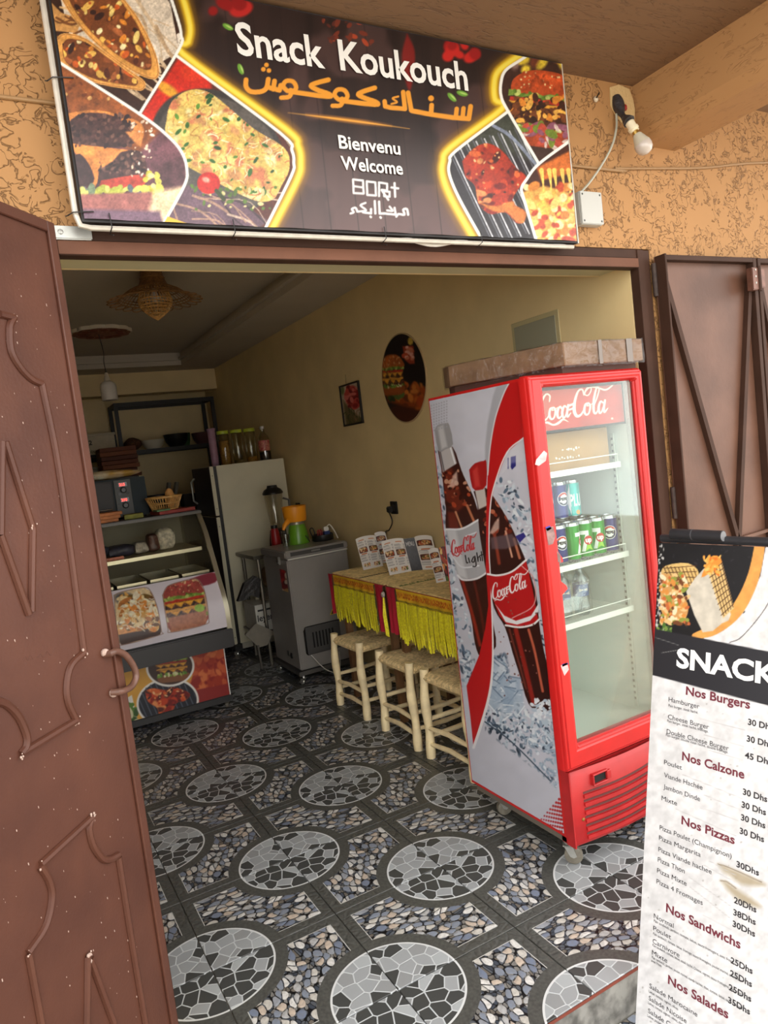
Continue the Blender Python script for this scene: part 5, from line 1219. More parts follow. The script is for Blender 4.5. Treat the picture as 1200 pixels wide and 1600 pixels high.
def cloth(y0, y1, label, seed, end=.035):
    """y0..y1 the yellow stretch, red strips at both ends, all hanging over the table's front edge"""
    t = thing('fringed_cloth', label, 'tablecloth', (TX0, (y0+y1)/2, TZ), 'fringed cloths over the tables')
    xf = TX0-.010
    top = lambda u, v: np.stack([xf-.004*np.sin(u*37)*(1-v)-.003, y1-u*(y1-y0), .770+v*(TZ+.004-.770)], -1)
    sheet('patterned_band', top, 130, 26, paint_band(seed), print_mat('woven yellow brocade', .7, .2), t)
    MB().box((TX0-.012, y0-.10, TZ+.0015), (TX1-.02, y1+.03, TZ+.004)).build('cloth_top', REDC, t)
    r = random.Random(seed); fr_ = MB()
    n = int((y1-y0)/.0042)
    for k in range(n):
        y = y0+(k+.5)*(y1-y0)/n; l = .555+r.uniform(-.012, .014)+.014*math.sin(k*.21+seed); x = xf-.006+r.uniform(-.004, .004); yo = r.uniform(-.006, .006); w_ = .0032
        fr_.add([(x, y-w_, .774), (x, y+w_, .774), (x-.004, y+w_*1.2+yo*.5, .67), (x-.004, y-w_*1.2+yo*.5, .67), (x+.002+r.uniform(-.004, .004), y+w_*.8+yo, l), (x+.002, y-w_*.8+yo, l)], [(0, 1, 2, 3), (3, 2, 4, 5)])
    tag(fr_.build('fringe', YEL, t), kind='stuff')
    for a, b, dz in ((y0-.112, y0-.003, .56), (y1+.002, y1+end, .58)):
        mb = MB(); N_ = 8
        for k in range(N_+1):
            y = a+(b-a)*k/N_; dx = .010*math.sin(k*1.9+seed)
            for z, q in ((TZ+.004, 0), (.74, .6), (.65, 1), (dz+r.uniform(-.008, .008), 1.2)): mb.v.append((xf-.003-dx*q*.6, y, z))
        for k in range(N_):
            for j in range(3): mb.f.append((k*4+j, k*4+j+1, k*4+5+j, k*4+4+j)); mb.mi.append(0)
        mb.build('red_strip', REDC, t, smooth=True)
    for y in (y0-.112, y0-.001, y1+.001): MB().box((xf-.0085, y-.004, .60), (xf-.0065, y+.004, TZ)).build('dark_edging', mat('olive braid', (70, 66, 34), .8), t)
    return t
def table(y0, y1, label):
    t = thing('wall_table', label, 'table', ((TX0+TX1)/2, (y0+y1)/2, 0), 'narrow tables along the wall')
    MB().box((TX0, y0, TZ-.028), (TX1, y1, TZ)).build('tabletop', TWOOD, t, bevel=.003)
    for x in (TX0+.05, TX1-.05):
        for y in (y0+.05, y1-.05): MB().box((x-.02, y-.02, 0), (x+.02, y+.02, TZ-.028)).build('leg', TWOOD, t, bevel=.003)
    MB().box((TX0+.04, y0+.05, TZ-.09), (TX0+.06, y1-.05, TZ-.028)).build('apron', TWOOD, t)
    return t
table(1.765, 2.485, 'narrow table beside the freezer, hidden under straw mat and fringed cloth'); table(.93, 1.735, 'narrow table reaching behind the red cooler under mat and fringed cloth')
cloth(1.87, 2.455, 'yellow fringed cloth with red ends on the table beside the freezer', 3, end=.075); cloth(.97, 1.615, 'yellow fringed cloth with red ends on the table behind the cooler', 7, end=.115)
ts_ = thing('tassel', 'loose yellow and green tassel hanging between the two fringed cloths', 'tassel', (TX0-.03, 1.745, .70))
tm = MB(); r_ = random.Random(9)
for k in range(26): a_ = r_.uniform(-.016, .016); tm.tube([(TX0-.026, 1.745+a_*.3, .79), (TX0-.030+r_.uniform(-.006, .004), 1.745+a_, .68), (TX0-.028, 1.745+a_*1.4, .56+r_.uniform(-.01, .02))], .0022, 4)
tag(tm.build('threads', YEL, ts_), kind='stuff')
MB().ball((TX0-.028, 1.745, .800), (.012, .014, .018), 10, 8).build('knot', mat('silvery knot', (170, 160, 150), .4, var=.3, scale=60), ts_, smooth=True)
def mat_on(y0, y1, label, bands):
    t = thing('straw_mat', label, 'mat', ((TX0+TX1)/2, (y0+y1)/2, TZ+.004), 'straw mats on the tables')
    z = TZ+.0045; MB().box((TX0-.004, y0, z), (TX1-.012, y1, z+.006)).build('base_weave', STRAW, t)
    rb = MB(); n = int((y1-y0)/.0085)
    for k in range(n):
        y = y0+.004+k*(y1-y0-.008)/(n-1); rb.tube([(TX0-.006, y, z+.0065), (TX1-.012, y, z+.0065)], .0042, 5)
    tag(rb.build('reeds', STRAW, t, smooth=True), kind='stuff')
    for y, m_, w_ in bands:
        b = MB()
        if m_ == 'dark':
            for k in range(26): x = TX0+.005+k*.0165; b.prism([(x-.0085, y, z+.0100), (x, y-w_, z+.0100), (x+.0085, y, z+.0100), (x, y+w_, z+.0100)], (0, 0, .002))
            tag(b.build('diamond_band', mat('black wool', (30, 26, 24), .9), t), kind='stuff')
        else:
            r = random.Random(5)
            for k in range(90): x = TX0+.004+k*.0047; a = r.uniform(-w_, w_); b.tube([(x, y-a*.2-.008, z+.010), (x+r.uniform(-.01, .01), y+a, z+.013)], .0028, 4)
            tag(b.build('green_band', mat('faded green wool', (120, 122, 66), .9), t), kind='stuff')
    return t
mat_on(1.77, 2.47, 'woven straw mat with a row of black diamonds by the freezer', [(2.08, 'dark', .010)]); mat_on(.95, 1.73, 'woven straw mat with a faded green band behind the cooler', [(1.60, 'green', .016)])

# folded menus standing on the mats
MPRINT = print_mat('glossy menu card', .35, .4)
def menu_paint(kind):
    def f(P):
        W = P.W; u, v = P.uv[:, 0], P.uv[:, 1]; Q = Paint(u*100, v*140); r = random.Random(len(kind)*3+1)
        if kind == 'dark':
            Q.C[:] = (52, 48, 50); Q.grain(.1, .2)
            for k, p in enumerate(([(14,108),(14,124),(22,112),(30,124),(30,108)], [(46,108),(36,108),(36,124),(46,124)], [(36,116),(44,116)], [(52,108),(52,124),(62,108),(62,124)], [(70,124),(70,108),(82,108),(82,124)])): Q.stroke(p, 2.6, (206,200,196), smooth=0)
        elif kind == 'food':
            Q.C[:] = (60, 26, 20); Q.blobs((0,0,100,140), 70, [(176,60,30),(226,140,60),(90,30,20),(240,200,120),(80,120,50),(150,40,30)], (4,13), (1,2), 5, soft=4)
        else:
            Q.C[:] = (238, 232, 224)
            cols = (0,) if kind == 'slim' else (0, 50)
            for cx in cols:
                w_ = 92 if kind == 'slim' else 44
                rows = ((126,'h'),(119,'t'),(113,'t'),(107,'t'),(101,'t'),(84,'p'),(68,'h'),(62,'t'),(56,'t'),(50,'t'),(44,'t'),(38,'t'),(18,'q')) if kind != 'slim' else ((110,'p'),(84,'h'),(78,'t'),(72,'t'),(52,'p'),(34,'t'),(28,'t'),(22,'t'),(10,'h'))
                for y, k in rows:
                    if kind == 'wide' and cx == 50 and k in 'tq' : y -= 2
                    x0 = cx+4
                    if k == 'h': Q.stroke([(x0+w_*.2, y), (x0+w_*.75, y)], 4, (206,110,50), smooth=0)
                    if k == 't':
                        Q.stroke([(x0, y), (x0+w_*r.uniform(.5, .7), y)], 1.8, (120,120,124), smooth=0); Q.stroke([(x0+w_*.86, y), (x0+w_*.98, y)], 1.8, (110,110,114), smooth=0)
                    if k in 'pq':
                        cx_, rx, ry = x0+w_/2-1, w_*.47, (12 if k == 'p' else 13)
                        if k == 'p': Q.poly([(cx_-rx, y-ry+3), (cx_-rx+3, y-ry), (cx_+rx-3, y-ry), (cx_+rx, y-ry+3), (cx_+rx, y+ry-3), (cx_+rx-3, y+ry), (cx_-rx+3, y+ry), (cx_-rx, y+ry-3)], (84,40,30))
                        Q.ell(cx_, y, rx*.85, ry*.72, (206,150,100) if k == 'p' else (226,214,206), .1); Q.blobs((cx_-rx*.65, y-ry*.45, cx_+rx*.65, y+ry*.5), 30, [(176,70,40),(226,160,90),(120,50,34),(240,210,160),(96,110,50)], (1.6,4.2), (1,2), int(y)+cx)
        P.C = Q.C
    return f
def menu(label, base, panels, h, lean):
    """zig-zag card: base corner, list of (dx, dy, kind)"""
    t = thing('folded_menu', label, 'menu', (base[0], base[1], TZ+.0135))
    x, y = base
    for dx, dy, kind in panels:
        A = np.array([x, y, TZ+.0150]); U_ = np.array([dx, dy, 0.]); L_ = np.linalg.norm(U_); n = np.array([dy, -dx, 0])/L_; up = np.array([0, 0, 1.])+lean
        def fn(u, v):
            bump = h*(1+.06*np.sin(np.clip(u, 0, 1)*math.pi)**.5*(kind not in ('dark',)))
            return A+u[..., None]*U_+(v*bump)[..., None]*up+n*.0004
        uu, vv = np.meshgrid(np.linspace(0, 1, 44), np.linspace(0, 1, 60)); uvs = np.stack([uu.ravel(), vv.ravel()], 1)
        pf = menu_paint(kind)
        def pp(P): P.uv = uvs; pf(P)
        o = sheet('card_panel', fn, 44, 60, pp, MPRINT, t)
        MB().obox(A-n*.0009, U_, n*.0010, up*h).build('card_back', mat('card back', (206, 196, 186), .6), t)
        x += dx; y += dy
    return t
b1, b2, b3 = H(568, 891, z=TZ+.015), H(609, 899, z=TZ+.015), H(682, 911, z=TZ+.015)
menu('folded white menu card with food pictures beside the black diamond row', b1[:2], [(.155, .012, 'wide'), (.045, .10, 'dark'), (.07, -.03, 'slim')], .205, np.array([-.10, .10, 0]))
menu('folded white menu card with a dark spine panel marked MENU showing', b2[:2], [(.150, -.012, 'wide'), (.060, -.035, 'dark'), (.065, -.10, 'slim')], .205, np.array([-.10, .10, 0]))
menu('folded menu card with a slim front panel half hidden by the red cooler', b3[:2], [(.062, -.006, 'slim'), (.06, -.04, 'food')], .185, np.array([-.12, .06, 0]))

# ------------------------------------------------------------------ on the right wall
bl_ = mat('black frame', (30, 24, 22), .4)
ov = thing('oval_picture', 'oval picture of a burger and a red drink on the yellow wall', 'picture', (XW-.004, 2.04, 2.05))
OC = H(630, 590, x=XW-.006); oy, oz = .268, .278
def oval_pts(s, x, n=48): return [(x, OC[1]+oy*s*math.cos(2*math.pi*k/n), 2.048+oz*s*math.sin(2*math.pi*k/n)) for k in range(n)]
MB().prism(oval_pts(1.0, XW-.001), (-.008, 0, 0)).build('board', mat('pale board edge', (176, 150, 110), .7), ov)
def paint_oval(P):
    P.C[:] = (26, 18, 16); P.poly([(600,640),(670,610),(670,670),(600,670)], (70,30,18), soft=8)
    P.poly([(602,600),(625,618),(664,612),(664,640),(640,636),(606,628)], (150,66,22), soft=5); P.blobs((622,600,664,634), 40, [(190,96,34),(160,70,24),(206,120,50),(110,48,20)], (2,6), (1,2), 3, soft=2)
    P.ell(656, 627, 5, 8, (176,70,30)); P.blobs((602,606,630,624), 30, [(60,84,34),(40,56,26),(90,110,50)], (1.5,4), (1,2), 4)
    burger(P, 613, 586, 36, 62, (176,90,40), 5, -.05)
    P.poly([(629,541),(646,540),(648,568),(640,569),(632,562)], (160,60,34), soft=2); P.blobs((629,540,648,560), 16, [(206,120,90),(196,80,50),(230,170,150)], (1.5,3.5), (1,1.6), 6); P.ell(641,533,4,6,(206,170,70)); P.grain(.1, .12)
rr = np.linspace(0, 1, 30)
def oval_fn(u, v): return np.stack([np.full_like(u, XW-.0098), OC[1]+oy*.97*v*np.cos(2*math.pi*u), 2.048+oz*.97*v*np.sin(2*math.pi*u)], -1)
o = sheet('oval_print', oval_fn, 120, 60, paint_oval, print_mat('matt poster print', .55, .3), ov)
bm = bmesh.new(); bm.from_mesh(o.data); bmesh.ops.reverse_faces(bm, faces=bm.faces); bm.to_mesh(o.data); bm.free()
rp = thing('rose_picture', 'small framed picture of a red rose on the yellow wall', 'picture', (XW-.004, 2.775, 1.97))
ry0, ry1, rz0, rz1 = 2.625, 2.931, 1.824, 2.121
for a, b in (((XW-.016, ry0, rz0), (XW-.001, ry0+.012, rz1)), ((XW-.016, ry1-.012, rz0), (XW-.001, ry1, rz1)), ((XW-.016, ry0+.012, rz0), (XW-.001, ry1-.012, rz0+.012)), ((XW-.016, ry0+.012, rz1-.012), (XW-.001, ry1-.012, rz1))): MB().box(a, b).build('frame', bl_, rp)
def paint_rose(P):
    P.C[:] = (196, 176, 150); P.grain(.1, .15); P.poly([(536,625),(548,640),(560,650),(566,662),(541,666)], (110,96,60), soft=4); P.strands((540,636,566,664), 24, [(80,86,44),(60,70,36),(150,110,80)], (6,12), (.8,1.6), 4, (1.3,.4))
    P.ell(550,620,10,17,(178,60,52),soft=3); P.blobs((541,605,559,636), 40, [(206,80,70),(150,36,36),(226,120,110),(120,26,28)], (1.4,4), (1,2), 3); P.ell(535,610,3,7,(120,130,80),soft=2)
sheet('rose_print', lambda u, v: np.stack([np.full_like(u, XW-.008), ry1-.011-u*(ry1-ry0-.022), rz0+.011+v*(rz1-rz0-.022)], -1), 60, 90, paint_rose, print_mat('matt poster print', .55, .3), rp)
MB().tube([(XW-.003, 2.83, rz1), (XW-.002, 2.825, rz1+.07)], .0012, 4).build('hanging_thread', bl_, rp)
cp = thing('wall_hatch', 'grey square cover plate set into the wall above the cooler', 'hatch', (XW-.002, .79, 2.05))
hy0, hy1, hz0_, hz1_ = .621, .953, 1.86, 2.158
MB().box((XW-.006, hy0, hz0_), (XW-.0005, hy1, hz1_)).build('surround', mat('hatch surround', (186, 172, 128), .6), cp, bevel=.002, segs=1)
MB().box((XW-.009, hy0+.022, hz0_+.022), (XW-.006, hy1-.022, hz1_-.022)).build('plate', mat('grey green plate', (150, 146, 122), .5), cp, bevel=.001, segs=1)
BP = mat('black plastic', (26, 24, 22), .4)
def socket(label, c, plug=True):
    t = thing('wall_socket', label, 'socket', (XW, c[1], c[2]))
    MB().box((XW-.012, c[1]-.043, c[2]-.043), (XW-.0005, c[1]+.043, c[2]+.043)).build('plate', BP, t, bevel=.003)
    MB().lathe([(.022, 0), (.022, -.002), (.019, -.003)], (XW-.012, c[1], c[2]), 20, ax=0).build('outlet', mat('dark outlet', (50, 46, 42), .5), t)
    return t
s1 = H(617, 793, x=XW); s2_ = H(467, 793, x=XW)
socket('black wall socket with a plug in it above the tables', s1); socket('black wall socket above the freezer, behind the juicer', s2_)
pg = thing('power_plug', 'black plug and cord hanging from the socket above the tables', 'plug', (XW-.03, s1[1], s1[2]))
MB().box((XW-.05, s1[1]-.002, s1[2]-.03), (XW-.0155, s1[1]+.036, s1[2]+.012)).build('plug_body', BP, pg, bevel=.006)
cpts = [(XW-.036, s1[1]+.02, s1[2]-.03), H(613, 815, x=XW-.04), H(608, 828, x=XW-.035), H(602, 836, x=XW-.03), (XW-.03, s1[1]+.14, TZ-.05)]
MB().tube(smoothpath(cpts, 5), .0042, 7).build('cord', BP, pg, smooth=True)

# ------------------------------------------------------------------ grey chest freezer
FZ = mat('grey freezer enamel', (146, 141, 136), .3, .2, var=.05, scale=6); FZD = mat('dark freezer trim', (70, 68, 66), .4)
fx0, fx1, fy0, fy1, fz0, fz1 = .458, .940, 2.935, 3.440, .115, .925
fz = thing('chest_freezer', 'grey chest freezer on casters with a sticker and a vent grille', 'freezer', ((fx0+fx1)/2, (fy0+fy1)/2, 0))
MB().box((fx0, fy0, fz0), (fx1, fy1, fz1)).build('body', FZ, fz, bevel=.008, segs=2, smooth=True)
lid = MB().box((fx0-.012, fy0-.012, .933), (fx1+.006, fy1+.006, .988)).build('lid', FZ, fz, bevel=.010, segs=3, smooth=True)
MB().box((fx0+.03, fy0-.0135, .948), (fx1-.03, fy0-.011, .976)).build('lid_groove', FZD, lid)
MB().box((.70-.05, fy0-.0142, .957), (.70+.02, fy0-.0132, .969)).build('maker_plate', mat('steel plate', (140, 138, 134), .3, .6), lid)
MB().box((fx0+.004, fy0-.0135, .925), (fx1, fy0-.001, .932)).build('seal_strip', mat('white seal', (214, 210, 200), .4), fz)
lk = MB().box((fx0-.022, 3.05, .885), (fx0-.001, 3.09, .945)).build('latch', mat('worn steel latch', (120, 116, 108), .4, .6), fz, bevel=.004)
MB().tube([(fx0-.026, 3.10, .905), (fx0-.030, 3.07, .897), (fx0-.026, 3.04, .903)], .005, 8).build('latch_lever', STEEL, lk, smooth=True)
def fzt(px, py, lift=.0015): p = H(px, py, y=fy0); return (p[0], fy0-lift, p[2])
tri = [fzt(507, 985), fzt(517, 979), fzt(512, 970)]
MB().prism([(.737, fy0-.0012, .468), (.785, fy0-.0012, .468), (.761, fy0-.0012, .508)], (0, .001, 0)).build('warning_triangle', mat('warning yellow', (222, 190, 40), .5), fz)
MB().prism([(.7445, fy0-.0016, .4725), (.7775, fy0-.0016, .4725), (.761, fy0-.0016, .4995)], (0, .0003, 0)).build('warning_sign_inner', mat('warning black', (40, 34, 20), .5), fz)
gr = MB().box((.520, fy0-.010, .215), (.800, fy0, .425)).build('vent_cover', mat('dark grille plastic', (74, 72, 70), .5), fz, bevel=.006)
for k in range(7): MB().box((.575+k*.026, fy0-.0115, .262), (.587+k*.026, fy0-.0102, .375)).build('vent_slot', mat('black slot', (14, 12, 12), .8), gr)
MB().tube([(.522, fy0-.012, .41), (.512, fy0-.014, .40), (.512, fy0-.014, .235), (.524, fy0-.012, .222)], .004, 6).build('edge_bead', BP, gr, smooth=True)
st_ = sheet('sticker', lambda u, v: np.stack([np.full_like(u, fx0-.0012), 3.10-u*.125, .690+v*.16], -1), 24, 30, lambda P: (P.C.__setitem__(slice(None), (150, 24, 34)), P.blobs((440,880,462,925), 40, [(206,60,60),(226,180,120),(90,20,24),(120,130,60),(240,220,200)], (1.2,3.4), (1,2), 3)), print_mat('glossy sticker', .35), fz)
MB().lathe([(.022, 0), (.022, -.006), (.014, -.010)], (fx0, 3.085, .20), 16, ax=0).build('drain_knob', BP, fz)
MB().box((fx0-.004, 3.13, .185), (fx0, 3.17, .225)).build('drain_cover', FZD, fz, bevel=.002, segs=1)
MB().box((fx0-.018, fy0-.006, .078), (fx1, fy1+.01, .108)).build('dolly', mat('grey dolly frame', (88, 84, 80), .5, .3), fz, bevel=.003)
MB().box((fx0+.05, fy0+.01, .108), (fx1-.03, fy1-.02, .116)).build('dolly_pad', BP, fz)
CHROME = mat('bright caster steel', (206, 204, 198), .2, .9)
for x, y in ((.478, 2.955), (.478, 3.42), (.90, 2.96), (.90, 3.42)):
    o = caster(fz, x, y, .079, r=.024, ang=2.2, steel=CHROME, wheelm=CHROME)
tag(MB().tube(smoothpath([(.545, fy0-.012, .215), (.60, 2.84, .12), (.66, 2.80, .085), (.72, 2.83, .11), (.76, 2.91, .19)], 6), .0035, 6).build('loose_cable', mat('pale cable', (196, 194, 188), .4), smooth=True), 'thin pale cable looping out below the freezer vent', 'cable')

# things on the freezer lid
ZL = .989
jx, jy = .70, 3.27
ju = thing('citrus_juicer', 'electric citrus juicer with green body and orange bowl on the freezer', 'juicer', (jx, jy, ZL))
GRN = mat('leaf green plastic', (98, 150, 34), .3); ORG = mat('orange plastic', (236, 150, 30), .35)
MB().lathe([(0, ZL), (.084, ZL), (.086, ZL+.010), (.074, ZL+.09), (.062, ZL+.142), (.060, ZL+.148)], (jx, jy, 0), 28).build('body', GRN, ju, smooth=True)
MB().lathe([(.058, ZL+.148), (.060, ZL+.160), (.056, ZL+.172)], (jx, jy, 0), 28).build('collar', mat('grey collar', (150, 146, 130), .35, .4), ju, smooth=True)
bw = MB().lathe([(.0, ZL+.172), (.080, ZL+.172), (.086, ZL+.18), (.091, ZL+.255), (.094, ZL+.288), (.091, ZL+.290), (.086, ZL+.28), (.0, ZL+.276)], (jx-.005, jy, 0), 32).build('bowl', ORG, ju, smooth=True)
MB().tube([(jx-.075, jy-.03, ZL+.185), (jx-.115, jy-.045, ZL+.155), (jx-.13, jy-.05, ZL+.125)], [.022, .017, .011], 12).build('spout', ORG, bw, smooth=True)
MB().tube(smoothpath([(jx+.03, jy-.075, ZL+.06), (jx+.045, jy-.085, ZL+.03), (jx+.05, jy-.10, ZL+.012)], 4), .004, 6).build('cord', BP, ju)
gl = thing('drinking_glass', 'clear tumbler on the freezer lid under the juicer spout', 'glass', (.560, 3.14, ZL))
MB().lathe([(0, ZL), (.025, ZL), (.032, ZL+.095), (.0305, ZL+.095), (.0245, ZL+.006), (0, ZL+.006)], (.575, 3.20, 0), 20).build('tumbler', glass('clear tumbler glass', (.94, .95, .93), .16, .03), gl, smooth=True)
px_, py_ = .872, 3.20
po = thing('black_pan', 'low round black pan with red grips and a blue plug in it on the freezer', 'pan', (px_, py_, ZL))
MB().lathe([(0, ZL), (.078, ZL), (.083, ZL+.006), (.083, ZL+.046), (.079, ZL+.048), (.077, ZL+.016), (0, ZL+.016)], (px_, py_, 0), 28).build('pan_body', BP, po, smooth=True)
for dx, dy, m_ in ((-.02, .03, 'r'), (.0, .035, 'r'), (.04, .01, 'b')):
    x, y = px_+dx, py_+dy
    if m_ == 'r': MB().tube([(x, y, ZL+.016), (x-.004, y, ZL+.07), (x+.004, y, ZL+.082), (x+.012, y, ZL+.07), (x+.014, y, ZL+.03)], .005, 7).build('grip', mat('red grip', (150, 36, 40), .4), po, smooth=True)
    else: MB().box((x-.024, y-.02, ZL+.017), (x+.024, y+.02, ZL+.065)).build('blue_block', mat('blue plastic', (40, 60, 110), .4), po, bevel=.003)
MB().tube(smoothpath([(px_-.07, py_+.02, ZL+.02), (px_-.085, py_+.03, ZL+.09), (px_-.06, py_+.03, ZL+.10), (px_-.045, py_+.03, ZL+.04)], 5), .0045, 7).build('pan_handle', BP, po, smooth=True)
wp = thing('white_adapter', 'white plug with a looping white cord above the black pan', 'plug', (px_+.04, py_+.01, ZL+.066))
MB().box((px_+.02, py_-.008, ZL+.0655), (px_+.058, py_+.03, ZL+.10)).build('plug_body', mat('white plastic plug', (226, 222, 212), .35), wp, bevel=.006)
MB().tube(smoothpath([(px_+.05, py_+.01, ZL+.10), (px_+.075, py_+.01, ZL+.108), (px_+.09, py_-.03, ZL+.06), (px_+.085, py_-.09, ZL+.006)], 6), .005, 8).build('cord', mat('white cord', (222, 218, 204), .4), wp, smooth=True)

# ------------------------------------------------------------------ steel side table between fridge and freezer
SS = mat('dull stainless steel', (120, 114, 102), .3, .7, var=.12, scale=8)
tz = .905; tx0, tx1, ty0, ty1 = .44, 1.03, 3.62, 4.10
tb = thing('steel_table', 'dull steel worktable squeezed between the white fridge and the freezer', 'table', ((tx0+tx1)/2, (ty0+ty1)/2, 0))
MB().box((tx0, ty0, tz-.03), (tx1, ty1, tz)).build('tabletop', SS, tb, bevel=.004)
for x in (tx0+.05, tx1-.04):
    for y in (ty0+.05, ty1-.04): MB().tube([(x, y, 0), (x, y, tz-.03)], .014, 8).build('leg', SS, tb, smooth=True)
MB().box((tx0-.03, ty0+.05, .26), (tx1-.04, ty1-.04, .275)).build('lower_shelf', SS, tb)
bx_, by_ = .735, 3.80
bn = thing('blender', 'kitchen blender with clear jug and black lid behind the juicer', 'blender', (bx_, by_, tz))
MB().lathe([(0, tz), (.085, tz), (.088, tz+.01), (.080, tz+.09), (.066, tz+.165), (.050, tz+.175), (0, tz+.175)], (bx_, by_, 0), 4).build('motor_base', mat('dark maroon base', (70, 30, 30), .35), bn)
MB().box((bx_-.064, by_-.066, tz+.118), (bx_+.05, by_-.058, tz+.165)).build('button_panel', BP, bn)
for k in range(4): MB().box((bx_-.055+k*.026, by_-.0675, tz+.132), (bx_-.038+k*.026, by_-.0662, tz+.152)).build('button', mat('grey button', (120, 116, 108), .4), bn)
MB().lathe([(.045, tz+.176), (.052, tz+.20), (.062, tz+.30), (.078, tz+.46), (.080, tz+.465)], (bx_, by_, 0), 20).build('jug', glass('cloudy jug plastic', (.88, .86, .80), .2, .1), bn, smooth=True)
MB().lathe([(.084, tz+.462), (.086, tz+.475), (.070, tz+.50), (.045, tz+.515), (.04, tz+.535), (0, tz+.535)], (bx_, by_, 0), 20).build('lid', BP, bn, smooth=True)
MB().tube([(bx_+.07, by_-.03, tz+.42), (bx_+.115, by_-.05, tz+.40), (bx_+.11, by_-.05, tz+.26), (bx_+.06, by_-.03, tz+.24)], .010, 8).build('handle', mat('smoky handle', (90, 86, 78), .4), bn, smooth=True)
rc = thing('red_cup', 'small red plastic jar between the blender and the juicer', 'jar', (.655, 3.66, tz))
MB().lathe([(0, tz+.001), (.035, tz+.001), (.040, tz+.08), (.034, tz+.16), (.026, tz+.19), (.0, tz+.19)], (.665, 3.68, 0), 18).build('jar_body', mat('red plastic', (170, 30, 34), .35), rc, smooth=True)
MB().lathe([(.028, tz+.19), (.028, tz+.215), (0, tz+.215)], (.665, 3.68, 0), 18).build('jar_cap', BP, rc, smooth=True)
# under the table
cx = thing('white_crate', 'white printed carton with foil-wrapped goods under the steel table', 'carton', (.72, 3.82, .276))
cxa = H(398, 950, y=3.70)[0]
MB().box((cxa, 3.70, .2765), (.90, 4.0, .50)).build('carton', mat('off white carton', (196, 192, 180), .7, var=.06), cx, bevel=.003, segs=1)
m_ = MB(); write(m_, 'leyenda', (cxa+.012, 3.6985, .365), (1, 0, 0), Zv, .052, .02, width=.20); m_.build('lettering', mat('black print', (40, 38, 38), .6), cx)
MB().box((cxa+.02, 3.6980, .445), (cxa+.16, 3.6995, .460)).build('printed_bar', mat('black print', (40, 38, 38), .6), cx)
fb = MB(); r_ = random.Random(6)
for k in range(16): fb.ball((.53+r_.uniform(0, .34), 3.72+r_.uniform(0, .24), .515+r_.uniform(0, .02)), (r_.uniform(.03, .06), .04, .026), 7, 5)
tag(fb.build('foil_scraps', mat('crumpled foil', (170, 160, 140), .3, .6, bump=1., bscale=60), cx), kind='stuff')
sk = thing('sack', 'brown sack slumped on the carton under the steel table', 'sack', (.70, 3.85, .545))
def lump(c, r, seed, n=18, k=12, amp=.18, p=1.):
    sg_ = lambda v: math.copysign(abs(v)**p, v)
    mb = MB(); rr = random.Random(seed); ph = [rr.uniform(0, 6) for _ in range(6)]
    for i in range(k+1):
        a = math.pi*i/k
        for j in range(n):
            t = 2*math.pi*j/n; q_ = 1+amp*(math.sin(3*t+ph[0])*math.sin(a)+.6*math.sin(5*t+2*a+ph[1])*math.sin(a)+.5*math.sin(4*a+ph[2]))
            mb.v.append((c[0]+r[0]*q_*sg_(math.sin(a))*sg_(math.cos(t)), c[1]+r[1]*q_*sg_(math.sin(a))*sg_(math.sin(t)), c[2]-r[2]*(1+.3*amp*math.sin(3*t+ph[3])*math.sin(a))*sg_(math.cos(a))))
    for i in range(k):
        for j in range(n): mb.f.append((i*n+j, i*n+(j+1) % n, (i+1)*n+(j+1) % n, (i+1)*n+j)); mb.mi.append(0)
    return mb
lump((.70, 3.86, .68), (.15, .12, .125), 3).build('sack_body', mat('brown sacking', (120, 92, 66), .8, var=.2, scale=20), sk, smooth=True)
lump((.76, 3.86, .815), (.05, .05, .03), 5).build('sack_neck', mat('brown sacking', (120, 92, 66), .8), sk, smooth=True)
bgp = [H(a, b, y=3.60) for a, b in ((372,940),(382,912),(398,900),(408,905),(405,935),(392,930),(384,938))]
bb = MB().prism(bgp, (0, .05, 0)); tag(bb.build('black_bag', mat('black plastic bag', (40, 36, 34), .35, bump=.6, bscale=30), loc=(.45, 3.62, .5)), 'black plastic bag hanging from the leg of the steel table', 'bag')
dp = thing('dustpan', 'grey plastic dustpan leaning below the carton by the freezer', 'dustpan', (.50, 3.58, .0))
pan = [H(a, b, y=3.58) for a, b in ((383,992),(400,974),(428,986),(418,1008),(405,1012))]
MB().prism(pan, (0, .022, 0)).build('pan', mat('grey dustpan plastic', (126, 118, 104), .5, var=.08), dp, bevel=.003)
hb_p, hb_q = H(403, 1008, y=3.585), H(405, 1024, y=3.585); hb_q[2] = .004
MB().tube([hb_p, (hb_p[0]+.008, 3.585, .012)], .010, 8).build('handle', mat('grey dustpan handle', (84, 78, 70), .5), dp, smooth=True)

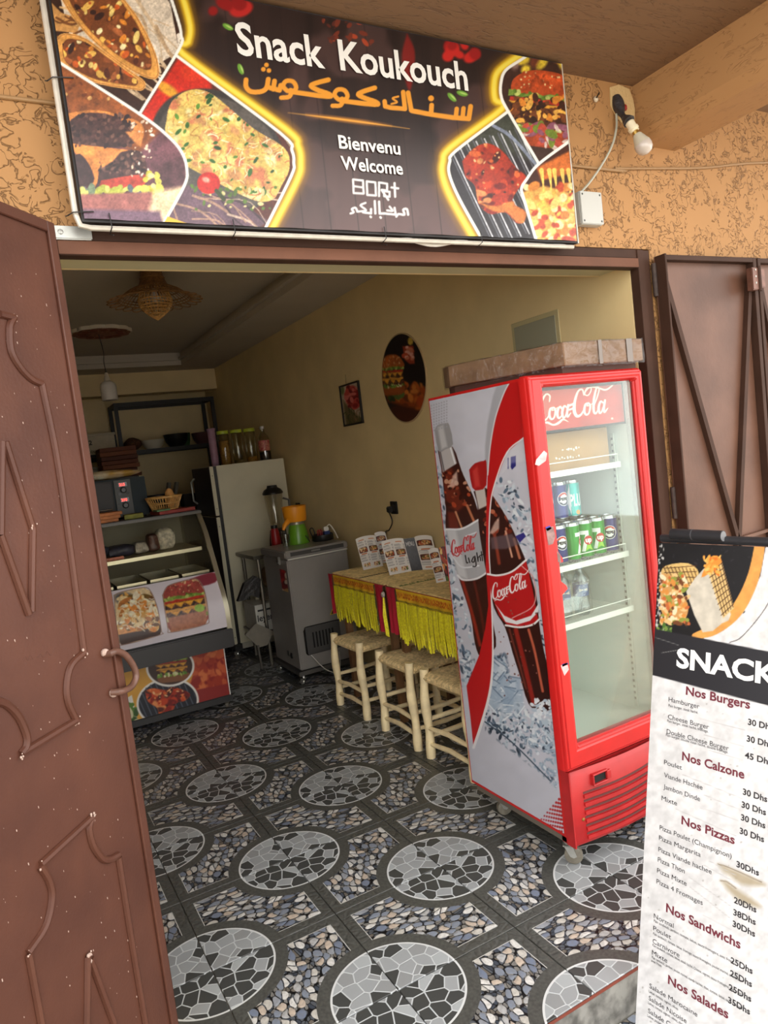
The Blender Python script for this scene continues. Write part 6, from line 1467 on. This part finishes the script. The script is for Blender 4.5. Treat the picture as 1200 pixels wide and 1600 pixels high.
# ------------------------------------------------------------------ tall white fridge
WF = mat('old white fridge enamel', (206, 198, 170), .35, var=.05, scale=4); WFD = mat('dark fridge door', (44, 38, 34), .3)
gx0, gx1, gy0, gy1, gz0, gz1 = .352, 1.00, 4.14, 4.74, .085, 1.655
rf = thing('tall_fridge', 'tall old fridge with pale side and dark doors, jars standing on it', 'refrigerator', ((gx0+gx1)/2, (gy0+gy1)/2, 0))
MB().box((gx0+.04, gy0, gz0+.03), (gx1, gy1, gz1)).build('body', WF, rf, bevel=.004)
MB().box((gx0+.012, gy0+.002, gz0+.04), (gx0+.038, gy1-.002, gz1-.002)).build('gasket', BP, rf)
for a, b in ((gz0+.03, 1.222), (1.235, gz1)):
    d_o = MB().box((gx0-.02, gy0, a), (gx0+.012, gy1, b)).build('door', WF, rf, bevel=.004)
    MB().box((gx0-.0215, gy0+.004, a+.004), (gx0-.0202, gy1-.004, b-.004)).build('door_skin', WFD, d_o)
    for z in (a+.06, b-.08): MB().ball((gx0-.004, gy0-.0005, z), (.004, .002, .004), 8, 4).build('screw', mat('dark screw', (70, 70, 68), .4, .6), d_o)
    MB().tube([(gx0-.022, gy1-.06, a+.10), (gx0-.055, gy1-.06, a+.13), (gx0-.055, gy1-.06, a+.30), (gx0-.022, gy1-.06, a+.33)], .009, 8).build('handle', STEEL, d_o, smooth=True)
MB().box((gx0+.05, gy0+.004, gz0-.02), (gx1-.02, gy0+.03, gz0+.028)).build('plinth', mat('pale plinth', (170, 164, 146), .5), rf)
MB().box((gx0-.012, gy0-.004, gz0-.025), (gx0+.05, gy1, gz0+.029)).build('dolly', BP, rf)
for x, y in ((gx0+.01, gy0+.02), (gx0+.01, gy1-.06), (gx1-.06, gy0+.05), (gx1-.06, gy1-.06)): caster(rf, x, y, gz0-.024, r=.022, ang=2.4, steel=CHROME, wheelm=CHROME)
# jars on the fridge
JY = 4.42; ZR = gz1+.001
def lathe_thing(name, label, cat, parts, loc, group=None, n=20):
    t = thing(name, label, cat, loc, group)
    for nm, prof, m_ in parts: MB().lathe([(r, z+loc[2]) for r, z in prof], (loc[0], loc[1], 0), n).build(nm, m_, t, smooth=True)
    return t
lathe_thing('cup_stack', 'tall tube of stacked purple paper cups on the tall fridge', 'cups', [('stack', [(0,0),(.030,0),(.033,.012)]+[(.033+.002*((k % 2)), .012+k*.011) for k in range(1, 28)]+[(.040,.325),(.038,.33),(0,.325)], mat('mauve paper cups', (150, 112, 130), .5, var=.1))], (.468, JY, ZR))
JG = glass('clear jar plastic', (.86, .84, .70), .18, .05); LIME = mat('lime yellow lid', (176, 190, 50), .4)
fills = ((.21, (150, 110, 50), 'filled with tan pasta'), (.03, (120, 100, 60), 'almost empty and next to the filled one'), (.045, (170, 120, 50), 'with a little left, beside the red-labelled bottle'))
for k, x in enumerate((.568, .690, .812)):
    h, c, tx = fills[k]
    lathe_thing('storage_jar', 'clear tall jar with a lime lid, '+tx, 'jar', [('jar_wall', [(.0,.0),(.048,.0),(.050,.006),(.050,.262),(.046,.272)], JG), ('contents', [(0,.003),(.046,.003),(.046,h),(0,h)], mat('dry goods %d' % k, c, .8, var=.4, scale=90)), ('lid', [(.0,.272),(.052,.272),(.053,.276),(.053,.296),(.05,.30),(0,.30)], LIME)], (x, JY, ZR), 'storage jars on the fridge')
lathe_thing('syrup_bottle', 'big clear bottle with a red label at the end of the jars', 'bottle', [('bottle', [(0,0),(.050,0),(.052,.008),(.052,.19),(.046,.215),(.022,.245),(.019,.262),(.019,.285)], glass('bottle plastic', (.82, .80, .74), .2, .05)), ('liquid', [(0,.003),(.048,.003),(.048,.075),(0,.075)], mat('dark syrup', (40, 26, 22), .3)), ('paper_label', [(.0525,.085),(.0525,.18)], mat('red floral label', (170, 40, 60), .5, var=.5, scale=60, rgb2=(206, 150, 120))), ('cap', [(0,.308),(.021,.308),(.021,.285),(0,.285)][::-1], mat('white cap', (206, 200, 190), .4))], (.938, JY, ZR))

# ------------------------------------------------------------------ refrigerated display counter
DKX = mat('dark counter plastic', (40, 38, 38), .4); ALF = mat('brushed aluminium frame', (190, 184, 160), .3, .8); CIN = mat('pale cabinet interior', (150, 142, 118), .5)
X0, X1 = -1.36, -.075
dc = thing('display_counter', 'curved-glass refrigerated display counter with burger pictures on its front', 'display case', ((X0+X1)/2, 3.1, 0))
prof = smoothpath([(2.652, .60), (2.650, .70), (2.672, .80), (2.742, .92), (2.83, 1.08), (2.915, 1.23), (3.035, 1.350)], 6)
ys_ = np.array([p[0] for p in prof]); zs_ = np.array([p[1] for p in prof])
ss = np.concatenate([[0], np.cumsum(np.hypot(np.diff(ys_), np.diff(zs_)))]); ss /= ss[-1]
def curve(v): return np.interp(v, ss, ys_), np.interp(v, ss, zs_)
VP = .455                                                       # the print covers the lower part of the glass
def strip(u0, u1, v0, v1, off):
    def fn(u, v):
        y, z = curve(v0+(v1-v0)*v); return np.stack([u0+(u1-u0)*u, y-off, z], -1)
    return fn
def paint_front(P):
    P.C[:] = (222, 214, 222); P.grain(.02, .06)
    c1 = [(178,930),(190,925),(225,918),(236,925),(246,950),(252,985),(250,992),(190,1008),(184,1000)]
    P.setclip(c1); P.C[P.clip > 0] = (232, 206, 160); P.ell(196,936,18,10,(90,90,96),.2,soft=5); P.poly([(184,985),(252,972),(254,996),(188,1010)], (60,30,20)); P.poly([(182,985),(215,965),(250,960),(252,976),(186,992)], (222,150,80), smooth=2)
    P.blobs((186,930,248,985), 130, [(240,214,160),(226,170,90),(190,120,60),(120,90,40),(250,236,206),(110,70,36),(236,150,70)], (1.6,4.6), (1,3), 4); P.strands((186,930,246,980), 40, [(250,240,214),(236,206,150)], (6,14), (.9,1.6), 7, (.6,.9)); P.setclip()
    P.poly([(296,905),(330,894),(341,900),(336,910),(315,916),(298,916)], (140,52,66), soft=2, smooth=2)
    c2 = [(254,930),(262,916),(285,908),(308,905),(320,925),(326,965),(320,976),(268,988),(262,980)]
    P.setclip(c2); P.C[P.clip > 0] = (206, 160, 120); burger(P, 289, 944, 66, 74, (166,74,66), 9, -.16); P.poly([(262,966),(322,952),(324,974),(268,988)], (176,110,80), soft=3); P.ell(312,950,8,6,(150,190,60)); P.setclip()
    for c in (c1, c2): P.stroke(c+[c[0]], 1.2, (150,120,110)); P.setclip(c); P.grain(.3, .14); P.setclip()
sheet('front_print', strip(X0+.02, X1-.03, 0.02, VP, .004), 330, 90, paint_front, print_mat('backlit style film', .35, .4), dc)
CG = glass('curved counter glass', (.90, .90, .84), .14)
gm = MB(); n = 14
for k in range(n+1):
    y, z = curve(k/n); gm.v += [(X0+.02, y, z), (X1-.03, y, z)]
for k in range(n): gm.f.append((2*k, 2*k+1, 2*k+3, 2*k+2)); gm.mi.append(0)
gm.build('curved_glass', CG, dc, smooth=True)
for x in (X0, X1-.03):
    em = MB()
    for k in range(n+1):
        y, z = curve(k/n); y2 = y+.022; em.v += [(x, y-.004, z), (x+.03, y-.004, z), (x+.03, y2, z+.004), (x, y2, z+.004)]
    for k in range(n):
        for j in range(4): em.f.append((4*k+j, 4*k+(j+1) % 4, 4*k+4+(j+1) % 4, 4*k+4+j)); em.mi.append(0)
    em.build('edge_trim', ALF, dc, smooth=True)
    sd = [(x+.012, 2.69, .61), (x+.012, 3.60, .61), (x+.012, 3.60, 1.35), (x+.012, 3.04, 1.35)]+[(x+.012, curve(v)[0]+.02, curve(v)[1]) for v in (.85, .7, .55, .4, .25, .1)]
    MB().prism(sd, (.006, 0, 0)).build('side_pane', CG, dc)
MB().box((X0, 3.02, 1.350), (X1, 3.64, 1.366)).build('top', DKX, dc, bevel=.003)
MB().box((X0, 3.005, 1.345), (X1, 3.03, 1.362)).build('top_trim', mat('grey counter edge', (70, 66, 58), .4, .3), dc)
MB().box((X0, 2.635, .485), (X1+.002, 3.64, .605)).build('bumper', DKX, dc, bevel=.008, segs=2)
MB().box((X0, 3.60, .605), (X1, 3.64, 1.35)).build('rear_wall', CIN, dc)
MB().box((X0+.03, 2.72, .80), (X1-.04, 3.60, .86)).build('deck', CIN, dc)
MB().box((X0+.03, 2.98, 1.105), (X1-.04, 3.50, 1.120)).build('glass_shelf', mat('pale shelf', (176, 168, 140), .4), dc)
MB().box((X0+.03, 2.972, 1.100), (X1-.04, 2.982, 1.124)).build('shelf_edge', ALF, dc)
MB().box((X0, 2.90, .10), (X1-.005, 3.60, .485)).build('base', DKX, dc)
MB().box((X0, 2.885, .058), (X1+.004, 3.62, .100)).build('plinth', DKX, dc, bevel=.004)
def paint_low(P):
    P.C[:] = (226, 168, 72); P.grain(.02, .08)
    P.poly([(300,1010),(362,995),(366,1090),(308,1106)], (186,72,40), soft=2); P.blobs((302,1018,360,1080), 120, [(206,96,56),(170,56,34),(222,120,70),(150,40,30)], (2,6), (1,2.4), 5, soft=2); P.poly([(306,1078),(366,1066),(366,1094),(310,1106)], (150,44,40), soft=2)
    P.poly([(196,1092),(206,1086),(216,1130),(196,1136)], (240,236,226)); P.blobs((196,1100,214,1130), 20, [(90,130,50),(60,90,40),(220,210,170)], (2,5), (1,2), 3)
    P.ell(262,1097,49,38,(246,240,232),-.15); P.ell(262,1097,45.5,34.5,(34,36,46),-.15); idx = P._sel(210,312,1060,1136)
    d = ((P.X-262)/45)**2+((P.Y-1097)/34)**2; P.clip = (d < 1).astype(float)
    for k in range(14): P.stroke([(206+k*9, 1066), (236+k*9, 1136)], 1.8, (84,88,100), smooth=0)
    P.clip = None; chicken(P, [(226,1080),(238,1076),(258,1078),(272,1074),(296,1084),(290,1094),(276,1098),(268,1112),(250,1118),(246,1106),(232,1096)], (224,1072,298,1120))
    P.ell(266,1042,38,31,(246,240,232),-.12); P.ell(266,1042,34.5,27.5,(70,48,40),-.12); d = ((P.X-266)/34)**2+((P.Y-1042)/27)**2; P.clip = (d < 1).astype(float)
    burger(P, 268, 1040, 52, 50, (150,96,60), 13, -.12); P.clip = None
sheet('lower_print', lambda u, v: np.stack([X0+.004+u*(X1-.012-X0), np.full_like(u, 2.8985), .102+v*(.484-.102)], -1), 330, 100, paint_low, print_mat('backlit style film', .35, .4), dc)
MB().box((X1-.012, 2.890, .102), (X1-.006, 2.8995, .484)).build('print_edge', mat('white edging', (230, 226, 218), .4), dc)
for x, y in ((X1-.03, 2.94), (X0+.06, 2.94), (X1-.05, 3.56), (X0+.06, 3.56)): caster(dc, x, y, .059, r=.020, ang=1.2, steel=CHROME, wheelm=GRY)
# steel pans on the deck, packets on the shelf
PAN = mat('steel food pan', (170, 164, 146), .22, .85)
for k in range(6):
    x = X0+.05+k*.200; t = thing('food_pan', ('steel food pan beside the right-hand end glass of the display counter', 'shallow steel food pan in the row under the counter glass')[0 if k == 5 else 1], 'pan', (x+.09, 2.98, .861), 'steel pans in the display counter'); ya, yb, zt = 2.80, 3.20, .985
    if k == 5: del t['group']
    for a, b in (((x, ya, .861), (x+.185, ya+.004, zt)), ((x, yb-.004, .861), (x+.185, yb, zt)), ((x, ya, .861), (x+.004, yb, zt)), ((x+.181, ya, .861), (x+.185, yb, zt))): MB().box(a, b).build('pan_side', PAN, t)
    MB().box((x+.004, ya+.004, .861), (x+.181, yb-.004, .865)).build('pan_floor', PAN, t)
    lump((x+.0925, 3.0, .905), (.072, .16, .03), k+3, 12, 8).build('food', mat('mixed filling %d' % k, ((206,180,120),(216,196,130),(170,140,100),(220,204,150),(160,130,90),(206,196,140))[k], .6, var=.4, scale=60), t, smooth=True)
packs = ((-.30, (206, 196, 176), 'white bread roll bag at the end of the counter shelf', (.055, .07, .075)), (-.385, (96, 60, 50), 'brown wrapped packet beside the bread bag on the counter shelf', (.036, .07, .06)), (-.47, (190, 180, 166), 'pale crumpled packet on the counter shelf', (.045, .08, .04)),
         (-.60, (60, 60, 78), 'dark blue packet with yellow spots on the counter shelf', (.085, .09, .04)), (-.785, (50, 54, 70), 'large dark blue bag lying on the counter shelf', (.11, .12, .05)), (-.96, (176, 70, 44), 'orange-red packet at the far end of the counter shelf', (.07, .09, .03)))
for x, c, lab, r in packs:
    tag(lump((x, 3.22, 1.121+r[2]), r, int(-x*100), 20, 12, .14, .55).build('food_packet', mat('packet '+lab[:16], c, .4, var=.35, scale=40, bump=.3), smooth=True, loc=(x, 3.22, 1.121)), lab, 'packet')
tag(MB().box((-.86, 3.02, 1.121), (-.60, 3.09, 1.141)).build('sausage_pack', mat('orange sausage pack', (206, 104, 60), .35, var=.3, scale=50), bevel=.008, segs=2, smooth=True, loc=(-.73, 3.05, 1.121)), 'flat orange sausage pack on the front of the counter shelf', 'packet')

# on the counter top
ZD = 1.367
ovn = thing('pizza_oven', 'small electric oven with two red digital displays on the counter', 'oven', (-.62, 3.48, ZD))
ox0, ox1, oyf, oyb, ozt = -.98, -.355, 3.30, 3.70, 1.640
TEAL = mat('blue grey oven steel', (34, 44, 48), .55, .0, spec=.2); 
MB().box((ox0, oyf+.004, ZD+.008), (ox1, oyb, ozt)).build('casing', TEAL, ovn, bevel=.004)
pn = MB().box((-.565, oyf-.004, ZD+.012), (-.455, oyf+.004, ozt-.006)).build('control_panel', mat('dark control panel', (60, 60, 56), .5, .0), ovn, bevel=.002, segs=1)
LED = mat('red display digits', (255, 60, 50), .4, emit=3.)
for zc, txt in ((1.60, '215'), (1.495, '210')):
    MB().box((-.535, oyf-.006, zc-.014), (-.480, oyf-.0042, zc+.014)).build('display_window', mat('black display', (10, 8, 8), .2), pn)
    m_ = MB(); write(m_, txt, (-.530, oyf-.0066, zc-.009), U, Zv, .018, .02); m_.build('digits', LED, pn)
    MB().lathe([(.022, 0), (.022, -.004), (.015, -.006), (.014, -.018), (0, -.018)], (-.508, oyf-.004, zc-.038), 18, ax=1).build('dial', mat('dark dial', (40, 38, 36), .35, .3), pn)
    MB().box((-.556, oyf-.0055, zc-.03), (-.547, oyf-.004, zc-.02)).build('lamp', BP, pn)
MB().box((-.545, oyf-.007, 1.527), (-.520, oyf-.004, 1.547)).build('switch', BP, pn); MB().lathe([(.008, 0), (.008, -.005), (0, -.006)], (-.482, oyf-.004, 1.537), 12, ax=1).build('button', BP, pn)
MB().box((ox0+.02, oyf-.002, ZD+.02), (-.585, oyf+.003, ozt-.02)).build('oven_window', mat('smoked oven glass', (44, 38, 32), .4, spec=.2), ovn)
MB().box((ox0+.01, oyf+.0035, ZD+.012), (-.575, oyf+.0045, ozt-.01)).build('window_back', mat('dark oven cavity', (40, 34, 28), .6), ovn)
MB().tube([(ox0+.05, oyf-.022, 1.44), (-.60, oyf-.022, 1.44)], .006, 8).build('oven_handle', CHROME, ovn, smooth=True)
for x in (ox0+.03, ox1-.03):
    for y in (oyf+.03, oyb-.03): MB().tube([(x, y, ZD), (x, y, ZD+.009)], .012, 8).build('foot', BP, ovn)
br = lump((-.60, 3.44, ozt+.036), (.235, .15, .032), 9, 20, 8, .12); tag(br.build('flour_cloth', mat('floury cloth', (236, 230, 206), .8, var=.15, rgb2=(206, 160, 70), scale=9), smooth=True, loc=(-.6, 3.46, ozt)), 'crumpled cream cloth with yellow stains on top of the oven', 'cloth')
def flatbox(x0, x1, y0, y1, z, c, label, name='flat_box', rot=0., h=.022):
    o = MB().box((x0, y0, z), (x1, y1, z+h)).build(name, mat('board '+label[:18], c, .7, var=.2, scale=30), bevel=.002, segs=1, loc=((x0+x1)/2, (y0+y1)/2, z)); o.rotation_euler = (0, 0, rot); return tag(o, label, 'box')
flatbox(-.35, -.10, 3.08, 3.28, ZD+.001, (150, 60, 52), 'flat red and brown pizza box under the bread basket', rot=.12)
o = flatbox(-.36, -.27, 3.05, 3.14, ZD+.0245, (90, 120, 80), 'small green packet on the red pizza box edge', rot=.1, h=.012)
flatbox(-.55, -.43, 3.10, 3.22, ZD+.001, (130, 128, 50), 'olive green packet in front of the oven panel', rot=-.1, h=.03)
for k in range(3): flatbox(-.74+.01*k, -.59+.008*k, 3.08, 3.24, ZD+.001+k*.021, (190, 120, 70), ('lowest', 'middle', 'topmost')[k]+' of three orange flatbreads stacked before the oven', 'flatbread', rot=.1*k-.1, h=.020)
WK = mat('honey wicker', (196, 150, 84), .6, var=.2, scale=40)
bk = thing('bread_basket', 'round open wicker basket with a bread roll on the counter', 'basket', (-.275, 3.20, ZD+.024))
bc = (-.27, 3.19); zb = ZD+.026
for z, r in ((zb+.004, .085), (zb+.085, .118), (zb+.09, .12), (zb+.045, .10)): MB().tube([(bc[0]+r*math.cos(t), bc[1]+r*math.sin(t), z) for t in np.linspace(0, 2*math.pi, 40)[:-1]], .0045, 6, closed=True).build('hoop', WK, bk, smooth=True)
for k in range(40):
    t = 2*math.pi*k/40; MB().tube([(bc[0]+.085*math.cos(t), bc[1]+.085*math.sin(t), zb+.004), (bc[0]+.118*math.cos(t+.06), bc[1]+.118*math.sin(t+.06), zb+.086)], .0028, 5).build('stake', WK, bk)
MB().lathe([(0, zb), (.085, zb), (.085, zb+.004), (0, zb+.004)], (*bc, 0), 24).build('basket_floor', WK, bk)
tag(lump((-.225, 3.21, zb+.075), (.035, .03, .068), 4, 14, 10, .08).build('bread_roll', mat('bread crust', (206, 150, 84), .7, var=.25, scale=30), smooth=True, loc=(-.225, 3.21, zb)), 'bread roll standing in the wicker basket', 'bread')

# ------------------------------------------------------------------ back of the shop
BL2 = mat('black painted angle steel', (30, 26, 24), .5)
rk = thing('steel_rack', 'black steel rack with bowls on its shelf against the back wall', 'rack', (.47, 6.3, 0))
rx0, rx1, ryf, ryb, rzs, rzt = -.035, .985, 6.04, 6.42, 1.925, 2.43
for x in (rx0, rx1):
    for y in (ryf, ryb): MB().box((x-.018, y-.018, 0), (x+.018, y+.018, rzt)).build('post', BL2, rk)
for z in (rzt-.02, rzs-.02, 1.0):
    for y in (ryf, ryb): MB().box((rx0, y-.015, z-.02), (rx1, y+.015, z+.02)).build('rail', BL2, rk)
    for x in (rx0, rx1): MB().box((x-.015, ryf, z-.02), (x+.015, ryb, z+.02)).build('rail', BL2, rk)
for z in (rzs, 1.02): MB().box((rx0, ryf, z-.012), (rx1, ryb, z)).build('shelf', BL2, rk)
def bowl(label, x, r, h, m_, z=rzs+.001, y=6.20): return lathe_thing('mixing_bowl', label, 'bowl', [('bowl_wall', [(0,.0),(r*.55,.0),(r*.85,h*.4),(r,h),(r*.96,h),(r*.8,h*.45),(r*.5,.01),(0,.01)], m_)], (x, y, z))
bowl('wide white bowl on the rack shelf', .305, .12, .095, mat('white enamel', (206, 198, 176), .4), y=6.12); bowl('deep black bowl on the rack shelf', .575, .135, .14, BP)
bowl('green bowl between the black and purple bowls on the rack', .72, .055, .15, mat('green plastic bowl', (60, 96, 44), .45), y=6.36); bowl('purple bowl at the end of the rack shelf', .865, .115, .13, mat('purple plastic bowl', (84, 50, 50), .45))
tag(lump((.10, 6.18, rzs+.075), (.085, .09, .07), 8, 16, 10, .2).build('twine_bundle', mat('brown twine', (96, 62, 40), .8, var=.4, scale=40), smooth=True, loc=(.1, 6.18, rzs)), 'bundle of brown twine beside the white bowl on the rack', 'bundle')
# tall cupboard carrying boxes, seen over the oven
kb = thing('back_cupboard', 'dark tall cupboard behind the oven carrying pizza boxes', 'cupboard', (-.6, 5.62, 0))
MB().box((-1.30, 5.38, .06), (-.02, 5.86, 1.66)).build('carcass', mat('dark brown laminate', (58, 40, 30), .5, var=.1), kb, bevel=.004)
for k in range(3): d_o = MB().box((-1.29+k*.425, 5.362, .10), (-.875+k*.425, 5.379, 1.64)).build('door', mat('dark brown laminate door', (66, 46, 34), .5), kb, bevel=.003); MB().box((-1.24+k*.425, 5.35, .9), (-1.225+k*.425, 5.3615, 1.02)).build('handle', STEEL, d_o)
MB().box((-1.28, 5.40, 0), (-.04, 5.84, .06)).build('plinth', BP, kb)
r_ = random.Random(2); PB = [mat('pizza box brown %d' % k, c, .75) for k, c in enumerate(((110, 62, 40), (92, 50, 34), (126, 74, 46)))]
names = ('bottom', 'second', 'third', 'fourth', 'fifth', 'sixth', 'top')
for k in range(7):
    dx, rz_ = r_.uniform(-.012, .012), r_.uniform(-.05, .05)
    o = MB().box((-.335, 5.42, 1.661+k*.042), (.0+dx, 5.76, 1.661+k*.042+.039)).build('pizza_box', PB[k % 3], bevel=.003, segs=1, loc=(-.17, 5.59, 1.661+k*.042)); o.rotation_euler = (0, 0, rz_)
    tag(o, names[k]+' brown pizza box of the stack behind the oven', 'pizza box', 'stacked pizza boxes')
cbx = thing('carton', 'pale carton printed with the number 12 left of the rack', 'carton', (-.62, 5.75, 1.98))
shf = thing('wall_shelf', 'narrow dark shelf carrying the pale carton behind the pizza boxes', 'shelf', (-.6, 6.3, 1.93))
MB().box((-1.3, 6.06, 1.90), (-.065, 6.42, 1.925)).build('board', BL2, shf)
for x in (-1.2, -.2): MB().prism([(x, 6.498, 1.90), (x, 6.498, 1.70), (x, 6.10, 1.90)], (.02, 0, 0)).build('bracket', BL2, shf)
MB().box((-1.3, 6.42, 1.86), (-.065, 6.499, 1.90)).build('back_batten', BL2, shf)
MB().box((-.62, 6.10, 1.926), (-.08, 6.40, 2.115)).build('carton_body', mat('greyish carton', (206, 192, 164), .8, var=.05), cbx, bevel=.002, segs=1)
MB().box((-.64, 6.09, 2.1155), (-.07, 6.41, 2.140)).build('carton_lid', mat('greyish carton lid', (196, 182, 156), .8), cbx)
m_ = MB(); write(m_, '12', (-.36, 6.0985, 2.03), U, Zv, .045, .03); write(m_, 'COLLECT', (-.36, 6.0985, 1.945), U, Zv, .026, .02); m_.build('lettering', mat('black print', (40, 38, 38), .6), cbx)
MB().box((-.52, 6.0982, 1.95), (-.43, 6.0995, 2.07)).build('printed_square', BP, cbx)
lathe_thing('plate_stack', 'stack of white plates on the cupboard beside the pizza boxes', 'plates', [('plates', [(0,0),(.07,0)]+[(.10+.02*(k % 2), .004+k*.008) for k in range(16)]+[(0,.13)], mat('white crockery', (196, 190, 170), .35))], (-.47, 5.55, 1.661))
# counter along the back with dark kitchen things
wk = thing('worktop', 'dark worktop below the rack with kitchen pots on it', 'counter', (.42, 5.65, 0))
MB().box((.02, 5.40, 1.24), (.98, 5.98, 1.28)).build('slab', mat('dark stone worktop', (44, 40, 36), .3), wk)
MB().box((.04, 5.44, 0), (.96, 5.96, 1.24)).build('cupboard_front', mat('dark brown laminate', (58, 40, 30), .5), wk)
ZW = 1.281
lathe_thing('cooking_pot', 'low black cooking pot on the dark worktop', 'pot', [('pot_wall', [(0,0),(.12,0),(.125,.01),(.125,.16),(.13,.165),(.0,.17)], BP)], (.155, 5.55, ZW))
for k, (x, t_) in enumerate(((.335, .22), (.395, .30))):
    o = MB().box((-.014, -.05, 0), (.014, .05, .27)).build('chopping_board', mat('grey plastic board', (130, 126, 112), .5), bevel=.004); o.location = (x-.04, 5.86, ZW+.004); o.rotation_euler = (0, t_, 0)
    tag(o, ('pale chopping board leaning beside the black pot', 'pale chopping board leaning on the first one')[k], 'board')
tag(MB().box((.42, 5.58, ZW), (.55, 5.78, ZW+.13)).build('toolbox', mat('dark box', (40, 34, 30), .6), bevel=.006, loc=(.48, 5.68, ZW)), 'small dark box between the boards and the framed jar', 'box')
jt = thing('glass_canister', 'square brown glass canister at the end of the worktop', 'jar', (.63, 5.62, ZW))
MB().box((.575, 5.57, ZW), (.675, 5.67, ZW+.27)).build('canister', mat('brown glass', (96, 72, 50), .2, var=.2), jt, bevel=.008); MB().box((.58, 5.575, ZW+.271), (.67, 5.665, ZW+.30)).build('lid', mat('brown lid', (70, 50, 36), .5), jt)

# ------------------------------------------------------------------ lamps under the ceiling
WKD = mat('brown wicker', (130, 92, 48), .65, var=.25, scale=40)
lx, ly = -.272, 2.60
wl_ = thing('wicker_lamp', 'large scalloped wicker ceiling lamp with a pointed basket below', 'lamp', (lx, ly, ZT))
def hoop(r, z, w_=.0035, n=48, nm='hoop', m_=WKD, amp=0): return MB().tube([(lx+r*math.cos(t), ly+r*math.sin(t), z+amp*math.sin(14*t)) for t in np.linspace(0, 2*math.pi, n+1)[:-1]], w_, 6, closed=True).build(nm, m_, wl_, smooth=True)
nk = MB()
MB().lathe([(.062, ZT), (.062, ZT-.01), (.068, 2.80), (.085, 2.762), (.115, 2.742)], (lx, ly, 0), 30).build('neck', mat('close brown weave', (120, 84, 46), .7, var=.3, scale=60, bump=.8, bscale=90), wl_, smooth=True)
for r, z in ((.07, 2.80), (.115, 2.742), (.15, 2.725), (.185, 2.700), (.20, 2.688), (.212, 2.676)): hoop(r, z)
rb_ = MB()
for k in range(44):
    t = 2*math.pi*k/44; c, s = math.cos(t), math.sin(t); MB().tube([(lx+r*c, ly+r*s, z) for r, z in ((.112, 2.744), (.15, 2.726), (.185, 2.700), (.214, 2.674))], .0028, 5).build('rib', WKD, wl_)
for k in range(24):
    t0 = 2*math.pi*k/24; P_ = []
    for q_ in np.linspace(0, 1, 13): a = t0+(q_-.5)*.42; r = .208+.070*math.sin(math.pi*q_); P_.append((lx+r*math.cos(a), ly+r*math.sin(a), 2.676-.012*math.sin(math.pi*q_)))
    MB().tube(P_, .0034, 5).build('scallop', WKD, wl_)
for r, z in ((.100, 2.672), (.098, 2.655), (.092, 2.640), (.082, 2.624), (.068, 2.606), (.050, 2.588), (.028, 2.572)): hoop(r, z, .003, 36, 'basket_hoop', WK)
for k in range(26):
    t = 2*math.pi*k/26; c, s = math.cos(t), math.sin(t); MB().tube([(lx+r*c, ly+r*s, z) for r, z in ((.072, 2.745), (.100, 2.672), (.092, 2.640), (.068, 2.606), (.028, 2.572), (.003, 2.556))], .0024, 5).build('basket_stake', WK, wl_)
lathe_thing('lamp_bulb', 'unlit white bulb inside the wicker lamp', 'bulb', [('globe', [(0,0),(.02,.005),(.03,.03),(.022,.055),(.014,.07),(.014,.085)], mat('frosted bulb glass', (238, 228, 218), .2, coat=.5))], (lx, ly, 2.655))
mx_, my_ = -.325, 4.38
md = thing('ceiling_rose', 'scalloped plaster ceiling rose painted brown above the hanging lamp', 'moulding', (mx_, my_, ZT))
sc_pts = [(mx_+(.225+.014*abs(math.sin(6*t)))*math.cos(t), my_+(.225+.014*abs(math.sin(6*t)))*math.sin(t), ZT-.028) for t in np.linspace(0, 2*math.pi, 97)[:-1]]
MB().prism(sc_pts, (0, 0, .0275)).build('rose_plate', mat('ivory plaster', (206, 196, 176), .7), md)
MB().prism([(mx_+(p[0]-mx_)*.95, my_+(p[1]-my_)*.95, ZT-.030) for p in sc_pts], (0, 0, .0018)).build('rose_face', mat('mottled brown rose', (110, 58, 44), .7, rgb2=(170, 120, 96), scale=38), md)
for k in range(12):
    t = 2*math.pi*k/12; MB().ball((mx_+.15*math.cos(t), my_+.15*math.sin(t), ZT-.031), (.035, .035, .008), 10, 6).build('petal', mat('brown petal', (120, 66, 48), .7), md, smooth=True)
hx_, hy_ = -.335, 4.38
pl = thing('pendant_lamp', 'white cylinder pendant lamp hanging from the ceiling rose', 'lamp', (hx_, hy_, 2.29))
MB().tube(smoothpath([(hx_-.012, hy_, ZT-.032), (hx_+.004, hy_, 2.68), (hx_-.004, hy_, 2.60), (hx_+.002, hy_, 2.50)], 5), .003, 6).build('cord', BP, pl)
MB().lathe([(0, 2.515), (.014, 2.51), (.016, 2.48), (.024, 2.46), (.026, 2.445), (.04, 2.435), (0, 2.435)][::-1], (hx_, hy_, 0), 18).build('lamp_holder', mat('ivory holder', (196, 186, 166), .5), pl, smooth=True)
MB().lathe([(.040, 2.437), (.058, 2.42), (.064, 2.40), (.063, 2.295), (.058, 2.288)], (hx_, hy_, 0), 24).build('shade', mat('white ribbed shade', (206, 200, 190), .6, bump=.2, bscale=60), pl, smooth=True)
